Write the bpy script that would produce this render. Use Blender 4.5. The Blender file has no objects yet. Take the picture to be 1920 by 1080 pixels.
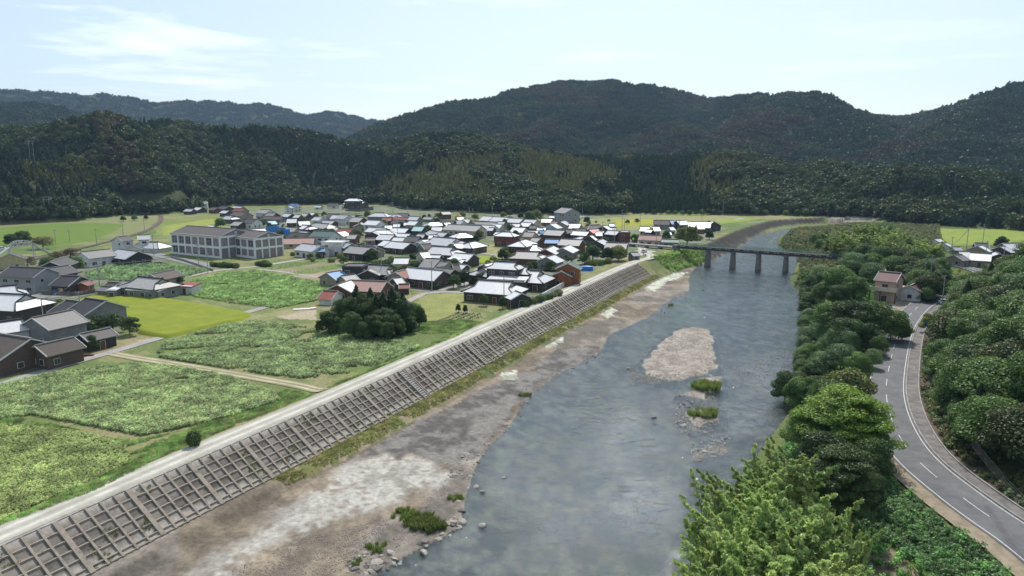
import bpy, math, random
import numpy as np
from mathutils import Vector, noise as mnoise
random.seed(7); RNG = np.random.default_rng(11)
S = bpy.context.scene; COL = S.collection
# ---------------------------------------------------------------- camera, sky, sun, exposure
FPX, YH, CAMZ = 1300.0, 310.0, 40.0
PITCH = math.atan((540-YH)/FPX); CP, SP = math.cos(PITCH), math.sin(PITCH)
cd = bpy.data.cameras.new('camera'); cam = bpy.data.objects.new('camera', cd); COL.objects.link(cam)
cam.location = (0, 0, CAMZ); cam.rotation_euler = (math.pi/2-PITCH, 0, 0)
cd.sensor_width = 36; cd.lens = 36*FPX/1920; cd.clip_start = 0.5; cd.clip_end = 20000
S.camera = cam
SUN_EL, SUN_AZ = math.radians(51), math.radians(10)      # sun ahead of the camera, a little to the right
S.view_settings.view_transform = 'Standard'; S.view_settings.look = 'None'
S.view_settings.exposure = 0.42; S.view_settings.gamma = 1
w = bpy.data.worlds.new('World'); S.world = w; w.use_nodes = True
nt = w.node_tree; nt.nodes.clear()
N = nt.nodes.new; LK = nt.links.new
out = N('ShaderNodeOutputWorld'); bg = N('ShaderNodeBackground'); sky = N('ShaderNodeTexSky')
sky.sky_type = 'NISHITA'; sky.sun_disc = False; sky.sun_elevation = SUN_EL; sky.sun_rotation = SUN_AZ
sky.altitude = 200; sky.air_density = 1.0; sky.dust_density = 1.6; sky.ozone_density = 1.5
tc = N('ShaderNodeTexCoord'); sx = N('ShaderNodeSeparateXYZ'); LK(tc.outputs['Generated'], sx.inputs[0])
mz = N('ShaderNodeMath'); mz.operation = 'MAXIMUM'; LK(sx.outputs[2], mz.inputs[0]); mz.inputs[1].default_value = 0.03
dx = N('ShaderNodeMath'); dx.operation = 'DIVIDE'; LK(sx.outputs[0], dx.inputs[0]); LK(mz.outputs[0], dx.inputs[1])
dy = N('ShaderNodeMath'); dy.operation = 'DIVIDE'; LK(sx.outputs[1], dy.inputs[0]); LK(mz.outputs[0], dy.inputs[1])
cb = N('ShaderNodeCombineXYZ'); LK(dx.outputs[0], cb.inputs[0]); LK(dy.outputs[0], cb.inputs[1])
n1 = N('ShaderNodeTexNoise'); n1.inputs['Scale'].default_value = 0.42; n1.inputs['Detail'].default_value = 7
n1.inputs['Roughness'].default_value = 0.58; LK(cb.outputs[0], n1.inputs['Vector'])
rp = N('ShaderNodeMapRange'); rp.inputs[1].default_value = 0.52; rp.inputs[2].default_value = 0.72; LK(n1.outputs[0], rp.inputs[0])
sxm = N('ShaderNodeMapRange'); sxm.inputs[1].default_value = 0.15; sxm.inputs[2].default_value = -0.45   # more cloud to the west
sxm.inputs[3].default_value = 0.35; sxm.inputs[4].default_value = 1.0; LK(sx.outputs[0], sxm.inputs[0])
hz_ = N('ShaderNodeMapRange'); hz_.inputs[1].default_value = 0.02; hz_.inputs[2].default_value = 0.16; LK(sx.outputs[2], hz_.inputs[0])
m1 = N('ShaderNodeMath'); m1.operation = 'MULTIPLY'; LK(rp.outputs[0], m1.inputs[0]); LK(sxm.outputs[0], m1.inputs[1])
hi_ = N('ShaderNodeMapRange'); hi_.inputs[1].default_value = 0.22; hi_.inputs[2].default_value = 0.30; hi_.inputs[3].default_value = 1; hi_.inputs[4].default_value = .0; LK(sx.outputs[2], hi_.inputs[0])
m0 = N('ShaderNodeMath'); m0.operation = 'MULTIPLY'; LK(hz_.outputs[0], m0.inputs[0]); LK(hi_.outputs[0], m0.inputs[1])
m2 = N('ShaderNodeMath'); m2.operation = 'MULTIPLY'; LK(m1.outputs[0], m2.inputs[0]); LK(m0.outputs[0], m2.inputs[1])
veil = N('ShaderNodeMixRGB'); veil.inputs[0].default_value = 0.30; veil.inputs[2].default_value = (7.0, 7.9, 8.6, 1)
LK(sky.outputs[0], veil.inputs[1])
cl = N('ShaderNodeMixRGB'); LK(m2.outputs[0], cl.inputs[0]); LK(veil.outputs[0], cl.inputs[1]); cl.inputs[2].default_value = (10.5, 10.9, 11.0, 1)
LK(cl.outputs[0], bg.inputs[0]); bg.inputs[1].default_value = 0.11; LK(bg.outputs[0], out.inputs[0])
ld = bpy.data.lights.new('sun', 'SUN'); ld.energy = 3.6; ld.angle = math.radians(0.53); ld.color = (1.0, 0.955, 0.89)
sun = bpy.data.objects.new('sun', ld); COL.objects.link(sun)
sd = Vector((math.sin(SUN_AZ)*math.cos(SUN_EL), math.cos(SUN_AZ)*math.cos(SUN_EL), math.sin(SUN_EL)))
sun.rotation_euler = sd.to_track_quat('Z', 'Y').to_euler()

# ---------------------------------------------------------------- measuring helpers
def ray(px, py):
    X, U = (px-960)/FPX, (540-py)/FPX
    return np.array((X, CP+U*SP, -SP+U*CP))
def P(px, py, z=0.0):
    d = ray(px, py); t = (z-CAMZ)/d[2]; return (float(d[0]*t), float(d[1]*t))
def PP(pts, z=0.0): return np.array([P(a, b, z) for a, b in pts])
def PD(px, py, dist):                      # point on the ray at a plan distance
    d = ray(px, py); t = dist/math.hypot(d[0], d[1]); return (float(d[0]*t), float(d[1]*t), float(CAMZ+d[2]*t))

def smooth(t): t = np.clip(t, 0, 1); return t*t*(3-2*t)
def _hash(ix, iy, s):
    h = np.sin(ix*127.1+iy*311.7+s*74.7)*43758.5453; return h-np.floor(h)
def vnoise(x, y, s=0):
    ix, iy = np.floor(x), np.floor(y); fx, fy = x-ix, y-iy; fx = fx*fx*(3-2*fx); fy = fy*fy*(3-2*fy)
    a, b = _hash(ix, iy, s), _hash(ix+1, iy, s); c, d = _hash(ix, iy+1, s), _hash(ix+1, iy+1, s)
    return (a*(1-fx)+b*fx)*(1-fy)+(c*(1-fx)+d*fx)*fy
def fbm(x, y, sc, oc=4, s=0):
    r = 0; a = 0.5; t = 0
    for k in range(oc): r = r+a*vnoise(x/sc, y/sc, s+k*3.1); t += a; a *= .5; sc *= .5
    return r/t
def pdist(x, y, poly, closed=False):       # distance, signed side (+ = right of the line) and arclength
    x = np.asarray(x, float); y = np.asarray(y, float)
    best = np.full(x.shape, 1e18); side = np.zeros(x.shape); arc = np.zeros(x.shape); acc = 0
    pts = list(map(tuple, poly))
    if closed: pts = pts+[pts[0]]
    for (ax, ay), (bx, by) in zip(pts[:-1], pts[1:]):
        ex, ey = bx-ax, by-ay; l2 = ex*ex+ey*ey; l = math.sqrt(l2)
        t = np.clip(((x-ax)*ex+(y-ay)*ey)/l2, 0, 1)
        qx, qy = x-ax-t*ex, y-ay-t*ey; d2 = qx*qx+qy*qy; m = d2 < best
        best = np.where(m, d2, best); side = np.where(m, np.sign(ey*(x-ax)-ex*(y-ay)), side); arc = np.where(m, acc+t*l, arc); acc += l
    return np.sqrt(best), side, arc
def inside(x, y, poly):
    x = np.asarray(x, float); y = np.asarray(y, float); r = np.zeros(x.shape, bool); n = len(poly)
    for i in range(n):
        ax, ay = poly[i]; bx, by = poly[(i+1) % n]
        c = ((ay > y) != (by > y)); r ^= c & (x < (bx-ax)*(y-ay)/((by-ay) if by != ay else 1e-9)+ax)
    return r
def resample(pts, step, it=2):
    pts = [np.array(p, float) for p in pts]
    for _ in range(it):
        q = [pts[0]]
        for a, b in zip(pts[:-1], pts[1:]): q += [a*.75+b*.25, a*.25+b*.75]
        pts = q+[pts[-1]]
    o = [pts[0]]; acc = 0
    for a, b in zip(pts[:-1], pts[1:]):
        l = np.linalg.norm(b-a); k = step-acc
        while k <= l: o.append(a+(b-a)*k/l); k += step
        acc = l-(k-step)
    o.append(pts[-1]); return np.array(o)

def chaikin(pts, it=1):
    pts = [np.array(p, float) for p in pts]
    for _ in range(it):
        q = [pts[0]]
        for a, b in zip(pts[:-1], pts[1:]): q += [a*.75+b*.25, a*.25+b*.75]
        pts = q+[pts[-1]]
    return np.array(pts)
# ---------------------------------------------------------------- plan of the valley (metres)
LEV = np.vstack([[(-84, 6)], [(-53.6, 66.7)], [(-45.2, 84.2)], [(-31.2, 110.6)], [(-21.6, 130.2)], [(-10.9, 152.1)], [(0.2, 175.4)],
                 [(12.6, 200.4)], [(30.5, 238)], [(49.5, 277)], [(63, 300)], [(80, 322)]])
LEV = np.vstack([LEV, PP([(1322, 458), (1352, 444), (1385, 430), (1440, 413), (1500, 408), (1600, 405), (1750, 401), (2100, 399), (2700, 399)], .6)])
LEV = chaikin(LEV)
WL = PP([(560, 1300), (640, 1140), (700, 1080), (755, 1045), (850, 1000), (868, 965), (880, 905), (905, 850), (960, 795), (985, 750), (1040, 705), (1090, 680),
         (1130, 658), (1140, 628), (1180, 612), (1225, 590), (1250, 565), (1295, 548), (1290, 520), (1305, 500), (1340, 484), (1392, 462), (1400, 452), (1410, 444), (1430, 438),
         (1470, 430), (1500, 426), (1560, 422), (1640, 418), (1760, 412), (1900, 409), (2100, 407), (2700, 407)], -5)
WR = PP([(1180, 1300), (1250, 1180), (1290, 1080), (1320, 990), (1370, 920), (1430, 840), (1490, 760), (1500, 700), (1506, 640), (1504, 590), (1500, 545), (1478, 528),
         (1490, 505), (1500, 480), (1462, 466), (1456, 454), (1462, 442), (1500, 433), (1580, 430), (1660, 427), (1780, 421), (1900, 417), (2100, 414), (2700, 413)], -5)
WL = chaikin(WL); WR = chaikin(WR)
RIV = np.vstack([WL, WR[::-1]])
HFOOT = resample(PP([(2300, 1180), (2050, 1050), (1920, 962), (1850, 912), (1790, 868), (1740, 815), (1722, 770), (1716, 720), (1718, 680), (1728, 640), (1742, 600), (1768, 568), (1800, 548),
                     (1850, 545), (1960, 540)], .7), 12, 1)
RR = np.vstack([PP([(2150, 1190), (2040, 1110), (1935, 1022)], .8), PP([(1847, 965), (1780, 915), (1725, 870), (1690, 828), (1668, 780), (1660, 735), (1665, 697), (1676, 650), (1690, 611), (1716, 578), (1742, 562), (1785, 546), (1822, 536),
    (1850, 522), (1842, 510), (1812, 501), (1776, 495), (1745, 489)], .8)])
ISL = [PP([(1205, 700), (1215, 668), (1232, 648), (1262, 622), (1300, 612), (1332, 616), (1338, 640), (1340, 688), (1318, 700), (1290, 708), (1255, 712), (1228, 706)], -4.8),
       PP([(1285, 772), (1345, 760), (1348, 790), (1300, 800)], -4.8), PP([(1280, 738), (1310, 706), (1352, 706), (1350, 728), (1318, 745)], -4.8),
       PP([(1462, 448), (1500, 430), (1540, 434), (1530, 452), (1500, 476), (1490, 465)], -4.8)]
MUD_LIGHT = PP([(300, 1100), (400, 1040), (520, 960), (640, 862), (700, 850), (820, 862), (858, 880), (850, 905), (770, 930), (740, 965), (640, 975), (560, 1010), (480, 1050), (400, 1110)], -4.8)
MUD_DARK = PP([(690, 850), (720, 822), (800, 785), (900, 732), (1000, 690), (1040, 655), (1130, 648), (1090, 680), (1020, 712), (975, 760), (900, 850), (868, 872), (760, 855)], -4.8)
PALE = [PP(q, -4.8) for q in ([(1205, 540), (1235, 515), (1295, 510), (1250, 530), (1225, 548)], [(1125, 590), (1150, 575), (1160, 585), (1140, 598)], [(1020, 645), (1060, 633), (1062, 642), (1025, 655)],
        [(935, 703), (965, 697), (975, 708), (945, 715)])]
SKYL = {   # ridge: (px, py of the crest, distance of the crest, distance of the foot)
 'far': [(-700, 170, 3500, 2300), (-300, 160, 3500, 2300), (0, 166, 3400, 2200), (60, 168, 3400, 2200), (120, 174, 3400, 2200), (180, 174, 3400, 2200), (220, 177, 3400, 2200), (260, 185, 3400, 2200), (300, 192, 3400, 2200),
         (350, 188, 3400, 2200), (385, 187, 3400, 2200), (420, 190, 3400, 2200), (460, 194, 3400, 2200), (490, 192, 3400, 2200), (520, 196, 3400, 2200), (550, 209, 3400, 2200), (580, 214, 3400, 2300),
         (618, 207, 3400, 2300), (640, 210, 3400, 2300), (655, 214, 3400, 2300), (690, 223, 3400, 2300), (720, 226, 3400, 2300), (770, 255, 3400, 2300), (850, 300, 3400, 2300)],
 'mid': [(-700, 200, 2000, 1200), (-300, 185, 2000, 1200), (0, 194, 2000, 1200), (60, 192, 2000, 1200), (110, 199, 2000, 1200), (140, 211, 2000, 1200), (200, 240, 2000, 1200), (300, 330, 2000, 1300)],
 'big': [(560, 340, 1500, 1000), (650, 262, 1550, 1000), (690, 238, 1600, 1000), (720, 224, 1650, 1000), (760, 213, 1680, 1000), (800, 199, 1700, 1000), (850, 185, 1750, 1000), (905, 182, 1800, 1000), (932, 179, 1800, 1000), (952, 166, 1850, 1000),
         (1000, 158, 1850, 1000), (1060, 146, 1900, 1000), (1110, 149, 1900, 1000), (1130, 146, 1870, 1000), (1145, 144, 1850, 1000), (1158, 148, 1850, 1000), (1172, 153, 1850, 1000), (1220, 154, 1900, 1000), (1280, 167, 2000, 1000), (1322, 182, 2100, 1050),
         (1345, 183, 2100, 1050), (1372, 176, 1900, 1000), (1400, 169, 1800, 950), (1450, 172, 1750, 950), (1480, 169, 1700, 950), (1525, 167, 1650, 900), (1550, 181, 1700, 900), (1580, 199, 1750, 900), (1620, 209, 1850, 900),
         (1660, 213, 1950, 900), (1692, 215, 2000, 900), (1722, 208, 1950, 900), (1760, 201, 1850, 900), (1800, 188, 1750, 850), (1850, 167, 1700, 850), (1900, 152, 1650, 850), (1990, 140, 1600, 850), (2200, 135, 1600, 850), (2700, 170, 1600, 850)],
 'near': [(-700, 235, 800, 520), (-300, 232, 850, 560), (0, 236, 880, 615), (60, 236, 880, 620), (100, 230, 860, 620), (150, 220, 840, 622), (185, 208, 820, 625), (215, 216, 830, 630), (260, 223, 860, 636), (300, 222, 900, 645), (360, 230, 920, 700),
         (400, 236, 900, 740), (440, 240, 900, 745), (480, 233, 900, 745), (530, 236, 920, 745), (560, 240, 950, 745), (600, 248, 960, 748), (640, 260, 960, 752), (680, 266, 960, 740), (720, 264, 960, 725), (760, 258, 940, 700), (800, 248, 900, 680),
         (850, 245, 880, 660), (900, 251, 880, 640), (960, 266, 880, 625), (1000, 276, 870, 612), (1060, 286, 860, 606), (1150, 289, 850, 615), (1250, 290, 850, 640), (1300, 287, 850, 640), (1360, 280, 820, 640),
         (1420, 286, 820, 640), (1480, 306, 830, 610), (1500, 310, 800, 600), (1530, 303, 780, 590), (1560, 301, 770, 580), (1600, 313, 780, 560), (1650, 311, 760, 545), (1700, 311, 750, 540), (1760, 317, 740, 535), (1800, 312, 730, 530),
         (1850, 317, 720, 525), (1900, 330, 720, 520), (1960, 336, 700, 510), (2200, 330, 680, 470), (2700, 330, 680, 430)],
 'spur': [(-700, 250, 640, 520), (-300, 268, 650, 540), (0, 292, 650, 590), (40, 300, 655, 592), (90, 318, 655, 594), (140, 350, 660, 598), (180, 388, 670, 602), (215, 404, 680, 610)],
}
def _ridge(name):
    a = []
    for px, py, dc, df in SKYL[name]:
        x, y, z = PD(px, py, dc); a.append((math.atan2(x, y), dc, z, df*(.925 if name == 'near' and 750 < px < 1460 else 1)))
    return np.array(a)
RIDGE = {k: _ridge(k) for k in SKYL}
TREEH = {'far': 7, 'mid': 4, 'big': 9, 'near': 7, 'spur': 6}
ARETE = [(s_, np.array([PD(*q) for q in pts])) for s_, pts in (
 (.62, [(200, 214, 820), (235, 243, 770), (270, 287, 722), (300, 335, 680), (322, 380, 652)]), (.6, [(60, 245, 840), (90, 290, 760), (130, 330, 700)]), (.62, [(480, 234, 900), (430, 268, 850), (400, 315, 800), (385, 360, 758)]), (.6, [(560, 242, 930), (600, 280, 850), (640, 330, 790)]),
 (.62, [(850, 246, 880), (800, 278, 830), (740, 325, 770), (705, 365, 738)]), (.6, [(960, 268, 870), (1000, 310, 760), (1040, 350, 680)]), (.6, [(1360, 281, 820), (1340, 318, 760), (1320, 355, 695), (1302, 385, 655)]), (.6, [(1560, 302, 770), (1530, 340, 680), (1500, 380, 625)]), (.6, [(1760, 318, 740), (1720, 350, 640), (1690, 385, 565)]), (.6, [(1150, 290, 850), (1180, 330, 740), (1210, 375, 660)]),
 (.5, [(1145, 147, 1850), (1080, 197, 1650), (1000, 236, 1450), (900, 258, 1300)]), (.5, [(1150, 149, 1850), (1215, 195, 1650), (1290, 242, 1450), (1335, 278, 1300)]), (.5, [(1525, 171, 1650), (1440, 206, 1500), (1380, 244, 1350), (1300, 276, 1200)]), (.5, [(1530, 173, 1650), (1600, 224, 1450), (1680, 263, 1300), (1740, 300, 1150)]),
 (.5, [(1900, 156, 1650), (1800, 218, 1400), (1750, 272, 1200)]), (.5, [(950, 170, 1850), (860, 219, 1700), (780, 247, 1500)]), (.5, [(1280, 172, 2000), (1340, 225, 1750), (1400, 262, 1500)]), (.45, [(150, 178, 3400), (220, 215, 2900), (260, 240, 2600)]), (.45, [(385, 190, 3400), (330, 220, 3000), (300, 245, 2600)]), (.45, [(460, 196, 3400), (520, 228, 3000), (560, 250, 2700)]), (.45, [(615, 210, 3400), (580, 235, 3000)]), (.45, [(50, 175, 3400), (0, 200, 3000)]))]
def mountain(x, y):
    th = np.arctan2(x, y); r = np.hypot(x, y); h = np.full(x.shape, -50.0)
    sp1 = 1-np.abs(2*fbm(x, y, 420, 4, 5)-1)*1.6; sp2 = 1-np.abs(2*fbm(x, y, 130, 4, 9)-1)*1.6
    for k, a in RIDGE.items():
        rc = np.interp(th, a[:, 0], a[:, 1]); zc = np.interp(th, a[:, 0], a[:, 2])-TREEH[k]; rf = np.interp(th, a[:, 0], a[:, 3])
        t = (r-rf)/(rc-rf); tt = np.clip(t, 0, 1)
        pr = {'near': 1.1, 'spur': .8}.get(k, 1.8)
        zc = np.maximum(zc, 2); f = np.where(t < 1, tt**pr, np.maximum(1-(r-rc)*(0.42/np.maximum(zc, 20)), -2))
        amp = {'near': (10, 12), 'spur': (0, 7), 'big': (60, 16), 'mid': (50, 12), 'far': (100, 16)}[k]
        env = 4*tt*(1-tt)
        hh = f*zc+env*((sp1-.45)*amp[0]+(sp2-.45)*amp[1])
        hh = np.where(t < 0, t*25, hh)
        ok = (th >= a[0, 0]) & (th <= a[-1, 0])
        h = np.maximum(h, np.where(ok, hh, -50))
    nz = 5*(fbm(x, y, 60, 3, 13)-.5)
    for s_, L_ in ARETE:
        d, _, a_ = pdist(x, y, L_[:, :2]); al = np.r_[0, np.cumsum(np.hypot(*np.diff(L_[:, :2], axis=0).T))]; zz = np.interp(a_, al, L_[:, 2])-9
        q = zz-s_*(np.sqrt(d*d+144)-12)+nz*(1 if s_ > .55 else 4); h = np.where(h > -1, np.maximum(h, np.where(h < 1, np.minimum(q, h+2), q)), h)
    return h
def terrain(x, y):
    x = np.asarray(x, float); y = np.asarray(y, float)
    dl, sl, _ = pdist(x, y, LEV); s = dl*sl
    dw, _, _ = pdist(x, y, WL); dr, _, _ = pdist(x, y, WR); inr = inside(x, y, RIV)
    n = fbm(x, y, 14, 4, 2); nf = fbm(x, y, 3.0, 3, 4)
    plain = 0.0+0.12*(n-.5)+np.where(s > -3.4, np.clip((s+3.4)/1.0, 0, 1)*0, 0)
    crest = np.clip(1-(-s-5.0)/2.2, 0, 1)*0.55
    left = plain+crest
    berm = -3.8+np.clip((s-6)/2.5, 0, 1)*-.12
    t = np.clip((s-7.6-1.5*(n-.5))/2.0, 0, 1)
    flat = -4.62-0.3*np.clip((s-9)/np.maximum(s-9+dw, .1), 0, 1)+0.28*(n-.5)+.18*(nf-.5)
    low = berm*(1-smooth(t))+flat*smooth(t)
    ls = np.where(s < 6, 0.52-s/6*4.45, low)
    wet = -5-np.minimum(1.3, dw*0.14)*np.minimum(1, dr*.3)-0.1-0.35*(n-.5)-.2*(nf-.5)
    rb = -5+5.6*smooth(dr/9.0)*(0.92+.16*n)+.15*nf
    h = np.where(s <= 0, left, np.where(inr, wet, np.where(dw < dr, np.maximum(ls, -4.98+.05*nf), rb)))
    for q, a in zip(ISL, (1.0, .7, .7, 1.0)):
        d, _, _ = pdist(x, y, q, True); i = inside(x, y, q); sd_ = np.where(i, d, -d)+2.2*(nf-.5)
        h = np.where((s > 0) & (sd_ > -1.2), np.maximum(h, -5.2+0.55*a*smooth((sd_+1.2)/3.5)+.12*nf), h)
    dh, sh, _ = pdist(x, y, HFOOT)           # steep wooded bank beside the right-hand road (right of the line, walking away from +x)
    up = np.where(sh < 0, 0, dh)
    fade = np.clip((232-y)/26, 0, 1)
    h = np.where((s > 0) & (x > 20) & (y < 260) & (up > 0), h+13.0*smooth(up/26)*fade+np.clip((up-20)/60, 0, 1)*7*fade, h)
    dq, _, _ = pdist(x, y, RR); h = np.where((dq < 7.5) & (s > 0) & (sh <= 1), np.minimum(h, .70), h)
    m = mountain(x, y); return np.where(m > h, np.where(m > 0, np.maximum(m, h), h), h)
def TZ(x, y): return float(terrain(np.array([x]), np.array([y]))[0])
def G(px, py):                               # ground point seen at a pixel of the photograph
    d = ray(px, py); t = np.concatenate([np.arange(50, 300, .5), np.arange(300, 1100, 2.0)])/math.hypot(d[0], d[1]); z = CAMZ+d[2]*t; h = terrain(d[0]*t, d[1]*t); k = int(np.argmax(h >= z))
    if h[k] < z[k]: k = int(np.argmin(np.abs(h-z)))
    return float(d[0]*t[k]), float(d[1]*t[k]), float(h[k])

# ---------------------------------------------------------------- materials
MATS = {}
def pmat(name, c1, c2=None, rough=.85, scale=1.0, bump=0.0, bscale=20, metal=0, spec=.3, detail=4, coord='Object', c3=None, lo=.35, hi=.65):
    if name in MATS: return MATS[name]
    m = bpy.data.materials.new(name); m.use_nodes = True; t = m.node_tree; b = t.nodes['Principled BSDF']
    b.inputs['Roughness'].default_value = rough; b.inputs['Metallic'].default_value = metal
    b.inputs['Specular IOR Level'].default_value = spec
    co = t.nodes.new('ShaderNodeTexCoord').outputs['Object'] if coord == 'Object' else t.nodes.new('ShaderNodeNewGeometry').outputs['Position']
    if c2 is None: c2 = tuple(v*.75 for v in c1)
    n = t.nodes.new('ShaderNodeTexNoise'); n.inputs['Scale'].default_value = scale; n.inputs['Detail'].default_value = detail; n.inputs['Roughness'].default_value = .62
    t.links.new(co, n.inputs['Vector'])
    r = t.nodes.new('ShaderNodeValToRGB'); e = r.color_ramp.elements
    e[0].position = lo; e[0].color = (*c1, 1); e[1].position = hi; e[1].color = (*c2, 1)
    if c3: q = e.new(.5*(lo+hi)+.5*(hi-lo)*.6); q.color = (*c3, 1)
    t.links.new(n.outputs[0], r.inputs[0]); t.links.new(r.outputs[0], b.inputs['Base Color'])
    if bump:
        n2 = t.nodes.new('ShaderNodeTexNoise'); n2.inputs['Scale'].default_value = bscale; n2.inputs['Detail'].default_value = 3; t.links.new(co, n2.inputs['Vector'])
        bp = t.nodes.new('ShaderNodeBump'); bp.inputs['Strength'].default_value = bump; bp.inputs['Distance'].default_value = .1
        t.links.new(n2.outputs[0], bp.inputs['Height']); t.links.new(bp.outputs[0], b.inputs['Normal'])
    MATS[name] = m; return m
def roofmat(name, c1, c2, rough=.38, spec=.5, metal=0, rib=.28, stain=.5):
    m = bpy.data.materials.new(name); m.use_nodes = True; t = m.node_tree; b = t.nodes['Principled BSDF']; n_ = t.nodes.new; l = t.links.new
    b.inputs['Specular IOR Level'].default_value = spec; b.inputs['Metallic'].default_value = metal
    tc = n_('ShaderNodeTexCoord'); n = n_('ShaderNodeTexNoise'); n.inputs['Scale'].default_value = 1.1; n.inputs['Detail'].default_value = 6; n.inputs['Roughness'].default_value = .7
    oi = n_('ShaderNodeObjectInfo'); ad = n_('ShaderNodeVectorMath'); ad.operation = 'ADD'; l(tc.outputs['Object'], ad.inputs[0])
    cm = n_('ShaderNodeMath'); cm.operation = 'MULTIPLY'; cm.inputs[1].default_value = 60; l(oi.outputs['Random'], cm.inputs[0]); l(cm.outputs[0], ad.inputs[1]); l(ad.outputs[0], n.inputs['Vector'])
    r = n_('ShaderNodeValToRGB'); e = r.color_ramp.elements; e[0].position = .35; e[0].color = (*c1, 1); e[1].position = .68; e[1].color = (*c2, 1); l(n.outputs[0], r.inputs[0])
    n3 = n_('ShaderNodeTexNoise'); n3.inputs['Scale'].default_value = 9; n3.inputs['Detail'].default_value = 2; l(ad.outputs[0], n3.inputs['Vector'])
    mr = n_('ShaderNodeMapRange'); mr.inputs[1].default_value = .58; mr.inputs[2].default_value = .75; mr.inputs[4].default_value = stain; l(n3.outputs[0], mr.inputs[0])
    mx = n_('ShaderNodeMixRGB'); mx.inputs[2].default_value = tuple(v*.35 for v in c1)+(1,); l(mr.outputs[0], mx.inputs[0]); l(r.outputs[0], mx.inputs[1]); vr = n_('ShaderNodeMapRange'); vr.inputs[3].default_value = .72; vr.inputs[4].default_value = 1.08; l(oi.outputs['Random'], vr.inputs[0]); vm = n_('ShaderNodeMixRGB'); vm.blend_type = 'MULTIPLY'; vm.inputs[0].default_value = 1; l(mx.outputs[0], vm.inputs[1]); l(vr.outputs[0], vm.inputs[2]); l(vm.outputs[0], b.inputs['Base Color'])
    rr = n_('ShaderNodeMapRange'); rr.inputs[3].default_value = rough-.07; rr.inputs[4].default_value = rough+.16; l(n.outputs[0], rr.inputs[0]); l(rr.outputs[0], b.inputs['Roughness'])
    wv = n_('ShaderNodeTexWave'); wv.bands_direction = 'X'; wv.inputs['Scale'].default_value = 1/rib/6.28*3.14; wv.inputs['Distortion'].default_value = 0; l(tc.outputs['Object'], wv.inputs['Vector'])
    wy = n_('ShaderNodeTexWave'); wy.bands_direction = 'Y'; wy.wave_profile = 'SAW'; wy.inputs['Scale'].default_value = 1/rib/6.28*3.14; l(tc.outputs['Object'], wy.inputs['Vector'])
    am = n_('ShaderNodeMath'); am.operation = 'MULTIPLY_ADD'; am.inputs[1].default_value = .5; l(wy.outputs[1], am.inputs[0]); l(wv.outputs[1], am.inputs[2])
    bp = n_('ShaderNodeBump'); bp.inputs['Strength'].default_value = .2; bp.inputs['Distance'].default_value = .04; l(am.outputs[0], bp.inputs['Height']); l(bp.outputs[0], b.inputs['Normal'])
    MATS[name] = m; return m
def leafmat(name, c1, c2, var=.25, trans=.35, attr=False, isl=(.7, 1.35)):
    m = bpy.data.materials.new(name); m.use_nodes = True; t = m.node_tree; t.nodes.clear(); n_ = t.nodes.new; l = t.links.new
    o = n_('ShaderNodeOutputMaterial'); g = n_('ShaderNodeNewGeometry'); n = n_('ShaderNodeTexNoise'); n.inputs['Scale'].default_value = .35; n.inputs['Detail'].default_value = 5; l(g.outputs['Position'], n.inputs['Vector'])
    r = n_('ShaderNodeValToRGB'); e = r.color_ramp.elements; e[0].position = .35; e[0].color = (*c1, 1); e[1].position = .66; e[1].color = (*c2, 1); l(n.outputs[0], r.inputs[0])
    oi = n_('ShaderNodeObjectInfo'); hs = n_('ShaderNodeHueSaturation')
    mv = n_('ShaderNodeMapRange'); mv.inputs[3].default_value = 1-var; mv.inputs[4].default_value = 1+var; l(oi.outputs['Random'], mv.inputs[0]); l(mv.outputs[0], hs.inputs['Value'])
    ri = n_('ShaderNodeMapRange'); ri.inputs[3].default_value = isl[0]; ri.inputs[4].default_value = isl[1]; l(g.outputs['Random Per Island'], ri.inputs[0])
    mm = n_('ShaderNodeMixRGB'); mm.blend_type = 'MULTIPLY'; mm.inputs[0].default_value = 1; l(ri.outputs[0], mm.inputs[2])
    l(r.outputs[0], hs.inputs['Color']); l(hs.outputs[0], mm.inputs[1]); colo = mm.outputs[0]
    if attr:
        a = n_('ShaderNodeAttribute'); a.attribute_type = 'INSTANCER'; a.attribute_name = 'tint'
        m3 = n_('ShaderNodeMixRGB'); m3.blend_type = 'MULTIPLY'; m3.inputs[0].default_value = 1; l(colo, m3.inputs[1]); l(a.outputs['Color'], m3.inputs[2]); colo = m3.outputs[0]
    d = n_('ShaderNodeBsdfDiffuse'); tr = n_('ShaderNodeBsdfTranslucent'); gl = n_('ShaderNodeBsdfGlossy'); gl.inputs['Roughness'].default_value = .45
    l(colo, d.inputs[0]); l(colo, tr.inputs[0]); mx = n_('ShaderNodeMixShader'); mx.inputs[0].default_value = trans; l(d.outputs[0], mx.inputs[1]); l(tr.outputs[0], mx.inputs[2])
    m4 = n_('ShaderNodeMixShader'); m4.inputs[0].default_value = .025; l(mx.outputs[0], m4.inputs[1]); l(gl.outputs[0], m4.inputs[2]); l(m4.outputs[0], o.inputs[0])
    MATS[name] = m; return m
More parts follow.
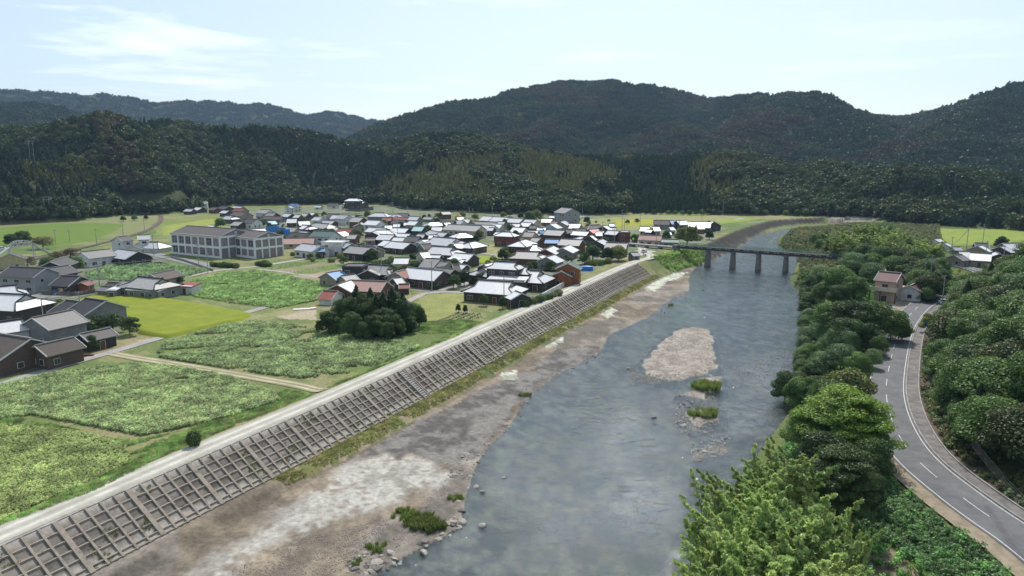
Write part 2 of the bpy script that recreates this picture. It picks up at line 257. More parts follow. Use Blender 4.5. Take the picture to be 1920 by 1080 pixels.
def vcolmat(name, rough=.95, n1s=1.3, n2s=9, amt=.35, bump=.5):
    m = bpy.data.materials.new(name); m.use_nodes = True; t = m.node_tree; b = t.nodes['Principled BSDF']; n_ = t.nodes.new; l = t.links.new
    b.inputs['Roughness'].default_value = rough; b.inputs['Specular IOR Level'].default_value = .12
    a = n_('ShaderNodeAttribute'); a.attribute_name = 'Col'; g = n_('ShaderNodeNewGeometry')
    x = n_('ShaderNodeTexNoise'); x.inputs['Scale'].default_value = n1s; x.inputs['Detail'].default_value = 8; x.inputs['Roughness'].default_value = .7; l(g.outputs['Position'], x.inputs['Vector'])
    r = n_('ShaderNodeMapRange'); r.inputs[1].default_value = .3; r.inputs[2].default_value = .7; r.inputs[3].default_value = 1-amt; r.inputs[4].default_value = 1+amt; l(x.outputs[0], r.inputs[0])
    mm = n_('ShaderNodeMixRGB'); mm.blend_type = 'MULTIPLY'; mm.inputs[0].default_value = 1; l(a.outputs['Color'], mm.inputs[1]); l(r.outputs[0], mm.inputs[2]); l(mm.outputs[0], b.inputs['Base Color'])
    y = n_('ShaderNodeTexNoise'); y.inputs['Scale'].default_value = n2s; y.inputs['Detail'].default_value = 5; l(g.outputs['Position'], y.inputs['Vector'])
    bp = n_('ShaderNodeBump'); bp.inputs['Strength'].default_value = bump; bp.inputs['Distance'].default_value = .15; l(y.outputs[0], bp.inputs['Height']); l(bp.outputs[0], b.inputs['Normal'])
    MATS[name] = m; return m
GEO = 'Geo'
pmat('concrete', (.36, .34, .31), (.22, .205, .185), .9, .8, .3, 12); pmat('conc_dark', (.2, .19, .175), (.11, .1, .095), .9, .7, .3, 10)
pmat('asphalt', (.15, .15, .15), (.092, .092, .095), .85, .5, .3, 30, coord=GEO, lo=.3, hi=.7); pmat('oldroad', (.26, .25, .235), (.19, .183, .17), .9, .5, .3, 20, coord=GEO)
pmat('gravelroad', (.43, .41, .35), (.31, .295, .25), .95, .7, .5, 25, coord=GEO); pmat('dirt', (.3, .25, .18), (.2, .165, .11), .95, .8, .6, 10, coord=GEO)
pmat('paint', (.6, .6, .58), (.35, .35, .34), .7, 5); pmat('steel', (.35, .36, .36), (.22, .225, .23), .5, 2, metal=.6); pmat('pole', (.36, .35, .335), (.27, .265, .255), .85, 1.5)
pmat('darksteel', (.03, .032, .035), (.055, .055, .055), .6, 2); pmat('greenrail', (.04, .2, .15), (.08, .27, .21), .6, 2)
pmat('wood_d', (.085, .07, .06), (.045, .037, .032), .8, 2, .3, 8); pmat('wood_b', (.16, .085, .05), (.09, .05, .032), .8, 2, .3, 8); pmat('wood_o', (.3, .115, .045), (.2, .075, .03), .8, 1.5, .3, 8)
pmat('plaster', (.68, .67, .64), (.5, .49, .46), .9, .7, .1); pmat('cream', (.55, .48, .37), (.42, .36, .28), .9, .7, .1); pmat('greyw', (.24, .24, .235), (.17, .17, .165), .85, .7, .1)
pmat('tanw', (.34, .29, .22), (.24, .2, .155), .9, .7, .2); pmat('redw', (.16, .055, .045), (.11, .045, .038), .8, 1.5, .2); pmat('bluew', (.35, .42, .48), (.25, .3, .36), .8, 1, .1); pmat('pinkw', (.55, .4, .31), (.46, .33, .26), .85, .7, .1)
pmat('purplew', (.29, .245, .23), (.23, .195, .185), .85, .4, .15); pmat('yelloww', (.5, .43, .25), (.38, .33, .2), .9, .7, .1); pmat('brickw', (.125, .088, .072), (.085, .06, .05), .85, 3, .2)
pmat('metalw', (.3, .31, .32), (.24, .25, .255), .6, .5, .1, spec=.4); pmat('glass', (.02, .025, .03), (.04, .05, .055), .12, .5, spec=.7); pmat('trim', (.6, .6, .58), (.5, .5, .48), .6, 2)
pmat('bluetarp', (.02, .16, .5), (.03, .22, .6), .45, 1.5, .6, 2); pmat('pinktarp', (.75, .25, .27), (.65, .18, .2), .5, 1.5, .6, 2); pmat('ygreen', (.45, .75, .1), (.4, .65, .08), .5, 2); pmat('white', (.8, .8, .78), (.68, .68, .66), .4, 2)
pmat('redp', (.55, .09, .04), (.45, .07, .03), .5, 2); pmat('orangep', (.65, .28, .04), (.55, .22, .03), .5, 2); pmat('bark', (.1, .08, .06), (.055, .045, .035), .9, 3, .5, 12); pmat('tyre', (.02, .02, .02), (.03, .03, .03), .8, 2)
pmat('ribm0', (.2,.2,.2)); pmat('litter', (.11, .085, .055), (.06, .05, .035), .95, .8, .5, 8, coord=GEO); pmat('blackw', (.055, .05, .048), (.035, .033, .032), .8, 1, .2); pmat('solar', (.1, .12, .17), (.14, .16, .21), .3, .5, spec=.6); pmat('rust', (.25, .11, .06), (.14, .07, .05), .8, 2)
pmat('stone', (.36, .32, .27), (.2, .175, .15), .9, 2.5, .6, 6, c3=(.27, .25, .22)); pmat('stoned', (.12, .105, .1), (.2, .18, .16), .85, 2.5, .6, 6)
pmat('ballast', (.13, .1, .08), (.09, .07, .06), .95, 2, .6, 8); pmat('rail', (.16, .09, .06), (.1, .07, .05), .5, 2, metal=.5); pmat('skin', (.5, .32, .23), (.45, .29, .2), .6); pmat('cloth_d', (.03, .03, .04), (.05, .05, .06), .9)
pmat('signblue', (.02, .12, .45), (.02, .1, .4), .4)
roofmat('silver', (.4, .41, .42), (.52, .52, .53), .34); roofmat('rwhite', (.6, .6, .6), (.72, .72, .71), .33); roofmat('mottled', (.26, .25, .235), (.4, .385, .36), .5, .4, stain=.8)
roofmat('dark', (.05, .05, .053), (.075, .073, .075), .62, .25, stain=.2); roofmat('rgrey', (.17, .165, .16), (.24, .23, .22), .52, .35); roofmat('brown', (.085, .07, .06), (.12, .1, .085), .7, .2)
roofmat('rblue', (.04, .17, .38), (.06, .21, .42), .5, .3, stain=.15); roofmat('rteal', (.25, .47, .44), (.33, .54, .5), .5, .3, stain=.2); roofmat('rgreen', (.06, .13, .11), (.09, .17, .14), .55, .3)
roofmat('rred', (.2, .06, .045), (.27, .085, .065), .6, .25); roofmat('rpink', (.33, .2, .17), (.4, .26, .22), .65, .2); roofmat('rmaroon', (.1, .03, .03), (.13, .042, .04), .6, .25, rib=.35); roofmat('corr', (.12, .11, .1), (.17, .155, .14), .65, .25, rib=.5)
roofmat('hall', (.105, .093, .088), (.13, .118, .112), .75, .15, stain=.1)

# ---------------------------------------------------------------- mesh helpers
class MB:
    def __init__(s): s.v = []; s.f = []; s.m = []
    def face(s, pts, m=0):
        k = len(s.v); s.v += [tuple(map(float, p)) for p in pts]; s.f.append(tuple(range(k, k+len(pts)))); s.m.append(m); return s
    def box(s, c, d, rz=0, m=0, tilt=0):
        cx, cy, cz = c; hx, hy, hz = d[0]/2, d[1]/2, d[2]/2; k = len(s.v); cr, sr = math.cos(rz), math.sin(rz)
        for X, Y, Z in ((-1, -1, -1), (1, -1, -1), (1, 1, -1), (-1, 1, -1), (-1, -1, 1), (1, -1, 1), (1, 1, 1), (-1, 1, 1)):
            x, y, z = X*hx, Y*hy, Z*hz
            if tilt: z += y*tilt
            s.v.append((cx+x*cr-y*sr, cy+x*sr+y*cr, cz+z))
        for q in ((0, 3, 2, 1), (4, 5, 6, 7), (0, 1, 5, 4), (1, 2, 6, 5), (2, 3, 7, 6), (3, 0, 4, 7)): s.f.append(tuple(k+i for i in q)); s.m.append(m)
        return s
    def bar(s, a, b, w, h=None, m=0):       # box between two points
        a, b = Vector(a), Vector(b); d = (b-a); L = d.length
        if L < 1e-6: return s
        q = d.to_track_quat('Y', 'Z'); h = h or w; k = len(s.v)
        for X, Y, Z in ((-1, 0, -1), (1, 0, -1), (1, 1, -1), (-1, 1, -1), (-1, 0, 1), (1, 0, 1), (1, 1, 1), (-1, 1, 1)):
            p = a+q @ Vector((X*w/2, Y*L, Z*h/2)); s.v.append(tuple(p))
        for f in ((0, 3, 2, 1), (4, 5, 6, 7), (0, 1, 5, 4), (1, 2, 6, 5), (2, 3, 7, 6), (3, 0, 4, 7)): s.f.append(tuple(k+i for i in f)); s.m.append(m)
        return s
    def tube(s, pts, rad, n=7, m=0):
        pts = [Vector(p) for p in pts]; rings = []
        for i, p in enumerate(pts):
            d = (pts[min(i+1, len(pts)-1)]-pts[max(i-1, 0)]).normalized(); q = d.to_track_quat('Z', 'X'); r = rad[i] if hasattr(rad, '__len__') else rad
            k = len(s.v); s.v += [tuple(p+q @ Vector((math.cos(2*math.pi*j/n)*r, math.sin(2*math.pi*j/n)*r, 0))) for j in range(n)]; rings.append(k)
        for a, b in zip(rings[:-1], rings[1:]):
            for j in range(n): s.f.append((a+j, a+(j+1) % n, b+(j+1) % n, b+j)); s.m.append(m)
        s.f.append(tuple(rings[0]+j for j in range(n))[::-1]); s.m.append(m); s.f.append(tuple(rings[-1]+j for j in range(n))); s.m.append(m); return s
    def ball(s, c, r, seed=0, sub=(8, 5), jit=.15, m=0):
        rn = random.Random(seed); a, b = sub; k = len(s.v); rx, ry, rz = r if hasattr(r, '__len__') else (r, r, r)
        for i in range(b+1):
            for j in range(a):
                th, ph = math.pi*i/b, 2*math.pi*j/a; q = 1+rn.uniform(-jit, jit)
                s.v.append((c[0]+rx*q*math.sin(th)*math.cos(ph), c[1]+ry*q*math.sin(th)*math.sin(ph), c[2]+rz*q*math.cos(th)))
        for i in range(b):
            for j in range(a): s.f.append((k+i*a+j, k+(i+1)*a+j, k+(i+1)*a+(j+1) % a, k+i*a+(j+1) % a)); s.m.append(m)
        return s
    def mesh(s, name, mats):
        me = bpy.data.meshes.new(name); me.from_pydata(s.v, [], s.f); mats = mats if isinstance(mats, (list, tuple)) else [mats]
        for x in mats: me.materials.append(MATS[x] if isinstance(x, str) else x)
        me.polygons.foreach_set('material_index', s.m); me.update(); return me
    def build(s, name, mats, parent=None, smooth_=False):
        me = s.mesh(name, mats)
        if smooth_: me.polygons.foreach_set('use_smooth', [True]*len(me.polygons))
        o = bpy.data.objects.new(name, me); COL.objects.link(o)
        if parent: o.parent = parent
        return o
def tag(o, label=None, cat=None, group=None, kind=None):
    if label: o['label'] = label
    if cat: o['category'] = cat
    if group: o['group'] = group
    if kind: o['kind'] = kind
    return o
def empty(name, loc, rz=0, label=None, cat=None, group=None):
    o = bpy.data.objects.new(name, None); COL.objects.link(o); o.location = loc; o.rotation_euler = (0, 0, rz); return tag(o, label, cat, group)
def copy_tree(o, kids, loc, rz=0, sc=1, label=None, group=None):
    c = o.copy(); COL.objects.link(c); c.location = loc; c.rotation_euler = (0, 0, rz); c.scale = sc if hasattr(sc, '__len__') else (sc, sc, sc)
    if label: c['label'] = label
    if group: c['group'] = group
    for ch in kids: d = ch.copy(); COL.objects.link(d); d.parent = c
    return c
def npmesh(name, V, F, mats, mi=None, nper=4):
    me = bpy.data.meshes.new(name); V = np.asarray(V, np.float32); F = np.asarray(F, np.int32)
    me.vertices.add(len(V)); me.vertices.foreach_set('co', V.ravel()); me.loops.add(F.size); me.loops.foreach_set('vertex_index', F.ravel())
    me.polygons.add(len(F)); me.polygons.foreach_set('loop_start', np.arange(0, F.size, nper, dtype=np.int32)); me.polygons.foreach_set('loop_total', np.full(len(F), nper, np.int32))
    for x in (mats if isinstance(mats, (list, tuple)) else [mats]): me.materials.append(MATS[x] if isinstance(x, str) else x)
    if mi is not None: me.polygons.foreach_set('material_index', np.asarray(mi, np.int32))
    me.update(calc_edges=True); return me

# ================================================================ GROUND
def fan(th0, th1, nth, radii):
    th = np.linspace(math.radians(th0), math.radians(th1), nth); R, T = np.meshgrid(radii, th, indexing='ij')
    return R*np.sin(T), R*np.cos(T)
radii = [10.0]
while radii[-1] < 4700: radii.append(radii[-1]*(1.0062 if radii[-1] < 1000 else 1.012))
radii = np.array(radii)
GX, GY = fan(-54, 54, 720, radii); GZ = terrain(GX, GY)
nr, na = GX.shape
idx = np.arange(nr*na).reshape(nr, na)
FQ = np.stack([idx[:-1, :-1], idx[:-1, 1:], idx[1:, 1:], idx[1:, :-1]], -1).reshape(-1, 4)[:, ::-1]
GPOLY = [(PP(q, 0), a, b) for q, a, b in (
 ([(380, 395), (700, 384), (1090, 402), (1200, 418), (1345, 415), (1340, 455), (1190, 475), (1060, 530), (1010, 580), (880, 562), (780, 545), (640, 505), (560, 470), (500, 430)], (.2, .19, .165), (.11, .15, .05)),
 ([(-60, 500), (60, 480), (200, 470), (330, 480), (330, 520), (200, 545), (230, 600), (210, 660), (0, 710), (-60, 720)], (.19, .18, .15), (.1, .14, .045)),
 ([(490, 520), (600, 512), (690, 495), (650, 512), (610, 525)], (.32, .26, .18), (.27, .22, .15)), ([(495, 508), (640, 487), (700, 486), (600, 502), (500, 518)], (.26, .21, .15), (.18, .19, .08)),
 ([(500, 592), (590, 570), (592, 600), (540, 598)], (.36, .31, .22), (.28, .24, .16)), ([(170, 660), (262, 628), (300, 634), (220, 662), (185, 668)], (.34, .28, .2), (.22, .2, .1)),
 ([(790, 552), (880, 548), (888, 568), (830, 598), (795, 602), (770, 580)], (.2, .22, .07), (.26, .26, .1)), ([(895, 458), (962, 458), (958, 478), (893, 477)], (.3, .27, .14), (.2, .22, .08)),
 ([(1060, 414), (1200, 404), (1420, 402), (1330, 420), (1150, 434), (1100, 428)], (.2, .22, .08), (.25, .24, .11)), ([(290, 440), (300, 412), (410, 403), (415, 425), (330, 450)], (.2, .22, .07), (.14, .18, .05)),
 ([(-60, 468), (250, 440), (300, 412), (200, 405), (-60, 425)], (.16, .19, .07), (.2, .2, .1)), ([(440, 582), (480, 572), (560, 583), (600, 578), (480, 600), (340, 622)], (.25, .24, .12), (.17, .2, .07)),
 ([(330, 540), (350, 520), (480, 500), (640, 545), (600, 572), (480, 590), (400, 575)], (.2, .2, .09), (.14, .18, .06)),
 ([(1752, 428), (1930, 430), (1930, 470), (1790, 470)], (.26, .25, .12), (.18, .22, .07)))]
def zone_col(x, y, z):
    C = np.empty(x.shape+(3,)); r = np.hypot(x, y)
    n = fbm(x, y, 30, 5, 21); n2 = fbm(x, y, 5, 4, 22); n3 = fbm(x, y, 1.6, 3, 23)
    def mix(a, b, t): t = np.clip(t, 0, 1)[..., None]; return np.array(a)*(1-t)+np.array(b)*t
    grass = mix((.1, .15, .045), (.17, .19, .075), (n-.3)*2.5); grass = grass*(.75+.5*n2[..., None])
    dry = mix((.27, .23, .13), (.2, .2, .09), (n2-.3)*2.5)
    C[:] = np.where((n2+n > 1.12)[..., None], dry, grass)
    dl, sl, _ = pdist(x, y, LEV); s = dl*sl; dw, _, _ = pdist(x, y, WL); dr, _, _ = pdist(x, y, WR)
    inr = inside(x, y, RIV)
    # gardens, yards and fields of the plain
    for q, c1, c2 in GPOLY: C = np.where((inside(x+1.2*(n2-.5), y+1.2*(n3-.5), q) & (s < -.5))[..., None], mix(c1, c2, (n2+.4*(n3-.5)-.32)*3), C)
    # slope and river flats
    flat = (s > 6) & (~inr) & (dw < dr)
    mud = mix((.25, .222, .18), (.145, .13, .11), (n2-.35)*4); mud = mud*(.7+.6*n3[..., None])
    mud = np.where((n > .52)[..., None], mud*np.array((1.0, .93, .84)), mud)
    C = np.where(flat[..., None], mud, C)
    lx_, ly_ = x+7*(n2-.5)+3*(n3-.5), y+9*(n2-.5)-4*(n3-.5); light = inside(lx_, ly_, MUD_LIGHT); ld_, _, _ = pdist(lx_, ly_, MUD_LIGHT, True); lk_ = np.clip(np.where(light, ld_, 0)/2.6, 0, 1)[..., None]*np.clip((n2+n3-.62)*4, .15, 1)[..., None]; lm = mix((.43, .42, .375), (.27, .255, .22), (n3+n2-.85)*2.6)
    C = np.where((light & flat)[..., None], lm*lk_+mud*(1-lk_), C)
    dark = inside(x+6*(n2-.5), y+8*(n2-.5)-3*(n3-.5), MUD_DARK); dm = mix((.1, .093, .086), (.2, .188, .17), (n3+n2-.8)*3)
    C = np.where((dark & flat)[..., None], dm, C)
    for q in PALE: C = np.where((inside(x+3*(n2-.5), y+5*(n3-.5), q) & flat)[..., None], mix((.5, .52, .42), (.3, .3, .24), (n3-.4)*4), C)
    bm = flat & (s < 8.5+2.2*n2) & (y > 90+10*(n-.5)); bank = mix((.16, .16, .06), (.1, .13, .045), (n2-.4)*4); bank = np.where((n3 > .62)[..., None], np.array((.25, .21, .14)), bank)
    C = np.where(bm[..., None], bank, C)
    C = np.where((flat & (s > 7.8) & (s < 10.3) & ~bm)[..., None], mud*.8, C)
    upr = (s > 5) & (y > 285); C = np.where((upr & (dw > 4+5*n2) & flat & (y > 330))[..., None], grass, C)
    C = np.where(((s > 0) & (s <= 6) & (y > 283))[..., None], grass*.95, C)
    C = np.where(((s > 0) & (s <= 9) & (y > 325) & (x > 85))[..., None], mix((.07, .06, .052), (.04, .035, .03), (n2-.3)*3), C)
    C = np.where((flat & (y > 420))[..., None], grass, C)
    # right bank
    rbk = (s > 0) & (~inr) & (dr <= dw); C = np.where(rbk[..., None], grass*np.array((.7, .72, .62)), C)
    C = np.where((np.hypot(x-CLR[0], (y-CLR[1])*.7) < 3.3+1.2*(n2-.5))[..., None], mix((.2, .165, .11), (.13, .11, .075), (n3-.35)*3), C)
    # river bed
    bed = mix((.085, .085, .066), (.2, .175, .13), (.5*n2+.5*n3-.36)*4); bed = bed*(.35+1.3*n3[..., None])
    C = np.where((inr & (z < -4.95))[..., None], bed, C)
    gr = mix((.33, .298, .25), (.22, .195, .162), (n3-.35)*3)
    C = np.where((inr & (z >= -5.02))[..., None], gr, C)
    # woods
    dq_, sq_, _ = pdist(x, y, RR)
    fz = (mountain(x, y) > 1.5) | ((dq_*sq_ > 5) & (x > 20) & (y < 236) & (y > 30) & (x > 45)) | ((x > 20) & (s > 0) & (y < 262) & (z > 1.6))
    fl = mix((.03, .045, .018), (.05, .06, .026), (n2-.3)*2.5)
    C = np.where(fz[..., None], fl, C)
    return np.clip(C, 0, 1)
def setcol(me, C):
    a = me.color_attributes.new('Col', 'FLOAT_COLOR', 'POINT'); q = np.ones((len(me.vertices), 4), np.float32); q[:, :3] = C.reshape(-1, 3); a.data.foreach_set('color', q.ravel())
CLR = G(1655, 1062)
me = npmesh('ground', np.stack([GX, GY, GZ], -1).reshape(-1, 3), FQ, vcolmat('groundmat'))
setcol(me, zone_col(GX, GY, GZ)); me.polygons.foreach_set('use_smooth', np.ones(len(me.polygons), bool))
ground = bpy.data.objects.new('ground', me); COL.objects.link(ground); tag(ground, kind='structure')

# ---------------------------------------------------------------- river
m = bpy.data.materials.new('water'); m.use_nodes = True; t = m.node_tree; t.nodes.clear(); n_ = t.nodes.new; l = t.links.new
o_ = n_('ShaderNodeOutputMaterial'); g_ = n_('ShaderNodeNewGeometry'); 
na_ = n_('ShaderNodeTexNoise'); na_.inputs['Scale'].default_value = 1.1; na_.inputs['Detail'].default_value = 8; na_.inputs['Roughness'].default_value = .72; l(g_.outputs['Position'], na_.inputs['Vector'])
nb_ = n_('ShaderNodeTexNoise'); nb_.inputs['Scale'].default_value = .045; nb_.inputs['Detail'].default_value = 3; nb_.inputs['Distortion'].default_value = .8; l(g_.outputs['Position'], nb_.inputs['Vector'])
sr = n_('ShaderNodeMapRange'); sr.inputs[1].default_value = .4; sr.inputs[2].default_value = .62; sr.inputs[3].default_value = .6; sr.inputs[4].default_value = .9; l(nb_.outputs[0], sr.inputs[0])
bp = n_('ShaderNodeBump'); bp.inputs['Distance'].default_value = .2; l(sr.outputs[0], bp.inputs['Strength']); nc_ = n_('ShaderNodeTexNoise'); nc_.inputs['Scale'].default_value = 5.5; nc_.inputs['Detail'].default_value = 4; l(g_.outputs['Position'], nc_.inputs['Vector']); mc_ = n_('ShaderNodeMath'); mc_.operation = 'MULTIPLY_ADD'; mc_.inputs[1].default_value = .35; l(nc_.outputs[0], mc_.inputs[0]); l(na_.outputs[0], mc_.inputs[2]); nd_ = n_('ShaderNodeTexNoise'); nd_.inputs['Scale'].default_value = .38; nd_.inputs['Detail'].default_value = 3; nd_.inputs['Distortion'].default_value = 1.2; l(g_.outputs['Position'], nd_.inputs['Vector']); me_ = n_('ShaderNodeMath'); me_.operation = 'MULTIPLY_ADD'; me_.inputs[1].default_value = 2.2; l(nd_.outputs[0], me_.inputs[0]); l(mc_.outputs[0], me_.inputs[2]); l(me_.outputs[0], bp.inputs['Height'])
fr = n_('ShaderNodeFresnel'); fr.inputs['IOR'].default_value = 1.34; l(bp.outputs[0], fr.inputs['Normal'])
gl = n_('ShaderNodeBsdfGlossy'); gl.inputs['Roughness'].default_value = .05; gl.inputs['Color'].default_value = (.84, .93, 1, 1); l(bp.outputs[0], gl.inputs['Normal'])
tr = n_('ShaderNodeBsdfTransparent'); tr.inputs[0].default_value = (.62, .72, .74, 1)
df = n_('ShaderNodeBsdfDiffuse'); df.inputs[0].default_value = (.06, .08, .08, 1)
x1 = n_('ShaderNodeMixShader'); x1.inputs[0].default_value = .14; l(tr.outputs[0], x1.inputs[1]); l(df.outputs[0], x1.inputs[2])
fb = n_('ShaderNodeMath'); fb.operation = 'MULTIPLY_ADD'; fb.inputs[1].default_value = 1.0; fb.inputs[2].default_value = .01; fb.use_clamp = True; l(fr.outputs[0], fb.inputs[0])
x2 = n_('ShaderNodeMixShader'); l(fb.outputs[0], x2.inputs[0]); l(x1.outputs[0], x2.inputs[1]); l(gl.outputs[0], x2.inputs[2]); 
mp_ = n_('ShaderNodeMapping'); mp_.inputs['Rotation'].default_value = (0, 0, .4); mp_.inputs['Scale'].default_value = (1, .45, 1); l(g_.outputs['Position'], mp_.inputs[0])
nf_ = n_('ShaderNodeTexNoise'); nf_.inputs['Scale'].default_value = 1.6; nf_.inputs['Detail'].default_value = 7; nf_.inputs['Roughness'].default_value = .7; l(mp_.outputs[0], nf_.inputs['Vector'])
np_ = n_('ShaderNodeTexNoise'); np_.inputs['Scale'].default_value = .055; np_.inputs['Detail'].default_value = 2; l(g_.outputs['Position'], np_.inputs['Vector'])
f1_ = n_('ShaderNodeMapRange'); f1_.inputs[1].default_value = .56; f1_.inputs[2].default_value = .7; l(nf_.outputs[0], f1_.inputs[0]); f2_ = n_('ShaderNodeMapRange'); f2_.inputs[1].default_value = .5; f2_.inputs[2].default_value = .64; f2_.inputs[4].default_value = .5; l(np_.outputs[0], f2_.inputs[0])
f3_ = n_('ShaderNodeMath'); f3_.operation = 'MULTIPLY'; l(f1_.outputs[0], f3_.inputs[0]); l(f2_.outputs[0], f3_.inputs[1]); fo_ = n_('ShaderNodeBsdfDiffuse'); fo_.inputs[0].default_value = (.5, .54, .58, 1)
x3 = n_('ShaderNodeMixShader'); l(f3_.outputs[0], x3.inputs[0]); l(x2.outputs[0], x3.inputs[1]); l(fo_.outputs[0], x3.inputs[2]); l(x3.outputs[0], o_.inputs[0]); MATS['water'] = m
wl = chaikin(WL); wr = chaikin(WR)
def arcs(p, k=260):
    d = np.r_[0, np.cumsum(np.hypot(*np.diff(p, axis=0).T))]; u = np.linspace(0, d[-1], k); return np.stack([np.interp(u, d, p[:, 0]), np.interp(u, d, p[:, 1])], 1)
wl, wr = arcs(wl), arcs(wr); dv = wl-wr; dv /= np.hypot(dv[:, 0], dv[:, 1])[:, None]; wl = wl+dv*5; wr = wr-dv*5
V = []; 
for i in range(260):
    for k in range(7): q = wl[i]*(1-k/6)+wr[i]*k/6; V.append((q[0], q[1], -5.0))
F = [(i*7+k, i*7+k+1, i*7+k+8, i*7+k+7) for i in range(259) for k in range(6)]
wo = bpy.data.objects.new('river_water', npmesh('river_water', V, np.array(F)[:, ::-1], 'water')); COL.objects.link(wo); tag(wo, kind='structure')
# make sure the faces look up
if wo.data.polygons[0].normal.z < 0: wo.data.flip_normals()

# ---------------------------------------------------------------- strips and sheets laid over the ground
def strip(name, pts, width, mat, z=None, lift=.06, offs=0.0, step=1.5, it=2, cross=3, jit=0, kind='structure', wob=0):
    p = resample(pts, step, it); p = np.array(p); d = np.gradient(p, axis=0); d /= np.maximum(np.hypot(d[:, 0], d[:, 1]), 1e-6)[:, None]; nrm = np.stack([d[:, 1], -d[:, 0]], 1)
    V = []; n = len(p)
    wv = np.full(n, width) if np.isscalar(width) else np.interp(np.arange(n)/(n-1), np.linspace(0, 1, len(width)), width)
    for k in range(cross+1):
        o = offs+(k/cross-.5)*wv
        if wob and k in (0, cross): o = o+wob*(fbm(p[:, 0]+k*50, p[:, 1], 3, 3, 6)-.5)*2
        q = p+nrm*np.asarray(o)[:, None]; zz = terrain(q[:, 0], q[:, 1])+lift if z is None else (z(q[:, 0], q[:, 1]) if callable(z) else np.full(n, z))
        V.append(np.column_stack([q, zz]))
    if z is None: zc = np.maximum.reduce([v[:, 2] for v in V]);  V = [np.column_stack([v[:, :2], zc]) for v in V]
    V = np.array(V); F = [(k*n+i, k*n+i+1, (k+1)*n+i+1, (k+1)*n+i) for k in range(cross) for i in range(n-1)]
    me = npmesh(name, V.reshape(-1, 3), np.array(F), mat)
    if me.polygons[0].normal.z < 0: me.flip_normals()
    o = bpy.data.objects.new(name, me); COL.objects.link(o); return tag(o, kind=kind)
def along(pts, u0, u1, step=2):            # sub-line between arclengths
    p = resample(pts, .5, 0); return p[int(u0/.5):int(u1/.5):max(1, int(step/.5))]
levn = LEV[:0]
LV = resample(LEV, 1.0, 1)
ulast = int(np.argmin(np.hypot(LV[:, 0]-52, LV[:, 1]-283)))    # where the lattice wall ends
ROADM = vcolmat('roadv', .95, 1.6, 14, .16, .25)
def roadcols(o, base, rut, w, side=None):
    me = o.data; n = len(me.vertices); co = np.empty(n*3, np.float32); me.vertices.foreach_get('co', co); co = co.reshape(-1, 3)
    return co
def rutroad(name, pts, w, base, rut, off=0, lift=.06, cross=14, wob=.12):
    o = strip(name, pts, w, ROADM, lift=lift, offs=off, cross=cross, wob=wob); me = o.data; n = len(me.vertices)//(cross+1)
    co = np.empty(len(me.vertices)*3, np.float32); me.vertices.foreach_get('co', co); co = co.reshape(cross+1, n, 3)
    nz = fbm(co[..., 0], co[..., 1], 2.2, 4, 31); u = np.linspace(-1, 1, cross+1)[:, None]
    k = np.exp(-((np.abs(u)-.42)/.2)**2)*(.6+.8*nz); C = np.array(base)*(1-k[..., None])+np.array(rut)*k[..., None]; C = C*(.8+.4*nz[..., None]); setcol(me, np.clip(C, 0, 1)); return o
lr = LV[:ulast+10]
# the gravel road on the levee leaves the crest before the bridge and meets the station square
lvroad = np.vstack([lr[::4]])
d_ = np.gradient(lvroad, axis=0); d_ /= np.hypot(d_[:, 0], d_[:, 1])[:, None]; lvroad = lvroad+np.stack([-d_[:, 1], d_[:, 0]], 1)*2.75
lvroad = np.vstack([lvroad, PP([(1222, 484), (1221, 478), (1212, 471), (1204, 466), (1202, 461)], .5)])
rutroad('levee_road', lvroad, 4.3, (.33, .32, .265), (.5, .48, .42), lift=.07)
rutroad('dirt_track', PP([(205, 662), (260, 672), (330, 683), (420, 698), (500, 712), (560, 722), (610, 735)], 0), 3.2, (.21, .2, .11), (.42, .38, .26), lift=.07, wob=.2)
rutroad('village_lane', PP([(-160, 768), (-60, 742), (0, 722), (50, 706), (100, 692), (160, 674), (235, 653), (320, 628), (400, 604), (480, 581), (540, 566), (600, 552)], 0), 3.0, (.27, .26, .24), (.34, .33, .3), lift=.09, wob=.05)
rutroad('village_lane', PP([(-80, 548), (0, 552), (60, 557), (105, 557), (150, 550), (188, 546), (235, 538), (262, 530)], 0), 5.0, (.2, .2, .2), (.24, .24, .235), lift=.08, wob=.05)
rutroad('village_lane', PP([(262, 475), (300, 480), (340, 490), (380, 499), (400, 503)], 0), 4.5, (.2, .2, .2), (.24, .24, .235), lift=.08, wob=.05)
rutroad('village_lane', PP([(340, 521), (400, 508), (440, 504), (490, 499), (560, 487), (620, 479), (680, 473)], 0), 3.0, (.33, .31, .28), (.4, .38, .34), lift=.07, wob=.1)
rutroad('village_lane', PP([(485, 505), (540, 511), (600, 521)], 0), 2.2, (.3, .28, .24), (.38, .35, .3), lift=.06, wob=.1)
rutroad('village_lane', PP([(745, 576), (775, 560), (800, 549), (840, 547), (880, 549)], 0), 2.6, (.3, .28, .25), (.36, .34, .31), lift=.08)
rutroad('village_lane', PP([(828, 545), (850, 534), (880, 520), (890, 512), (905, 499), (920, 488), (935, 480)], 0), 3.2, (.3, .28, .25), (.36, .34, .31), lift=.07)
rutroad('village_lane', PP([(890, 473), (935, 479), (950, 482)], 0), 2.2, (.34, .32, .28), (.4, .38, .34), lift=.06)
rutroad('village_lane', PP([(1040, 417), (1080, 408), (1098, 405)], 0), 4, (.33, .32, .3), (.38, .37, .35), lift=.1)
rutroad('village_lane', PP([(1380, 414), (1400, 408), (1352, 417)][::-1], 0), 4, (.33, .32, .3), (.38, .37, .35), lift=.1)
strip('station_square', PP([(1100, 456), (1150, 452), (1185, 452), (1215, 459)], 0), [9, 14, 22, 10], 'oldroad', lift=.1)
strip('yard', PP([(1180, 480), (1200, 474), (1215, 470)], 0), 9, 'gravelroad', lift=.05)
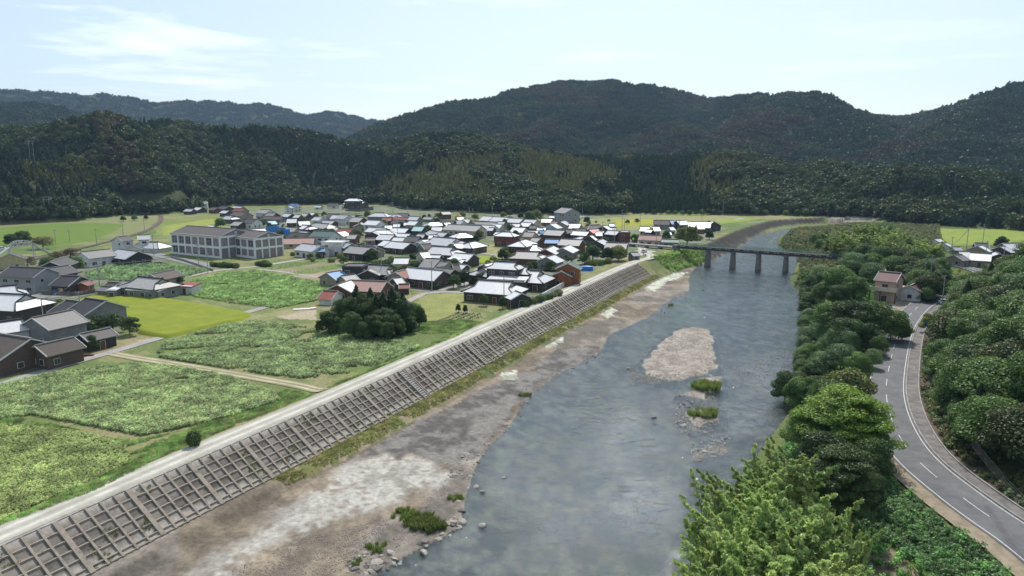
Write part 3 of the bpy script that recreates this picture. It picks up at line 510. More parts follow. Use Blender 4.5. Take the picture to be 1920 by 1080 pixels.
strip('yard', PP([(-30, 706), (10, 698), (50, 692), (90, 682)], 0), 5.5, 'oldroad', lift=.05, offs=-1)
strip('yard', PP([(855, 540), (880, 533), (905, 520)], 0), 8, 'gravelroad', lift=.045)
strip('school_yard', PP([(290, 476), (320, 482), (360, 491), (400, 498)], 0), 5, 'oldroad', lift=.05)
strip('parking', PP([(1640, 580), (1680, 570), (1715, 557)], .7), 6, 'concrete', z=.78)
# asphalt road on the right bank
RZ = lambda x, y: np.full(np.shape(x), .86)
strip('asphalt_road', RR, 6.1, 'asphalt', z=RZ, cross=2)
strip('gutter', RR[:-7], 2.0, 'conc_dark', z=.82, offs=4.05); strip('leaf_litter', RR[:-7], 3.0, 'litter', z=.80, offs=6.6)
strip('road_shoulder', RR[:-7], 2.2, 'dirt', z=.80, offs=-4.1)
edge1 = strip('edge_line', RR, .13, 'paint', z=.872, offs=2.7, cross=1); edge2 = strip('edge_line', RR, .13, 'paint', z=.872, offs=-2.7, cross=1)
for e in (edge1, edge2): tag(e, kind='structure')
rc = resample(RR, .5, 2); V = []; F = []
dd = np.gradient(rc, axis=0); dd /= np.hypot(dd[:, 0], dd[:, 1])[:, None]; nn = np.stack([dd[:, 1], -dd[:, 0]], 1)
for i in range(0, len(rc)-12, 20):
    for j in range(i, i+9, 3):
        k = len(V)
        for a, sgn in ((j, -1), (j, 1), (j+3, 1), (j+3, -1)): q = rc[a]+nn[a]*sgn*.06; V.append((q[0], q[1], .873))
        F.append((k, k+1, k+2, k+3))
cl_ = bpy.data.objects.new('centre_line', npmesh('centre_line', V, F, 'paint')); COL.objects.link(cl_); tag(cl_, kind='structure')
if cl_.data.polygons[0].normal.z < 0: cl_.data.flip_normals()

kb = MB(); kc = resample(RR[:-7], 2.0, 2); kd = np.gradient(kc, axis=0); kd /= np.hypot(kd[:, 0], kd[:, 1])[:, None]; kn = np.stack([kd[:, 1], -kd[:, 0]], 1)
for i in range(len(kc)-1):
    for off in (3.12, 5.1): a, b = kc[i]+kn[i]*off, kc[i+1]+kn[i+1]*off; kb.bar((a[0], a[1], .86), (b[0], b[1], .86), .17, .26)
tag(kb.build('kerb', 'concrete'), kind='structure')
# railway: ballast bed and two rails, curving from the wood to the station
RAILP = PP([(301, 403), (303, 412), (296, 420), (280, 430), (255, 439), (225, 447), (190, 456), (140, 467), (95, 479), (40, 490), (-60, 505)], .3)
strip('railway_bed', RAILP, 3.4, 'ballast', lift=.28, cross=2)
for s_ in (-.53, .53): strip('rail', RAILP, .12, 'rail', lift=.42, offs=s_, cross=1)

# ---------------------------------------------------------------- levee wall: sloping concrete lattice
LW = resample(LEV, .25, 1); iu = int(np.argmin(np.hypot(LW[:, 0]-51, LW[:, 1]-281))); i0 = int(np.argmin(np.hypot(LW[:, 0]+66, LW[:, 1]-42))); LW = LW[i0:iu]
dt = np.gradient(LW, axis=0); dt /= np.hypot(dt[:, 0], dt[:, 1])[:, None]; ln = np.stack([dt[:, 1], -dt[:, 0]], 1)
SLW, SLH = 6.1, 4.45
def lpt(i, v, up=0.0):                       # v: 0 crest .. 1 toe ; up: height off the slope
    q = LW[i]+ln[i]*v*SLW; nl = math.hypot(SLW, SLH)
    return (q[0]+ln[i][0]*up*SLH/nl, q[1]+ln[i][1]*up*SLH/nl, .62-v*SLH+up*SLW/nl)
rev = empty('levee_wall', tuple(LW[len(LW)//2])+(0,), 0, 'long sloping concrete lattice wall stained brown between the gravel road and the riverbank', 'embankment wall')
bpy.context.view_layer.update()
def par(o, p): o.parent = p; o.matrix_parent_inverse = p.matrix_world.inverted(); return o
nL = len(LW); V = []; F = []; C = []; NV = 25
for a, i in enumerate(range(0, nL, 2)):
    for k in range(NV):
        v = k/(NV-1); V.append(lpt(i, v, -.02))
V = np.array(V); na2 = len(range(0, nL, 2)); F = [(a*NV+k, a*NV+k+1, (a+1)*NV+k+1, (a+1)*NV+k) for a in range(na2-1) for k in range(NV-1)]
me = npmesh('infill', V, np.array(F), vcolmat('infillm', .95, 2.2, 14, .3, .4))
vv = np.tile(np.linspace(0, 1, NV), na2); aa = np.repeat(np.arange(na2), NV)*.5
nz = fbm(aa, vv*7, 1.1, 3, 41); nb2 = fbm(aa, vv*7, 9, 3, 43); cell = _hash(np.floor(aa/1.75), np.floor(vv*6), 3)
stain = smooth((vv+.02)*5)*smooth((.8+.12*nb2-vv)*7)*(.62+.25*nb2+.5*(cell-.5)+.35*(nz-.5)); stain = stain*(.8+.5*np.clip(aa/aa.max(), 0, 1)); stain = np.clip(stain, 0, 1)[:, None]
C = np.array((.37, .34, .295))*(1-stain)+np.array((.08, .068, .06))*stain
wet = smooth((.97-vv)*12)[:, None]; C = C*(.85+.3*nz[:, None]); setcol(me, C)
if me.polygons[0].normal.z < 0: me.flip_normals()
io = bpy.data.objects.new('infill', me); COL.objects.link(io); par(io, rev)
rb = MB()
def slopebar(i, v0, v1, w, h):
    a = Vector(lpt(i, v0, 0)); b = Vector(lpt(i, v1, 0)); rb.bar(a, b, w, h)
k = 0
for i in range(0, nL, 7):
    k += 1
    if k % 5 == 0: slopebar(i, 0, 1.0, .6, .42)
    else: slopebar(i, 0, 1.0, .27, .36)
for kv in range(1, 7):
    v = kv*.18 if kv < 6 else .985
    for i in range(0, nL-8, 7): rb.bar(lpt(i, v, -.003), lpt(i+7, v, -.003), .22, .30)
ribs = rb.build('lattice', pmat('ribm', (.32, .28, .23), (.18, .15, .122), .95, 1.1, .4, 9, coord=GEO, c3=(.25, .215, .175))); par(ribs, rev)
cp = MB()
for i in range(0, nL-8, 8):
    a, b = LW[i]-ln[i]*.25, LW[i+8]-ln[i+8]*.25; cp.bar((a[0], a[1], .60), (b[0], b[1], .60), .42, .22)
par(cp.build('coping', 'concrete'), rev)
def at_px(px, py): x, y = P(px, py, .6); return int(np.argmin(np.hypot(LW[:, 0]-x, LW[:, 1]-y)))
for j, (px, py) in enumerate(((742, 695), (868, 642), (1040, 565))):
    i = at_px(px, py); st = MB()
    for q in range(15):
        v = (q+.5)/15; c = lpt(i, v, .12); ang = math.atan2(dt[i][1], dt[i][0]); st.box((c[0], c[1], c[2]), (1.5, .22, .3), ang)
    for o in (-3.4, 3.4): a = Vector(lpt(i+int(o), 0, .1)); b = Vector(lpt(i+int(o), 1, .1)); st.bar(a, b, .2, .45)
    st.bar(Vector(lpt(i, 0, -.0)), Vector(lpt(i, 1, 0)), 1.7, .35)
    par(st.build('stairs', 'concrete' if j == 0 else 'ribm', None), rev)

# ================================================================ BUILDINGS
ROOFS = {'S': 'silver', 'W': 'rwhite', 'M': 'mottled', 'D': 'dark', 'G': 'rgrey', 'B': 'brown', 'b': 'rblue', 't': 'rteal', 'g': 'rgreen', 'r': 'rred', 'p': 'rpink', 'm': 'rmaroon', 'c': 'corr', 's': 'solar', 'H': 'hall', 'P': 'pinktarp', 'T': 'bluetarp'}
WALLS = {'d': 'wood_d', 'b': 'wood_b', 'o': 'wood_o', 'w': 'plaster', 'c': 'cream', 'g': 'greyw', 't': 'tanw', 'r': 'redw', 'u': 'bluew', 'p': 'pinkw', 'y': 'yelloww', 'k': 'brickw', 'm': 'metalw', 'h': 'purplew', 'T': 'bluetarp', 'x': 'blackw'}
RN = {'S': 'silver tiled', 'W': 'white', 'M': 'mottled grey', 'D': 'black tiled', 'G': 'grey', 'B': 'brown', 'b': 'blue', 't': 'pale teal', 'g': 'dark green', 'r': 'red', 'p': 'pink', 'm': 'maroon', 'c': 'corrugated', 's': 'solar panelled', 'H': 'brown grey', 'P': 'pink sheeted', 'T': 'blue sheeted'}
WN = {'d': 'dark timber walls', 'b': 'brown timber walls', 'o': 'orange timber walls', 'w': 'white walls', 'c': 'cream walls', 'g': 'grey walls', 't': 'tan walls', 'r': 'dark red walls', 'u': 'bluish walls', 'p': 'pinkish walls', 'y': 'yellow walls', 'k': 'brown brick walls', 'm': 'grey metal walls', 'h': 'mauve walls', 'T': 'blue sheet walls', 'x': 'black walls'}
LANDM = [(500, 425, 'the blue sheeted scaffold'), (440, 393, 'the red wood-edge roof'), (610, 452, 'the green-roofed house'), (706, 415, 'the two storey white house'), (785, 428, 'the teal-roofed house'),
         (870, 425, 'the long mottled barn'), (945, 408, 'the triple white barn roofs'), (950, 443, 'the dark red house'), (650, 380, 'the hillside farmhouse'), (835, 400, 'the small brown tower shed'), (1057, 398, 'the grey warehouse'),
         (1112, 432, 'the pink sheeted roof'), (1172, 440, 'the dark red box building'), (1070, 452, 'the long weathered roof'), (1150, 424, 'the blue tarpaulin roof'), (1232, 450, 'the station building'), (1300, 440, 'the big ginkgo tree'),
         (1310, 425, 'the riverside white warehouse'), (960, 510, 'the tiered white villa'), (1075, 510, 'the orange timber barn'), (800, 515, 'the brown brick house'), (830, 457, 'the large silver hall house'),
         (630, 520, 'the blue-roofed shed'), (410, 455, 'the school hall'), (70, 500, 'the big grey metal shed'), (150, 575, 'the black twin-gabled house'), (270, 530, 'the mottled farmhouse'), (1668, 530, 'the maroon-roofed house'),
         (1840, 480, 'the roofs beyond the road')]
HOUSES = []
def lines_win(mb, x0, x1, y, z, n, w, h, ang_axis='x', sgn=-1): pass
def house(x0, y0, x1, y1, H=5, D=8, kind='g', R='S', Wl='d', label=None, cat='house', z0=0.0, win=True, name=None, root=None, extra=None, slope=.46, group='houses of the village', wz=None, uend=.6):
    a, b = P(x0, y0, z0+H), P(x1, y1, z0+H); dx_, dy_ = b[0]-a[0], b[1]-a[1]; L = math.hypot(dx_, dy_); rz = math.atan2(dy_, dx_)
    c = ((a[0]+b[0])/2, (a[1]+b[1])/2); nm = name or ('house' if H >= 4.6 and D >= 5.5 else 'shed')
    if nm == 'shed' and cat == 'house': cat = 'shed'; group = 'sheds of the village'
    if root is None:
        root = empty(nm, (c[0], c[1], z0-.1), rz, label, cat, group); HOUSES.append((root, R, Wl, (x0+x1)/2, (y0+y1)/2, kind, H, L, label, nm)); loc = Vector((0, 0, 0)); r2 = 0; main = True
    else:                                   # a further wing of the same building
        q = Vector((c[0]-root.location.x, c[1]-root.location.y, 0)); q.rotate(__import__('mathutils').Euler((0, 0, -root.rotation_euler[2]))); loc = q; r2 = rz-root.rotation_euler[2]; main = False
    def add(mb, n, mats):
        o = mb.build(n, mats, root); o.location = loc; o.rotation_euler = (0, 0, r2); return o
    H += .1; D *= 1.16; sl = slope; far = c[1] > 330; th = .16
    ov = min(.6, D*.09); he = H-sl*D/2; wallm, roofm = WALLS[Wl], ROOFS[R]; W = MB(); Rf = MB(); cap = MB()
    if kind in 'gG':
        lx = L/2-ov*.6; ly = D/2-ov; hw = H-sl*ly-.02
        for sx_ in (-1, 1):
            W.face([(sx_*lx, -ly, 0), (sx_*lx, ly, 0), (sx_*lx, ly, hw), (sx_*lx, 0, H-.05), (sx_*lx, -ly, hw)][::sx_])
            W.face([(lx*sx_, sx_*ly, 0), (-lx*sx_, sx_*ly, 0), (-lx*sx_, sx_*ly, hw), (lx*sx_, sx_*ly, hw)])
            for e in (-1, 1): pass
        for e in (-1, 1):
            p = [(-L/2, 0, H), (L/2, 0, H), (L/2, e*D/2, he), (-L/2, e*D/2, he)]; lo_ = [(x, y, z-th) for x, y, z in p]
            if e > 0: p = p[::-1]; lo_ = lo_[::-1]
            Rf.face(p[::-1]); Rf.face(lo_)
            for i in range(4): Rf.face([p[i], p[(i+1) % 4], lo_[(i+1) % 4], lo_[i]], 1)
        cap.box((0, 0, H+.1), (L+.1, .42, .26))
        if not far:
            for sx_ in (-1, 1):
                for e in (-1, 1): Rf.bar((sx_*(L/2+.03), 0, H-.02), (sx_*(L/2+.03), e*(D/2+.02), he-.02), .1, .28, 2)
    elif kind in 'ih':
        g = D/4 if kind == 'i' else 0.0; ex = D/4 if kind == 'i' else D/2*.9; hm = H-sl*g
        lx = L/2+ex-ov; ly = D/2-ov; hw = he+.12
        W.box((0, 0, hw/2), (2*lx, 2*ly, hw))
        for e in (-1, 1):
            p = [(-L/2, 0, H), (L/2, 0, H), (L/2, e*g, hm), (L/2+ex, e*D/2, he), (-L/2-ex, e*D/2, he), (-L/2, e*g, hm)]
            if kind == 'h': p = [p[0], p[1], p[3], p[4]]
            lo_ = [(x, y, z-.02-.14*(abs(y) > D/2-.01)) for x, y, z in p]
            Rf.face(p if e < 0 else p[::-1])
            q = [(L/2*e, -g, hm), (L/2*e, g, hm), ((L/2+ex)*e, D/2, he), ((L/2+ex)*e, -D/2, he)]
            if kind == 'h': q = [(L/2*e, 0, H), q[2], q[3]]
            Rf.face(q[::-1] if e > 0 else q)
            if kind == 'i': W.face([((L/2-.35)*e, -g*.95, hm), ((L/2-.35)*e, g*.95, hm), ((L/2-.35)*e, 0, H-.1)][::e], 1); cap.bar((L/2*e, 0, H+.02), (L/2*e, g, hm+.05), .3, .25).bar((L/2*e, 0, H+.02), (L/2*e, -g, hm+.05), .3, .25)
            for s2 in (-1, 1):
                a_ = (L/2*e, g*s2, hm+.05); cap.bar(a_, ((L/2+ex)*e, s2*D/2, he+.08), .3, .22)
                cap.box(((L/2+ex+.02)*e, s2*(D/2+.02), he+.16), (.35, .35, .4))
        X_, Y_ = L/2+ex, D/2
        Rf.face([(-X_, -Y_, he-th), (-X_, Y_, he-th), (X_, Y_, he-th), (X_, -Y_, he-th)], 1)
        for q in ([(-X_, -Y_), (X_, -Y_)], [(X_, -Y_), (X_, Y_)], [(X_, Y_), (-X_, Y_)], [(-X_, Y_), (-X_, -Y_)]):
            Rf.face([(*q[0], he-th), (*q[1], he-th), (*q[1], he), (*q[0], he)], 1)
        cap.box((0, 0, H+.14), (L+.5, .45, .36))
        for e in (-1, 1): cap.box(((L/2+.25)*e, 0, H+.38), (.22, .3, .4))
        lx -= .02
    else:                                   # flat-roofed box ('b') or single pitch ('l')
        lx, ly = L/2-.12, D/2-.12; hw = H-.25; tl = -.12 if kind == 'l' else 0
        W.box((0, 0, hw/2), (2*lx, 2*ly, hw)); Rf.box((0, 0, H-.1-(.12 if tl else 0)), (L+.3, D+.3, .2), m=0, tilt=-tl); he = hw
        if kind == 'b': W.box((0, -ly, H+.1), (2*lx+.1, .14, .35)).box((0, ly, H+.1), (2*lx+.1, .14, .35)).box((-lx, 0, H+.1), (.14, 2*ly-.2, .35)).box((lx, 0, H+.1), (.14, 2*ly-.2, .35))
    add(W, 'wall', [wallm, 'plaster']); ro = add(Rf, 'roof', [roofm, 'greyw', 'trim'])
    if cap.f:
        o = cap.build('ridge_cap', 'darksteel' if R in 'SWMGs' and kind in 'ih' else ('conc_dark' if R in 'SWMG' else 'rgrey'), ro)
    rn = random.Random(int(x0*7+y0*13))
    if win and (he > 2.1):
        st = 2 if he > 4.4 else 1
        for k in range(st):
            zc = (1.5 if k == 0 else he-1.35); hh = 1.25 if k == 0 else 1.05; n = max(1, int(2*lx/3.4))
            for i in range(n):
                if n > 1 and rn.random() < .22: continue
                ww = rn.choice((1.3, 1.7, 1.9)); xx = -lx+(i+.5)*2*lx/n; yy = -ly
                door = (k == 0 and i == n//2 and not far)
                if door: hh2, zz = 2.0, 1.05
                else: hh2, zz = hh, zc
                m_ = MB(); m_.box((xx, yy-.035, zz), (ww, .07, hh2), m=1); 
                if not door: m_.box((xx-ww/4+.02, yy-.055, zz), (ww/2-.1, .07, hh2-.14), m=0).box((xx+ww/4-.02, yy-.055, zz), (ww/2-.1, .07, hh2-.14), m=0)
                else: m_.box((xx-.02, yy-.06, zz), (ww*.86, .06, hh2-.15), m=2)
                add(m_, 'door' if door else 'window', ['glass', 'trim', 'wood_b'])
            for e in (-1, 1):
                if kind in 'bl' and e < 0: continue
                for yq in ((-ly*.4, ly*.4) if D > 7 else (0,)):
                    if rn.random() < .35: continue
                    m_ = MB(); m_.box((e*(lx+.035), yq, zc), (.07, 1.3, hh), m=1).box((e*(lx+.06), yq, zc), (.06, 1.12, hh-.14), m=0); add(m_, 'window', ['glass', 'trim'])
        if st == 2 and kind == 'g' and D > 7.5 and R not in 'H' and not label:
            cn = MB(); cn.box((0, -ly-.55, 2.75), (2*lx+.6, 1.3, .14), m=0, tilt=.3); add(cn, 'canopy', [roofm])
    return root

def crop(ox, oy, sc, text):
    prev = None
    for ln_ in text.strip().split('\n'):
        ln_, _, lab = ln_.partition('|'); w_ = ln_.split(); add = w_[0] == '+'
        if add: w_ = w_[1:]
        x0, y0, x1, y1, H, D = map(float, w_[:6]); k, R, Wl = w_[6][0], w_[6][1], w_[6][2]; z0 = float(w_[7]) if len(w_) > 7 else 0
        lab = lab.strip(); nm = None; cat = 'house'
        if ';' in lab: nm, cat, lab = [q.strip() for q in lab.split(';')]
        prev = house(ox+x0/sc, oy+y0/sc, ox+x1/sc, oy+y1/sc, H, D, k, R, Wl, lab or None, z0=z0, root=prev if add else None, name=nm, cat=cat, group='buildings of the valley' if nm else 'houses of the village')
    return prev
# kind (g gable, i hip-and-gable, h hip, b flat box, l lean) + roof + wall
crop(340, 365, 8, """
275 100 400 98 7.5 8 gGw | two storey white house with a grey roof tight against the wooded hill
150 92 236 104 7 8 gGw
70 212 190 214 4.5 7 gSd
225 187 320 192 4.5 8 gWd
470 188 550 200 4.5 7 gBr
600 168 720 178 5 8 gDd
620 236 722 240 4.5 7 gWd
800 172 925 180 4 5 gSg
815 201 962 206 5.2 8 grt | tan house with a red roof at the foot of the wooded hill
805 255 985 265 6.5 10 gBt
665 316 780 320 5 8 iSd
800 402 930 408 4.5 8 gMd
990 360 1140 366 6 9 gDw
1178 221 1340 226 7.5 9 gMw
1310 272 1430 276 5.5 8 gGr
1262 322 1530 330 4 7 gBg
1290 396 1410 390 5 7 gtg
1650 131 1748 136 7 8 gbw | small white house with a blue roof under the dark wood
1592 172 1640 168 6 6 gGw
1560 281 1665 286 5 8 gSd
1710 300 1800 302 5 7 gSd
1830 277 1915 279 5.5 8 gSd
1585 362 1735 360 5 9 gWd
1745 398 1915 392 5 9 gWd
1830 457 1905 462 5 7 gWb
1600 490 1750 496 4.5 8 gMt
1675 562 1915 580 5 8 gDt
1775 548 1900 553 5 6 gWt
430 455 510 460 4 6 gWd
1000 520 1250 506 6 9 gWw
""")
crop(560, 365, 8, """
760 56 880 56 8 7 hWd 6 | white roofed farmhouse above a stone terrace in the edge of the wood
+ 820 97 1000 106 5 7 gWd 6
+ 700 113 770 116 4.5 5 gWd 6
440 130 590 131 4.5 7 gDw 4
250 163 350 165 3.5 5 gWw 3
660 165 720 162 3.5 4 gWw 3
200 271 255 274 5 6 gWb
245 331 365 336 5 8 gSw
440 283 610 286 5 8 gDw
512 304 610 306 6 9 gSw
625 300 760 309 6.5 9 gSw
780 306 860 309 5 8 gSd
378 386 545 391 5 8 gSb
62 455 175 459 5 8 iWd
268 422 450 440 5 9 hMu
592 507 820 516 4.6 8 grg
545 491 620 493 4 5 gWg
232 541 545 551 7.5 9 ggw | two storey white house with a dull green roof and four upper windows
820 336 975 341 6.5 10 gMb
915 434 940 414 5 8 gMt
1038 382 1240 391 7 9 gWw | two storey white house with a plain white pitched roof and a balcony
1150 272 1270 274 6.5 9 hSg
1345 291 1460 293 5 7 hSg
1480 283 1650 284 5 8 gDd
1255 346 1400 346 5 7 grd
1440 331 1650 340 5 8 grb
1582 323 1820 331 5.5 8 gSg
1420 376 1600 380 5.5 8 gDt
1662 393 1800 399 6 8 gWt
1582 416 1640 416 4.6 6 gWt
1422 438 1525 438 4.6 6 gWd
1290 460 1400 458 4.6 7 gWd
1062 491 1330 506 4.6 8 gWg
1400 496 1655 506 5 9 gWd
1735 476 1890 480 6 8 gtd | dark house with a pale teal metal roof amid white roofs
1165 531 1340 529 5 9 hWd
1218 591 1440 601 5 9 gWd
1100 562 1150 540 5 8 gSd
1480 576 1680 586 4.6 7 gWd
1800 581 1900 586 4.6 7 gWd
1430 636 1600 641 4 6 gWd
1625 622 1830 630 5 8 gDd
1392 697 1685 723 5 9 gWd
1285 682 1385 692 4.6 8 gWd
752 597 885 599 4.7 7 gMb
572 560 690 546 5 8 gSw
1005 650 1150 650 3.5 4 gpg
400 700 700 706 6 8 bWw | white flat roofed block with one wide dark window
""")
crop(540, 440, 8, """
216 131 500 158 5.5 9 gSw | long white building with a silver roof and open dark front beside the vegetable rows
435 212 545 208 4 4 gbx
835 112 960 132 5.5 7 gSg
948 167 1245 192 5.5 9 gMx | black walled farmhouse with a mottled roof facing the vegetable rows
1105 157 1340 185 4.6 8 gBt
855 460 1160 462 6 7 bDx | black flat roofed modern box house
1205 446 1540 468 5.5 9 iMd | old dark house with a patchy tiled roof and rooftop panels
1192 532 1225 508 5 7 gMd
577 572 790 538 4.8 8 gbt | tan shed with a bright blue metal roof at the field edge
795 620 1000 593 4.2 6 gGt
735 752 950 680 5 8 gWb
960 682 1480 702 5 9 gpb | long low house with a dusty pink roof behind the dark grove
535 838 750 850 3.6 7 grw
1605 562 1755 525 5 7 grg
1572 652 1700 640 4 6 gMd
1660 742 1820 737 3 4 grd
1602 346 1820 346 5 7 gWc
""")
crop(700, 440, 8, """
522 492 1058 541 5.5 10 gWk | brown brick house with a very long white roof beside the mown field
788 351 1000 362 5.5 10 gGc
1032 401 1125 409 5 7 gGc
690 264 820 256 7 7 gSc
885 173 1205 192 5.5 10 iWd
905 32 1255 60 6.2 11 iSc | largest silver tiled house of the village with a broad front roof
1205 130 1385 126 4.6 7 gWd
1435 116 1530 101 5 8 hWk | small brown house with a white hipped roof at the dry grass field
1222 272 1508 292 5 9 gWd
1205 372 1495 310 3.6 5 lWd
1160 396 1340 401 3.2 4 lWd
850 297 1020 302 4 6 gWd
948 487 1220 517 5 8 gGx
1282 441 1400 451 3.5 5 gWd
1182 450 1290 446 4 6 gBk
1272 543 1430 547 3.2 5 gWt
705 141 860 131 4.8 8 gBg
655 112 720 86 4.6 7 ggg
1652 446 1780 418 4 6 gWd
""")
crop(860, 440, 6.75, """
455 337 732 352 8.6 7 iSd | tiered villa with three silver white tiled roofs above the levee road
+ 750 403 880 410 6.9 7 iSd
+ 300 420 420 400 5.8 9 iSd
+ 880 452 1040 462 5.8 11 iSd
+ 380 540 860 560 4.4 5 lSd
255 572 680 600 5.8 10.5 iWd | dark timber house with a large white tiled roof and upturned corners below the villa
+ 720 712 800 742 4.2 6 gWd
738 207 1018 217 5.5 9 iMb
875 127 995 127 5.5 8 iWd
770 78 845 58 7.5 8 hWb
1105 284 1210 254 5 8 gWg
1095 184 1198 142 5 8 gWr
1312 168 1400 130 5 8 gWg
1000 270 1060 258 4.2 5 gWr
""")
crop(860, 440, 6.75, """
1382 364 1412 338 7.6 7.6 ggo | barn; barn; tall orange timber barn with a dark green roof beside the gravel road
+ 1300 462 1340 432 5.2 6.6 ggo
""")
crop(780, 375, 8, """
368 177 500 172 5.5 7 gGb | shed; shed; small brown tower-like shed with pale double doors by the wood
130 250 270 257 3.5 6 gMg
605 262 700 258 4 6 gWg
692 284 820 287 5 8 gSg
602 304 720 309 5 8 gSw
392 306 590 313 5 8 gDd
412 342 500 337 4.6 7 gWd
212 332 330 327 5 8 hSb
472 361 985 387 7 10 gMc | barn; barn; very long cream barn with a mottled grey roof and a row of small square vents
742 361 1190 384 5.5 9 gWw
862 322 1220 332 4.6 8 gGg
1017 240 1158 248 5.5 10 gWt
1163 250 1400 263 5.4 10 gWt
1403 272 1610 282 5.3 9 gWt
1222 323 1340 327 4.8 6 gSg
1168 359 1300 364 5.5 9 gWc
1095 411 1180 414 4.6 6 gSd
1642 289 1820 297 5.5 10 gSc
1422 353 1570 357 5 8 gWg
1597 334 1740 341 5 8 gWd
1705 381 1810 382 5 6 gDd
1457 406 1650 414 5.5 9 gWc
1682 456 1840 461 4.6 6 gWd
1642 476 1790 482 6 8 gGp
1752 561 1880 566 5 6 gMb
1200 476 1280 480 5 6 gWd
1305 477 1415 482 7 7 hWr | two storey dark red house with a white hipped roof by the dry grass
1382 551 1460 547 3.6 5 gWr
242 401 400 402 4.6 8 gSd
217 452 350 481 4.6 8 gSd
352 482 480 492 4.6 7 gSd
32 511 140 514 4.6 7 gSd
202 522 330 524 4 6 gWd
650 494 730 490 5 8 hWd
60 600 200 590 4.6 7 gSd
1836 420 1910 422 4.6 6 gWg
""")
crop(1000, 380, 8, """
425 72 590 88 10 12 gGm | warehouse; warehouse; grey two storey warehouse alone in front of the conifers
252 195 420 201 3 5 gWm
132 240 290 243 4.6 8 gWb
262 281 370 284 4.6 7 gpt
400 286 468 270 6.5 8 gSt
243 322 330 310 6 9 gWu
512 313 715 319 5 9 gWt
850 336 985 331 5 9 hDr
582 386 800 392 5 8 gDd
62 369 190 371 4.6 7 gWg
92 411 200 421 4 7 gbu
212 402 478 417 6.5 9 gMk
515 405 620 401 6.5 6 hDd
602 421 840 433 6 7 gWd
572 476 760 520 3.6 6 gWd
835 492 880 488 5 8 gWd
825 402 970 392 4.2 7 gPt | house with its roof under a bright pink sheet
1037 352 1095 344 5.5 8 gWd
1132 311 1210 311 4.4 6 gTg | small house with its roof under a bright blue tarpaulin
1150 371 1250 373 4 6 gGd
930 441 1030 441 5.5 6 gSd
982 420 1070 425 5 7 gWd
1122 413 1300 426 5.5 7 gSd | dark fronted shop with a silver roof and a blue and green shutter
1300 431 1438 436 5.6 6 bWr | dark red box shaped building with white window bars
182 546 390 551 5 6 gbk
422 541 740 556 6 9 gMb
2 521 120 531 5 7 gMb
945 572 1040 545 4.4 7 gWd
1090 596 1410 606 5 9 gGd
60 455 130 470 4.6 7 gMb
""")
crop(1180, 385, 10.667, """
202 591 660 607 5 8 gpc | station; station; low cream station building with a dull pink roof beside the track
+ 645 672 1000 682 3.9 5 ggg
482 296 800 300 5.5 9 gBg | shed; shed; long dark brown roofed shed at the edge of the yellow rice
802 301 900 300 5.2 8 gbu
935 305 1130 300 5.5 9 gWd
1200 325 1640 337 6 11 gWd | warehouse; warehouse; riverside warehouse with the widest white roof near the old dark embankment
1655 318 1700 322 6.2 12 gSd
1335 390 1480 390 5 8 gWr
232 426 410 431 4.6 8 gWr
345 480 470 486 3.6 5 gWd
465 426 600 426 5 8 gWd
785 433 880 431 4.6 6 gWu
742 531 830 531 3.6 5 gWw
20 937 170 931 3.6 5 gGg
""")
# left-hand hamlet
crop(0, 440, 7.7125, """
150 462 670 481 7.6 9 gDm | large_shed; shed; big grey metal shed with a dark roof and pale lower cladding
690 486 990 442 6.6 8 gDd
722 394 930 322 6.4 8 gDd
885 590 1168 600 5.2 9 gDd
1165 690 1275 660 3.4 4 gro | garage; garage; little orange garage with a rust red roof behind the hedge
140 270 178 256 6.4 9 gBy | yellow building with one brown door below the footbridge
1168 252 1588 206 6 9 gGw | long white walled building with a grey roof and four dark windows by the tall weeds
-100 762 228 732 7.2 9 iSd
-160 846 372 872 6.6 11 iWd
960 942 1160 968 6.0 9 gDg
1236 916 1536 958 6.8 10 gDg | black roofed twin house with three small gable windows above the yellow rice
""")
crop(140, 440, 6.75, """
562 182 808 212 5.5 10 gSx | black fronted house with a silver roof and a cluttered open porch
522 32 668 16 7.2 7 gDw | narrow white two storey house with a dark roof by the railway
795 6 955 0 7.6 7 gSw
+ 860 90 1050 96 4.4 9 hSw
735 138 770 126 4.2 7 gDw
952 502 1262 441 4.8 7 gBt | shed; shed; long tan shed behind the mottled farmhouse
812 533 1108 562 5.6 9 iMg | grey farmhouse with a mottled hip roof along the yellow rice field
+ 640 580 738 586 4.6 6 gMg
+ 700 668 1110 690 3.0 3 lWg
425 598 570 606 3.6 5 gBg
340 650 500 660 3.0 4 gGg
450 674 560 676 3.0 3 lWg
1350 622 1535 630 2.9 4 lrw | shed; shed; tiny white shed with a rusty flat roof standing in the green field
""")
crop(0, 560, 6.75, """
-160 322 270 262 5.6 7 iWw | white walled storehouse with a streaked white tile roof at the left edge
402 246 920 142 6.6 9 gGg | grey house whose roof is covered in solar panels
-110 430 392 508 6.2 11 gBk | brown house with a dark tiled roof and white gable boards
432 600 935 488 4.7 6.5 gBk | long brown outbuilding with a ribbed dark roof beside the lane
1002 452 1392 370 3.8 5 gcx | long dark shed with a corrugated grey roof beside the ploughed plot
140 712 320 690 2.8 3 lWb | lean_to; shed; small timber store with a white flat roof against the brown house
""")
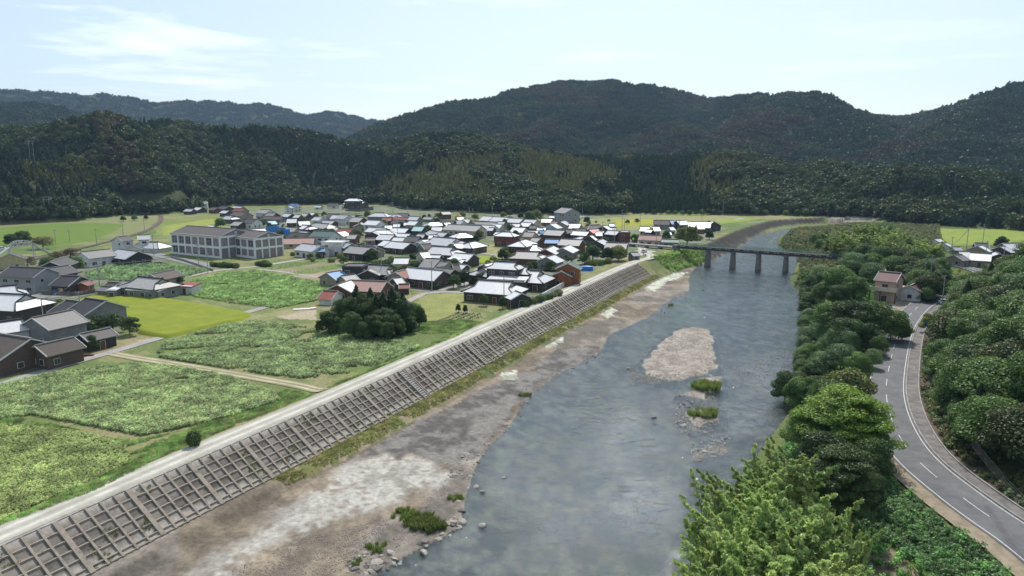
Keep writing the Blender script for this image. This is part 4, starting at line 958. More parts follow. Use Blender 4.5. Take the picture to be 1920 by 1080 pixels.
# right bank
crop(1600, 440, 6, """
292 412 543 436 8.3 8 gmp .7 | pinkish cream two storey house with a maroon roof beside the asphalt road
640 575 690 552 4.6 6 gmw .7 | garage; garage; small white garage with a maroon roof next to the power pole
362 306 610 322 5 8 gWw .7
232 371 360 377 5 7 gWw .7
622 218 720 219 5 7 gWw .7
1012 480 1050 486 4.4 6 gDd .7
1192 187 1310 192 5 8 gWd .7
1312 202 1560 217 5 9 gWt .7
1130 228 1220 222 4.4 7 gGt .7
1395 128 1440 120 6 8 gWt .7
1362 90 1520 96 6.4 8 gDd .7
1672 96 1830 97 6 9 gSd .7
1645 133 1700 128 6.2 8 gSd .7
1600 195 1650 215 5 7 gSd .7
1112 136 1200 137 3.4 5 gSg .7
905 47 970 43 3.2 5 gWw .7
1015 96 1050 92 3.6 5 gWw .7
""")
# labels for the houses that were not named by hand: look + the nearest landmark
used = {}
def rel(px, py):
    b = min(LANDM, key=lambda l: math.hypot(l[0]-px, (l[1]-py)*3) if math.hypot(l[0]-px, l[1]-py) > 4 else 1e9); dx_, dy_ = px-b[0], (py-b[1])*3
    if abs(dx_) > abs(dy_): return ('right of ' if dx_ > 0 else 'left of ')+b[2], math.hypot(dx_, dy_)
    return ('in front of ' if dy_ > 0 else 'behind ')+b[2], math.hypot(dx_, dy_)
pend = {}
for h in HOUSES:
    if h[8]: h[0]['label'] = h[8]; continue
    r, d = rel(h[3], h[4]); size = 'two storey' if h[6] >= 6.9 else ('small' if h[9] == 'shed' else ('long' if h[7] > 15 else 'low'))
    base = f"{size} {h[9]}, {RN[h[1]]} roof, {WN[h[2]]}"; pend.setdefault((base, r), []).append((d, h))
ORD = ['closest', 'second', 'third', 'fourth', 'fifth', 'sixth', 'seventh', 'eighth']
for (base, r), ls in pend.items():
    ls.sort(key=lambda q: q[0])
    for i, (d, h) in enumerate(ls): h[0]['label'] = f"{base}, {r}" if len(ls) == 1 else f"{base}, {ORD[min(i, 7)]} {r}"

# ================================================================ VEGETATION
def quads(c, n, size, asp=1.0, seed=0, droop=0.0):
    r = np.random.default_rng(seed); k = len(c); n = n/np.maximum(np.linalg.norm(n, axis=1), 1e-6)[:, None]
    a = np.cross(n, r.normal(size=(k, 3))); a /= np.maximum(np.linalg.norm(a, axis=1), 1e-6)[:, None]; b = np.cross(n, a)
    s = (np.asarray(size)*np.ones(k)*r.uniform(.65, 1.35, k))[:, None]*.5
    V = np.stack([c-a*s*asp, c-b*s*.8, c+a*s*asp, c+b*s*.8], 1); V[:, 2, 2] -= droop*s[:, 0]
    return V.reshape(-1, 3), np.arange(4*k).reshape(-1, 4)
def shell(cx, rx, n, seed, fill=.35, up=.5):
    r = np.random.default_rng(seed); d = r.normal(size=(n, 3)); d /= np.linalg.norm(d, axis=1)[:, None]
    rad = 1-fill*r.random(n)**1.6; p = np.array(cx)+d*rad[:, None]*np.array(rx); nn = d+r.normal(size=(n, 3))*.55; nn[:, 2] += up; return p, nn
def merge(parts):                          # list of (V,F,matindex)
    V, F, M, k = [], [], [], 0
    for v, f, m_ in parts: V.append(v); F.append(np.asarray(f)+k); M.append(np.full(len(f), m_)); k += len(v)
    return np.vstack(V), np.vstack(F), np.concatenate(M)
def crown_broad(R, H, n, size, seed, lobes=11, flat=.75, up=.5):
    r = random.Random(seed); pp, nn = [], []
    for i in range(lobes):
        a = 2.4*i+r.uniform(-.4, .4); t = (i+.5)/lobes; rr = R*.66*math.sqrt(1-t*.75)*r.uniform(.75, 1.1); z = H*(.32+.5*t)+r.uniform(-.06, .06)*H
        lr = R*r.uniform(.34, .52); p, q = shell((math.cos(a)*rr, math.sin(a)*rr, z), (lr, lr, lr*flat), n//lobes, seed*31+i, .4, up); pp.append(p); nn.append(q)
    p, q = shell((0, 0, H*.78), (R*.42, R*.42, H*.22), n//lobes, seed+99, .4, up); pp.append(p); nn.append(q)
    return quads(np.vstack(pp), np.vstack(nn), size, 1.15, seed, .3)
def crown_conifer(R, H, n, size, seed, base=.12):
    r = np.random.default_rng(seed); t = 1-np.sqrt(r.random(n)*.98); t = base+(1-base)*t; a = r.uniform(0, 6.283, n)
    lay = np.sin(t*H*3.1+a*1.5)*.16+1; rr = R*(1-t)**.8*lay*(1-.45*r.random(n)**2); p = np.stack([np.cos(a)*rr, np.sin(a)*rr, t*H-rr*.25], 1)
    nn = np.stack([np.cos(a)*.8, np.sin(a)*.8, np.full(n, .7)], 1)+r.normal(size=(n, 3))*.4; return quads(p, nn, size, 1.3, seed, .5)
def crown_spread(R, H, n, size, seed, tiers=15):
    r = random.Random(seed); pp, nn = [], []
    for i in range(tiers):
        a = 2.399*i; t = i/(tiers-1); rr = R*.74*math.sqrt(max(0.02, 1-t**1.5))*r.uniform(.8, 1.1); z = H*(.38+.56*t)
        lr = R*r.uniform(.17, .3)*(1.5-.02*min(tiers, 40)+.3); z += r.uniform(-.05, .05)*H; p, q = shell((math.cos(a)*rr, math.sin(a)*rr, z), (lr, lr, lr*.3), n//tiers, seed*17+i, .8, 1.4); pp.append(p); nn.append(q)
    return quads(np.vstack(pp), np.vstack(nn), size, 1.3, seed, .25)
def trunk_mb(H, r0, R, seed, n=5, hstart=.3):
    r = random.Random(seed); m_ = MB(); m_.tube([(0, 0, -1.2), (0, 0, H*hstart), (r.uniform(-.2, .2), r.uniform(-.2, .2), H*.62), (0, 0, H*.86)], [r0, r0*.75, r0*.45, r0*.12], 7)
    for i in range(n):
        a = 2.4*i+r.uniform(-.3, .3); z = H*(hstart+.1+.3*i/n); e = (math.cos(a)*R*.7, math.sin(a)*R*.7, z+H*.25)
        m_.tube([(0, 0, z), (e[0]*.45, e[1]*.45, z+H*.1), e], [r0*.4, r0*.25, r0*.06], 5)
    return m_
def bamboo_clump(H, n, seed, R=1.8):
    r = np.random.default_rng(seed); P_, N_ = [], []; m_ = MB()
    for i in range(n):
        a = r.uniform(0, 6.28); bx, by = np.cos(a)*R*r.random()*.8, np.sin(a)*R*r.random()*.8; h = H*r.uniform(.72, 1.02); ld = r.uniform(0, 6.28); lean = r.uniform(.08, .2)*h
        f = lambda t: np.stack([bx+np.cos(ld)*lean*t**2.6*1.6, by+np.sin(ld)*lean*t**2.6*1.6, h*(t-.08*t**4)], -1)
        m_.tube([tuple(f(np.array(q))) for q in (0, .3, .6, .85, 1)], [.05, .05, .04, .025, .008], 5)
        k = 900; t = r.uniform(.3, 1, k)**.85; c = f(t); w_ = .12+.95*np.sin(np.clip((1.03-t)*1.9, 0, 1.5))
        nb = 26; b = np.floor(t*nb); ang = b*2.4+r.normal(size=k)*.22; rad = w_*r.random(k)**.6*(.7+.6*_hash(b, b*0+i, seed)); c[:, 0] += np.cos(ang)*rad; c[:, 1] += np.sin(ang)*rad; c[:, 2] += -.35*rad**1.5+.3*rad
        nn = np.stack([np.cos(ang)*.5, np.sin(ang)*.5, np.full(k, .8)], 1)+r.normal(size=(k, 3))*.5; P_.append(c); N_.append(nn)
    V, F = quads(np.vstack(P_), np.vstack(N_), .17, 2.2, seed, .5); return V, F, m_
def shrub(R, H, n, size, seed): p, q = shell((0, 0, H*.5), (R, R, H*.52), n, seed, .35, .4); return quads(p, q, size, 1.1, seed)
def grass_tuft(n, h, r0, seed, w_=.03):
    r = np.random.default_rng(seed); a = r.uniform(0, 6.28, n); b = np.stack([np.cos(a)*r0*r.random(n), np.sin(a)*r0*r.random(n), np.zeros(n)], 1); d = r.uniform(0, 6.28, n); hh = h*r.uniform(.6, 1.1, n); ln_ = hh*r.uniform(.1, .5, n)
    s = np.stack([-np.sin(d)*w_, np.cos(d)*w_, np.zeros(n)], 1); t = b+np.stack([np.cos(d)*ln_, np.sin(d)*ln_, hh], 1); m_ = b+np.stack([np.cos(d)*ln_*.35, np.sin(d)*ln_*.35, hh*.6], 1)
    V = np.stack([b-s, b+s, m_+s*.8, t], 1).reshape(-1, 3); return V, np.arange(4*n).reshape(-1, 4)
leafmat('leaf_dark', (0.028, 0.067, 0.019), (0.079, 0.133, 0.033)); leafmat('leaf_mid', (0.062, 0.124, 0.027), (0.133, 0.218, 0.057)); leafmat('leaf_blue', (0.097, 0.172, 0.069), (0.196, 0.286, 0.113))
leafmat('leaf_silk', (0.095, 0.182, 0.020), (0.191, 0.291, 0.036)); leafmat('leaf_bamboo', (0.250, 0.378, 0.110), (0.500, 0.599, 0.200)); leafmat('leaf_yel', (0.126, 0.168, 0.042), (0.210, 0.224, 0.063)); leafmat('leaf_con', (0.021, 0.049, 0.020), (0.049, 0.084, 0.028))
leafmat('leaf_silkd', (.05, .095, .02), (.085, .14, .03)); leafmat('leaf_olive', (.06, .09, .025), (.11, .13, .045)); leafmat('leaf_for', (.6, .6, .6), (1.1, 1.1, 1.1), .22, .3, attr=True, isl=(.85, 1.12)); leafmat('crop', (.5, .5, .5), (1.15, 1.15, 1.15), .22, .3, attr=True); leafmat('leaf_red', (0.117, 0.091, 0.046), (0.156, 0.130, 0.065)); leafmat('reed', (0.130, 0.195, 0.039), (0.221, 0.260, 0.078))

# ---------------- one object holding variants + scatter points, instanced on themselves
def scatter(name, variants, mats, pts, vid, sc, tint, label, cat, rz=None, seed=0):
    V, F, M, vv = [], [], [], []; k = 0
    for i, (v, f, mi) in enumerate(variants): V.append(v); F.append(np.asarray(f)+k); M.append(mi if hasattr(mi, '__len__') else np.full(len(f), mi)); vv.append(np.full(len(v), -1-i)); k += len(v)
    n = len(pts); allV = np.vstack(V+[pts]); F = np.vstack(F); me = bpy.data.meshes.new(name)
    me.vertices.add(len(allV)); me.vertices.foreach_set('co', allV.astype(np.float32).ravel()); me.loops.add(F.size); me.loops.foreach_set('vertex_index', F.astype(np.int32).ravel())
    me.polygons.add(len(F)); me.polygons.foreach_set('loop_start', np.arange(0, F.size, 4, dtype=np.int32)); me.polygons.foreach_set('loop_total', np.full(len(F), 4, np.int32))
    for x in mats: me.materials.append(MATS[x])
    me.polygons.foreach_set('material_index', np.concatenate(M).astype(np.int32)); me.update(calc_edges=True)
    def att(nm, ty, dat, key='value'): a = me.attributes.new(nm, ty, 'POINT'); a.data.foreach_set(key, np.ascontiguousarray(dat).ravel())
    att('vid', 'INT', np.concatenate(vv+[np.asarray(vid)]).astype(np.int32)); z = np.zeros(k, np.float32)
    att('sc', 'FLOAT_VECTOR', np.vstack([np.ones((k, 3)), sc if np.ndim(sc) == 2 else np.repeat(np.asarray(sc)[:, None], 3, 1)]).astype(np.float32), 'vector')
    r = np.random.default_rng(seed); att('rz', 'FLOAT', np.concatenate([z, r.uniform(0, 6.28, n) if rz is None else rz]).astype(np.float32))
    tc_ = np.ones((k+n, 4), np.float32); tc_[k:, :3] = tint; att('tint', 'FLOAT_COLOR', tc_, 'color')
    o = bpy.data.objects.new(name, me); COL.objects.link(o); tag(o, label, cat, kind='stuff')
    ng = bpy.data.node_groups.new(name+'_nodes', 'GeometryNodeTree'); ng.interface.new_socket('Geometry', in_out='INPUT', socket_type='NodeSocketGeometry'); ng.interface.new_socket('Geometry', in_out='OUTPUT', socket_type='NodeSocketGeometry')
    nd, lk = ng.nodes.new, ng.links.new; gi, go = nd('NodeGroupInput'), nd('NodeGroupOutput')
    def named(nm, ty): a = nd('GeometryNodeInputNamedAttribute'); a.data_type = ty; a.inputs[0].default_value = nm; return a.outputs[0]
    vi = named('vid', 'INT')
    def cmp(val, op='EQUAL'): c = nd('FunctionNodeCompare'); c.data_type = 'INT'; c.operation = op; lk(vi, c.inputs[2]); c.inputs[3].default_value = val; return c.outputs[0]
    sp = nd('GeometryNodeSeparateGeometry'); sp.domain = 'POINT'; lk(gi.outputs[0], sp.inputs[0]); lk(cmp(0, 'GREATER_EQUAL'), sp.inputs[1])
    rzv = nd('ShaderNodeCombineXYZ'); lk(named('rz', 'FLOAT'), rzv.inputs[2]); e2 = nd('FunctionNodeEulerToRotation'); lk(rzv.outputs[0], e2.inputs[0]); scv = named('sc', 'FLOAT_VECTOR')
    jn = nd('GeometryNodeJoinGeometry')
    for i in range(len(variants)):
        s2 = nd('GeometryNodeSeparateGeometry'); s2.domain = 'POINT'; lk(sp.outputs[1], s2.inputs[0]); lk(cmp(-1-i), s2.inputs[1])
        ip = nd('GeometryNodeInstanceOnPoints'); lk(sp.outputs[0], ip.inputs['Points']); lk(cmp(i), ip.inputs['Selection']); lk(s2.outputs[0], ip.inputs['Instance']); lk(e2.outputs[0], ip.inputs['Rotation']); lk(scv, ip.inputs['Scale']); lk(ip.outputs[0], jn.inputs[0])
    lk(jn.outputs[0], go.inputs[0]); o.modifiers.new('scatter', 'NODES').node_group = ng; return o
def poly_pts(poly, spacing, seed=0, z=0.0, jit=.5):
    poly = np.array(poly); r = np.random.default_rng(seed); x0, y0 = poly.min(0); x1, y1 = poly.max(0); X, Y = np.meshgrid(np.arange(x0, x1, spacing), np.arange(y0, y1, spacing))
    X = X.ravel()+r.uniform(-jit, jit, X.size)*spacing; Y = Y.ravel()+r.uniform(-jit, jit, Y.size)*spacing; m_ = inside(X, Y, poly); return X[m_], Y[m_]

# ---------------- forest on the hills
def tints(kind, n, r):
    base = {'con': (.033, .068, .026), 'br': (.058, .095, .03), 'bam': (.19, .2, .07), 'gold': (.11, .1, .045), 'ol': (.1, .125, .038), 'gry': (.08, .105, .055)}[kind]
    return np.array(base)*r.uniform(.75, 1.3, (n, 1))*r.uniform(.93, 1.07, (n, 3))
fv = []
for i in range(3): v, f = crown_conifer(1.0, 3.2, 110, .5, 10+i); fv.append((v*np.array((2.1, 2.1, 2.6)), f, 0))
for i in range(4): v, f = crown_broad(1.0, 2.0, 300, .26, 20+i, 9); fv.append((v*3.4, f, 0))
for i in range(2):
    v, f = crown_conifer(1.0, 3.0, 110, .36, 40+i, .3); fv.append((v*np.array((1.5, 1.5, 2.6)), f, 0))
r = np.random.default_rng(5); n = 46000
th = np.radians(r.uniform(-43, 43, n)); rr = np.sqrt(r.uniform(430**2, 980**2, n)); x = rr*np.sin(th); y = rr*np.cos(th); mz_ = mountain(x, y)
a_ = RIDGE['near']; rc_ = np.interp(th, a_[:, 0], a_[:, 1]); ok = (mz_ > .8) & (rr < rc_+45); x, y, th, rr, mz_ = x[ok], y[ok], th[ok], rr[ok], mz_[ok]; n = len(x)
pxx = 960+FPX*np.tan(th)*1.0; n1_ = fbm(x, y, 90, 3, 51); n2_ = fbm(x, y, 28, 3, 52)
pyy = YH-(mz_-CAMZ)/rr*FPX*np.cos(th)      # rough picture height, used only to lay out the stands of different species in plan
kind = np.where(n1_+.35*(n2_-.5) > .52, 0, 1)       # 0 conifer, 1 broadleaf
kind = np.where((mz_ < 10) & (n2_ > .38), 1, kind)
kind = np.where((pxx > 1180) & (pxx < 1330) & (pyy > 300), 0, kind)
bam = (((pxx-960)/190)**2+((pyy-335)/42)**2 < 1+.9*(n2_-.5)) | (((pxx-1340)/50)**2+((pyy-335)/45)**2 < 1) | (((pxx-690)/60)**2+((pyy-272)/16)**2 < 1) | (((pxx-790)/90)**2+((pyy-352)/30)**2 < .8+(n2_-.5)) | (((pxx-1010)/60)**2+((pyy-287)/12)**2 < 1)
bam &= (n2_+.3*n1_ > .52)
gold = (np.abs(pxx-(205+(pyy-220)*.45)) < 26) & (pyy > 215) & (pyy < 350) & (n2_ > .4)
oliv = (((pxx-130)/90)**2+((pyy-325)/22)**2 < 1) & (n2_ > .45)
kind = np.where(bam, 2, kind); tint = np.zeros((n, 3)); vid = np.zeros(n, int); sc = np.zeros((n, 3))
rs = r.uniform(.72, 1.25, n)
for kk, nm, vs in ((0, 'con', (0, 3)), (1, 'br', (3, 7)), (2, 'bam', (7, 9))):
    m_ = kind == kk; tint[m_] = tints(nm, m_.sum(), r); vid[m_] = r.integers(vs[0], vs[1], m_.sum()); q = rs[m_]*(1.0 if kk != 1 else 1.3); sc[m_] = np.stack([q, q, q*r.uniform(.85, 1.2, m_.sum())], 1)
m_ = gold & (kind != 2); tint[m_] = tints('gold', m_.sum(), r); vid[m_] = r.integers(3, 7, m_.sum()); m_ = oliv & (kind != 2); tint[m_] = tints('ol', m_.sum(), r)
m_ = (kind == 1) & (r.random(n) < .14); tint[m_] = tints('ol', m_.sum(), r); m_ = (kind == 1) & (r.random(n) < .05); tint[m_] = tints('gry', m_.sum(), r)
keep = ~((np.hypot(x-P(228, 395, 4)[0], (y-610)*.6) < 26) & (mz_ < 16)); x, y, mz_, vid, sc, tint = x[keep], y[keep], mz_[keep], vid[keep], sc[keep], tint[keep]
scatter('hill_forest', fv, ['leaf_for'], np.stack([x, y, mz_-.8], 1), vid, sc, tint, 'mixed dark cedar, bamboo and broadleaf forest covering the near hills behind the village', 'forest')
# distant mountains: small tree stands, coarser with distance
pv = []
for i in range(4):
    parts = []; rq = np.random.default_rng(60+i)
    for j in range(16):
        v, f = (crown_conifer(1, 2.4, 40, .6, 70+i*20+j) if (j+i) % 3 else crown_broad(1.1, 1.8, 44, .6, 90+i*20+j, 4)); s_ = rq.uniform(2.2, 3.6); parts.append((v*s_*np.array((1, 1, 1.1))+np.array((rq.uniform(-10, 10), rq.uniform(-10, 10), -.8)), f, 0))
    v, f, _ = merge(parts); pv.append((v, f, 0))
def far_forest(name, r0, r1, n, s0, s1, lab, seed, minz=14):
    r = np.random.default_rng(seed); th = np.radians(r.uniform(-43, 43, n)); rr = np.sqrt(r.uniform(r0*r0, r1*r1, n)); x = rr*np.sin(th); y = rr*np.cos(th); z = mountain(x, y)
    gx = (mountain(x+6, y)-mountain(x-6, y))/12; gy = (mountain(x, y+6)-mountain(x, y-6))/12; ok = (z > minz) & ((gx*x+gy*y)/rr > -.9); x, y, z = x[ok], y[ok], z[ok]; n = len(x)
    nn_ = fbm(x, y, 160, 4, 71); n2_ = fbm(x, y, 45, 3, 72); t = tints('con', n, r)*1.0; m_ = nn_+.4*(n2_-.5) > .55; t[m_] = tints('br', m_.sum(), r)*1.15; m_ = nn_+.5*(n2_-.5) > .62; t[m_] = tints('gold', m_.sum(), r)*.8
    s = r.uniform(s0, s1, n); scatter(name, pv, ['leaf_for'], np.stack([x, y, z], 1), r.integers(0, 4, n), s, t, lab, 'forest', seed=seed)
far_forest('mountain_forest', 900, 2150, 24000, .9, 1.25, 'dark forest on the big mountain ridge behind the near hills', 81)
far_forest('far_forest', 2000, 3550, 12000, 1.4, 1.8, 'bluish forest on the farthest mountain chain at the left', 82, 60)

# ---------------- individual trees
PROTO = {}
def proto(key, fol, mb, leaf, cat, name):
    me = npmesh(name+'_crown', fol[0], fol[1], leaf); tm = mb.mesh('trunk', 'bark') if mb else None; PROTO[key] = (me, tm, name, cat)
for i in range(3):
    proto(f'broad{i}', crown_broad(3.6, 7.6, 17000, .21, 100+i, (24, 17, 30)[i], .6), trunk_mb(7.6, .28, 3.6, 100+i), ['leaf_mid', 'leaf_dark', 'leaf_blue'][i], 'tree', 'broadleaf_tree')
proto('silk0', crown_spread(5.4, 8.2, 36000, .16, 120, 46), trunk_mb(8.2, .3, 5.4, 120, 7), 'leaf_silk', 'tree', 'spreading_tree')
proto('silk1', crown_spread(4.8, 9.4, 30000, .17, 121, 44), trunk_mb(9.4, .28, 4.6, 121, 7), 'leaf_silkd', 'tree', 'spreading_tree')
for i in range(3, 6): proto(f'broad{i}', crown_broad(3.6, 7.6, 15000, .22, 103+i, (15, 34, 22)[i-3], .7), trunk_mb(7.6, .28, 3.6, 103+i), ['leaf_mid', 'leaf_mid', 'leaf_olive'][i-3], 'tree', 'broadleaf_tree')
for i in range(2): proto(f'con{i}', crown_conifer(2.3, 10, 7000, .3, 130+i, .05), trunk_mb(10, .2, 1.2, 130+i, 2), 'leaf_con', 'tree', 'cedar_tree')
for i in range(3): V_, F_, m_ = bamboo_clump(11, 12, 140+i, 2.1); proto(f'bam{i}', (V_, F_), m_, 'leaf_bamboo', 'bamboo', 'bamboo_clump')
for i in range(2): proto(f'yel{i}', crown_broad(3.4, 6.5, 6000, .3, 150+i, 11, .7), trunk_mb(6.5, .22, 3.2, 150+i), 'leaf_yel', 'tree', 'broadleaf_tree')
for i in range(2): proto(f'red{i}', crown_broad(3.2, 5.2, 2600, .22, 155+i, 9, .5), trunk_mb(5.2, .2, 3.0, 155+i, 6), 'leaf_red', 'tree', 'broadleaf_tree')
for i in range(2): proto(f'fruit{i}', crown_broad(2.2, 4.2, 1900, .22, 165+i, 9, .55), trunk_mb(4.2, .16, 2.1, 165+i, 6), 'leaf_dark', 'tree', 'fruit_tree')
for i in range(3): proto(f'shrub{i}', shrub(1.1, 1.8, 900, .2, 160+i), None, ['leaf_mid', 'leaf_dark', 'leaf_yel'][i], 'shrub', 'shrub')
NT = 0
def tree(key, x, y, z, s=1.0, label=None, group=None, sz=None, cat=None, name=None):
    global NT; NT += 1; me, tm, nm, ct = PROTO[key]; rq = random.Random(NT*7.7)
    if tm is None:
        o = bpy.data.objects.new(name or nm, me); COL.objects.link(o); o.location = (x, y, z-.15); o.rotation_euler = (0, 0, rq.uniform(0, 6.28)); o.scale = (s, s, sz or s); return tag(o, label, cat or ct, group)
    e = empty(name or nm, (x, y, z), rq.uniform(0, 6.28), label, cat or ct, group); e.scale = (s*rq.uniform(.94, 1.06), s*rq.uniform(.94, 1.06), sz or s)
    for n_, q in (('crown' if ct != 'bamboo' else 'foliage', me), ('trunk' if ct != 'bamboo' else 'culms', tm)): c = bpy.data.objects.new(n_, q); COL.objects.link(c); c.parent = e
    return e
HT = {'broad': 8.2, 'silk0': 8.4, 'silk1': 9.7, 'con': 10.2, 'bam': 11, 'yel': 7.0, 'red': 5.6, 'fruit': 4.6, 'shrub': 1.85}
def hkey(k):
    for q, h in HT.items():
        if k.startswith(q): return h
def treetop(key, px, py, h, w_=1.0, label=None, group=None, zg=None, **kw):  # the top of the tree at a pixel, its height known
    z = 0 if zg is None else zg
    for _ in range(5 if zg is None else 1):
        x, y = P(px, py, z+h); z = TZ(x, y) if zg is None else zg
    s = h/hkey(key); return tree(key, x, y, z, s*w_, label, group, sz=s, **kw)
GB = 'bamboo clumps of the riverside grove'; GRV = 'trees along the right river bank'; GH = 'trees on the steep bank right of the road'; GG = 'trees of the dark grove'; GV = 'garden trees and shrubs among the houses'
treetop('silk0', 1592, 722, 10.5, 1.12, 'largest flat-crowned tree, bright green, leaning over the asphalt road')
treetop('silk1', 1582, 822, 10.5, .98, 'darker flat-crowned tree between the bamboo grove and the asphalt road')
treetop('broad1', 1476, 690, 7.2, .95, 'dark tree leaning out over the river above the bright flat-crowned tree')
treetop('yel0', 1600, 682, 8.5, 1.15, 'yellow green broad tree just behind the bright flat-crowned tree')
for i, (px, py) in enumerate(((1468, 815), (1500, 822), (1425, 842), (1396, 855), (1360, 882), (1440, 880), (1352, 925), (1398, 905), (1330, 965), (1380, 955), (1432, 930), (1480, 905), (1322, 1012), (1365, 1005), (1415, 985), (1465, 965), (1510, 945),
                              (1310, 1060), (1350, 1055), (1400, 1045), (1450, 1030), (1500, 1010), (1545, 992), (1385, 1090), (1440, 1085), (1495, 1070), (1545, 1055), (1330, 1110), (1405, 1140), (1480, 1150), (1540, 1130), (1340, 1180), (1590, 1100))):
    treetop(f'bam{i%3}', px, py, 11+(i % 4)*.5, 1.05, 'leafy pale green bamboo clump of the grove between river and road', GB)
treetop('bam1', 1540, 900, 12.5, .8, 'tall grey green bamboo plume standing apart above the grove'); treetop('bam0', 1618, 958, 10.5, .62, 'slender grey green bamboo plume nearest the grassy clearing')
for i, (k, px, py, h, w_) in enumerate((('broad2', 1545, 655, 6, 1.2), ('broad2', 1580, 640, 6, 1.25), ('broad0', 1612, 655, 6, 1.1), ('broad1', 1528, 672, 5, 1.2), ('broad0', 1560, 562, 9, 1.2), ('broad1', 1600, 556, 10, 1.3), ('broad0', 1640, 556, 10, 1.25),
        ('broad0', 1676, 572, 8.5, 1.2), ('broad1', 1590, 590, 8, 1.2), ('broad2', 1545, 590, 7, 1.1), ('broad1', 1630, 600, 7, 1.1), ('broad0', 1575, 492, 10, 1.35), ('broad1', 1545, 505, 8, 1.2), ('broad0', 1605, 512, 8, 1.2), ('broad2', 1520, 545, 5, 1.2), ('broad2', 1518, 575, 4.5, 1.2),
        ('broad2', 1522, 610, 4.5, 1.2), ('broad0', 1518, 640, 4.5, 1.1), ('broad1', 1575, 530, 7, 1.2), ('broad0', 1540, 528, 6.5, 1.1), ('red0', 1516, 520, 3.5, 1.3), ('broad0', 1650, 625, 5, 1.0), ('broad2', 1640, 650, 4.5, .9), ('broad1', 1530, 700, 5, 1.1), ('broad0', 1560, 705, 7, 1.2),
        ('broad1', 1625, 760, 7, 1.1), ('broad1', 1640, 815, 6.5, 1.0), ('broad0', 1520, 760, 7, 1.1), ('broad1', 1545, 800, 7.5, 1.1), ('broad0', 1600, 850, 6, 1.0), ('broad1', 1630, 880, 5.0, 1.0), ('broad2', 1560, 620, 6, 1.1), ('broad2', 1590, 612, 6, 1.1))):
    treetop(k, px, py, h, w_, 'dense green riverside tree between the river and the asphalt road', GRV)
for i, (k, px, py, h, w_) in enumerate([('bam', a, b, 12, 1.8) for a, b in ((1560, 428), (1585, 420), (1612, 415), (1640, 414), (1668, 418), (1690, 426), (1600, 430), (1630, 430), (1655, 433), (1712, 432), (1728, 438), (1745, 448), (1680, 440), (1708, 446), (1575, 437))]):
    treetop(f'bam{i%3}', px, py, h, w_, 'yellow green bamboo of the large stand beyond the bridge end', 'bamboo stand beyond the bridge')
for i, (px, py, h) in enumerate(((1540, 446, 9), (1565, 450, 10), (1592, 452, 10), (1622, 452, 10), (1655, 455, 10), (1690, 456, 10), (1722, 460, 10), (1750, 462, 9), (1600, 468, 9), (1640, 470, 9), (1678, 474, 9), (1712, 476, 9), (1742, 480, 9), (1602, 484, 8),
                                 (1640, 488, 8), (1700, 492, 8), (1730, 498, 9), (1748, 506, 9), (1765, 478, 8), (1768, 500, 8), (1660, 412, 11), (1750, 520, 6), (1722, 522, 6), (1700, 512, 6), (1740, 545-10, 5))):
    treetop(f'broad{i%6}', px, py, h if px >= 1600 else 5.5, 1.25, 'rounded dark green tree in the wood around the far bridge end', 'wood around the far bridge end')
r = random.Random(3); cnt = 0
cand = [(x, y) for x in np.arange(52, 190, 6.4) for y in np.arange(58, 236, 6.4)]
for x, y in cand:
    x += r.uniform(-2, 2); y += r.uniform(-2, 2); dh_, sh_, _ = pdist(np.array([x]), np.array([y]), HFOOT); u_ = dh_[0]*sh_[0]
    if u_ < -9 or x/max(y, 1) > .86 or u_ > 75: continue
    dq_, _s, _ = pdist(np.array([x]), np.array([y]), RR)
    if dq_[0]*_s[0] < 8.3 or y-abs(x-100)*0 > 228: continue
    h = r.uniform(6.5, 9.5)*(1 if u_ > 5 else .7); cnt += 1
    if cnt > 290: break
    k = r.choice(['broad0', 'broad3', 'broad1', 'broad2', 'broad4', 'broad5', 'broad3', 'con0'] if u_ > 4 else ['broad2', 'broad0']); s = h/hkey(k); tree(k, x, y, TZ(x, y)-.3, s*1.38, 'dark green tree packed on the steep bank right of the asphalt road', GH, sz=s*1.05, name='hillside_tree')
for k, px, py, h, w_ in (('con0', 667, 532, 11, 1.5), ('con1', 694, 537, 10.5, 1.5), ('con0', 735, 535, 11.5, 1.6), ('con1', 718, 545, 10.5, 1.5), ('broad1', 680, 545, 9.5, 1), ('broad1', 710, 548, 9.5, 1), ('broad1', 745, 548, 9.5, 1), ('broad1', 655, 550, 9, .95), ('broad1', 725, 600, 5, 1), ('broad1', 680, 600, 5, 1), ('broad1', 770, 590, 4.5, .9), ('broad1', 640, 556, 8, 1), ('broad1', 615, 578, 6.5, .95), ('broad0', 775, 562, 7, .95), ('broad1', 752, 560, 8, 1),
        ('broad1', 688, 560, 8.5, 1), ('broad1', 720, 572, 7.5, 1), ('broad1', 660, 580, 7, 1), ('broad1', 740, 585, 6, 1), ('broad1', 700, 585, 6.5, 1), ('broad1', 630, 590, 5, .9), ('broad1', 785, 570, 6, .8), ('con1', 650, 548, 9, 1.2), ('con0', 705, 550, 10, 1.3), ('broad1', 597, 598, 3.5, .7), ('con0', 755, 545, 10, 1.2)):
    treetop(k, px, py, h, w_, 'dark evergreen of the compact grove beside the pink-roofed house', GG)
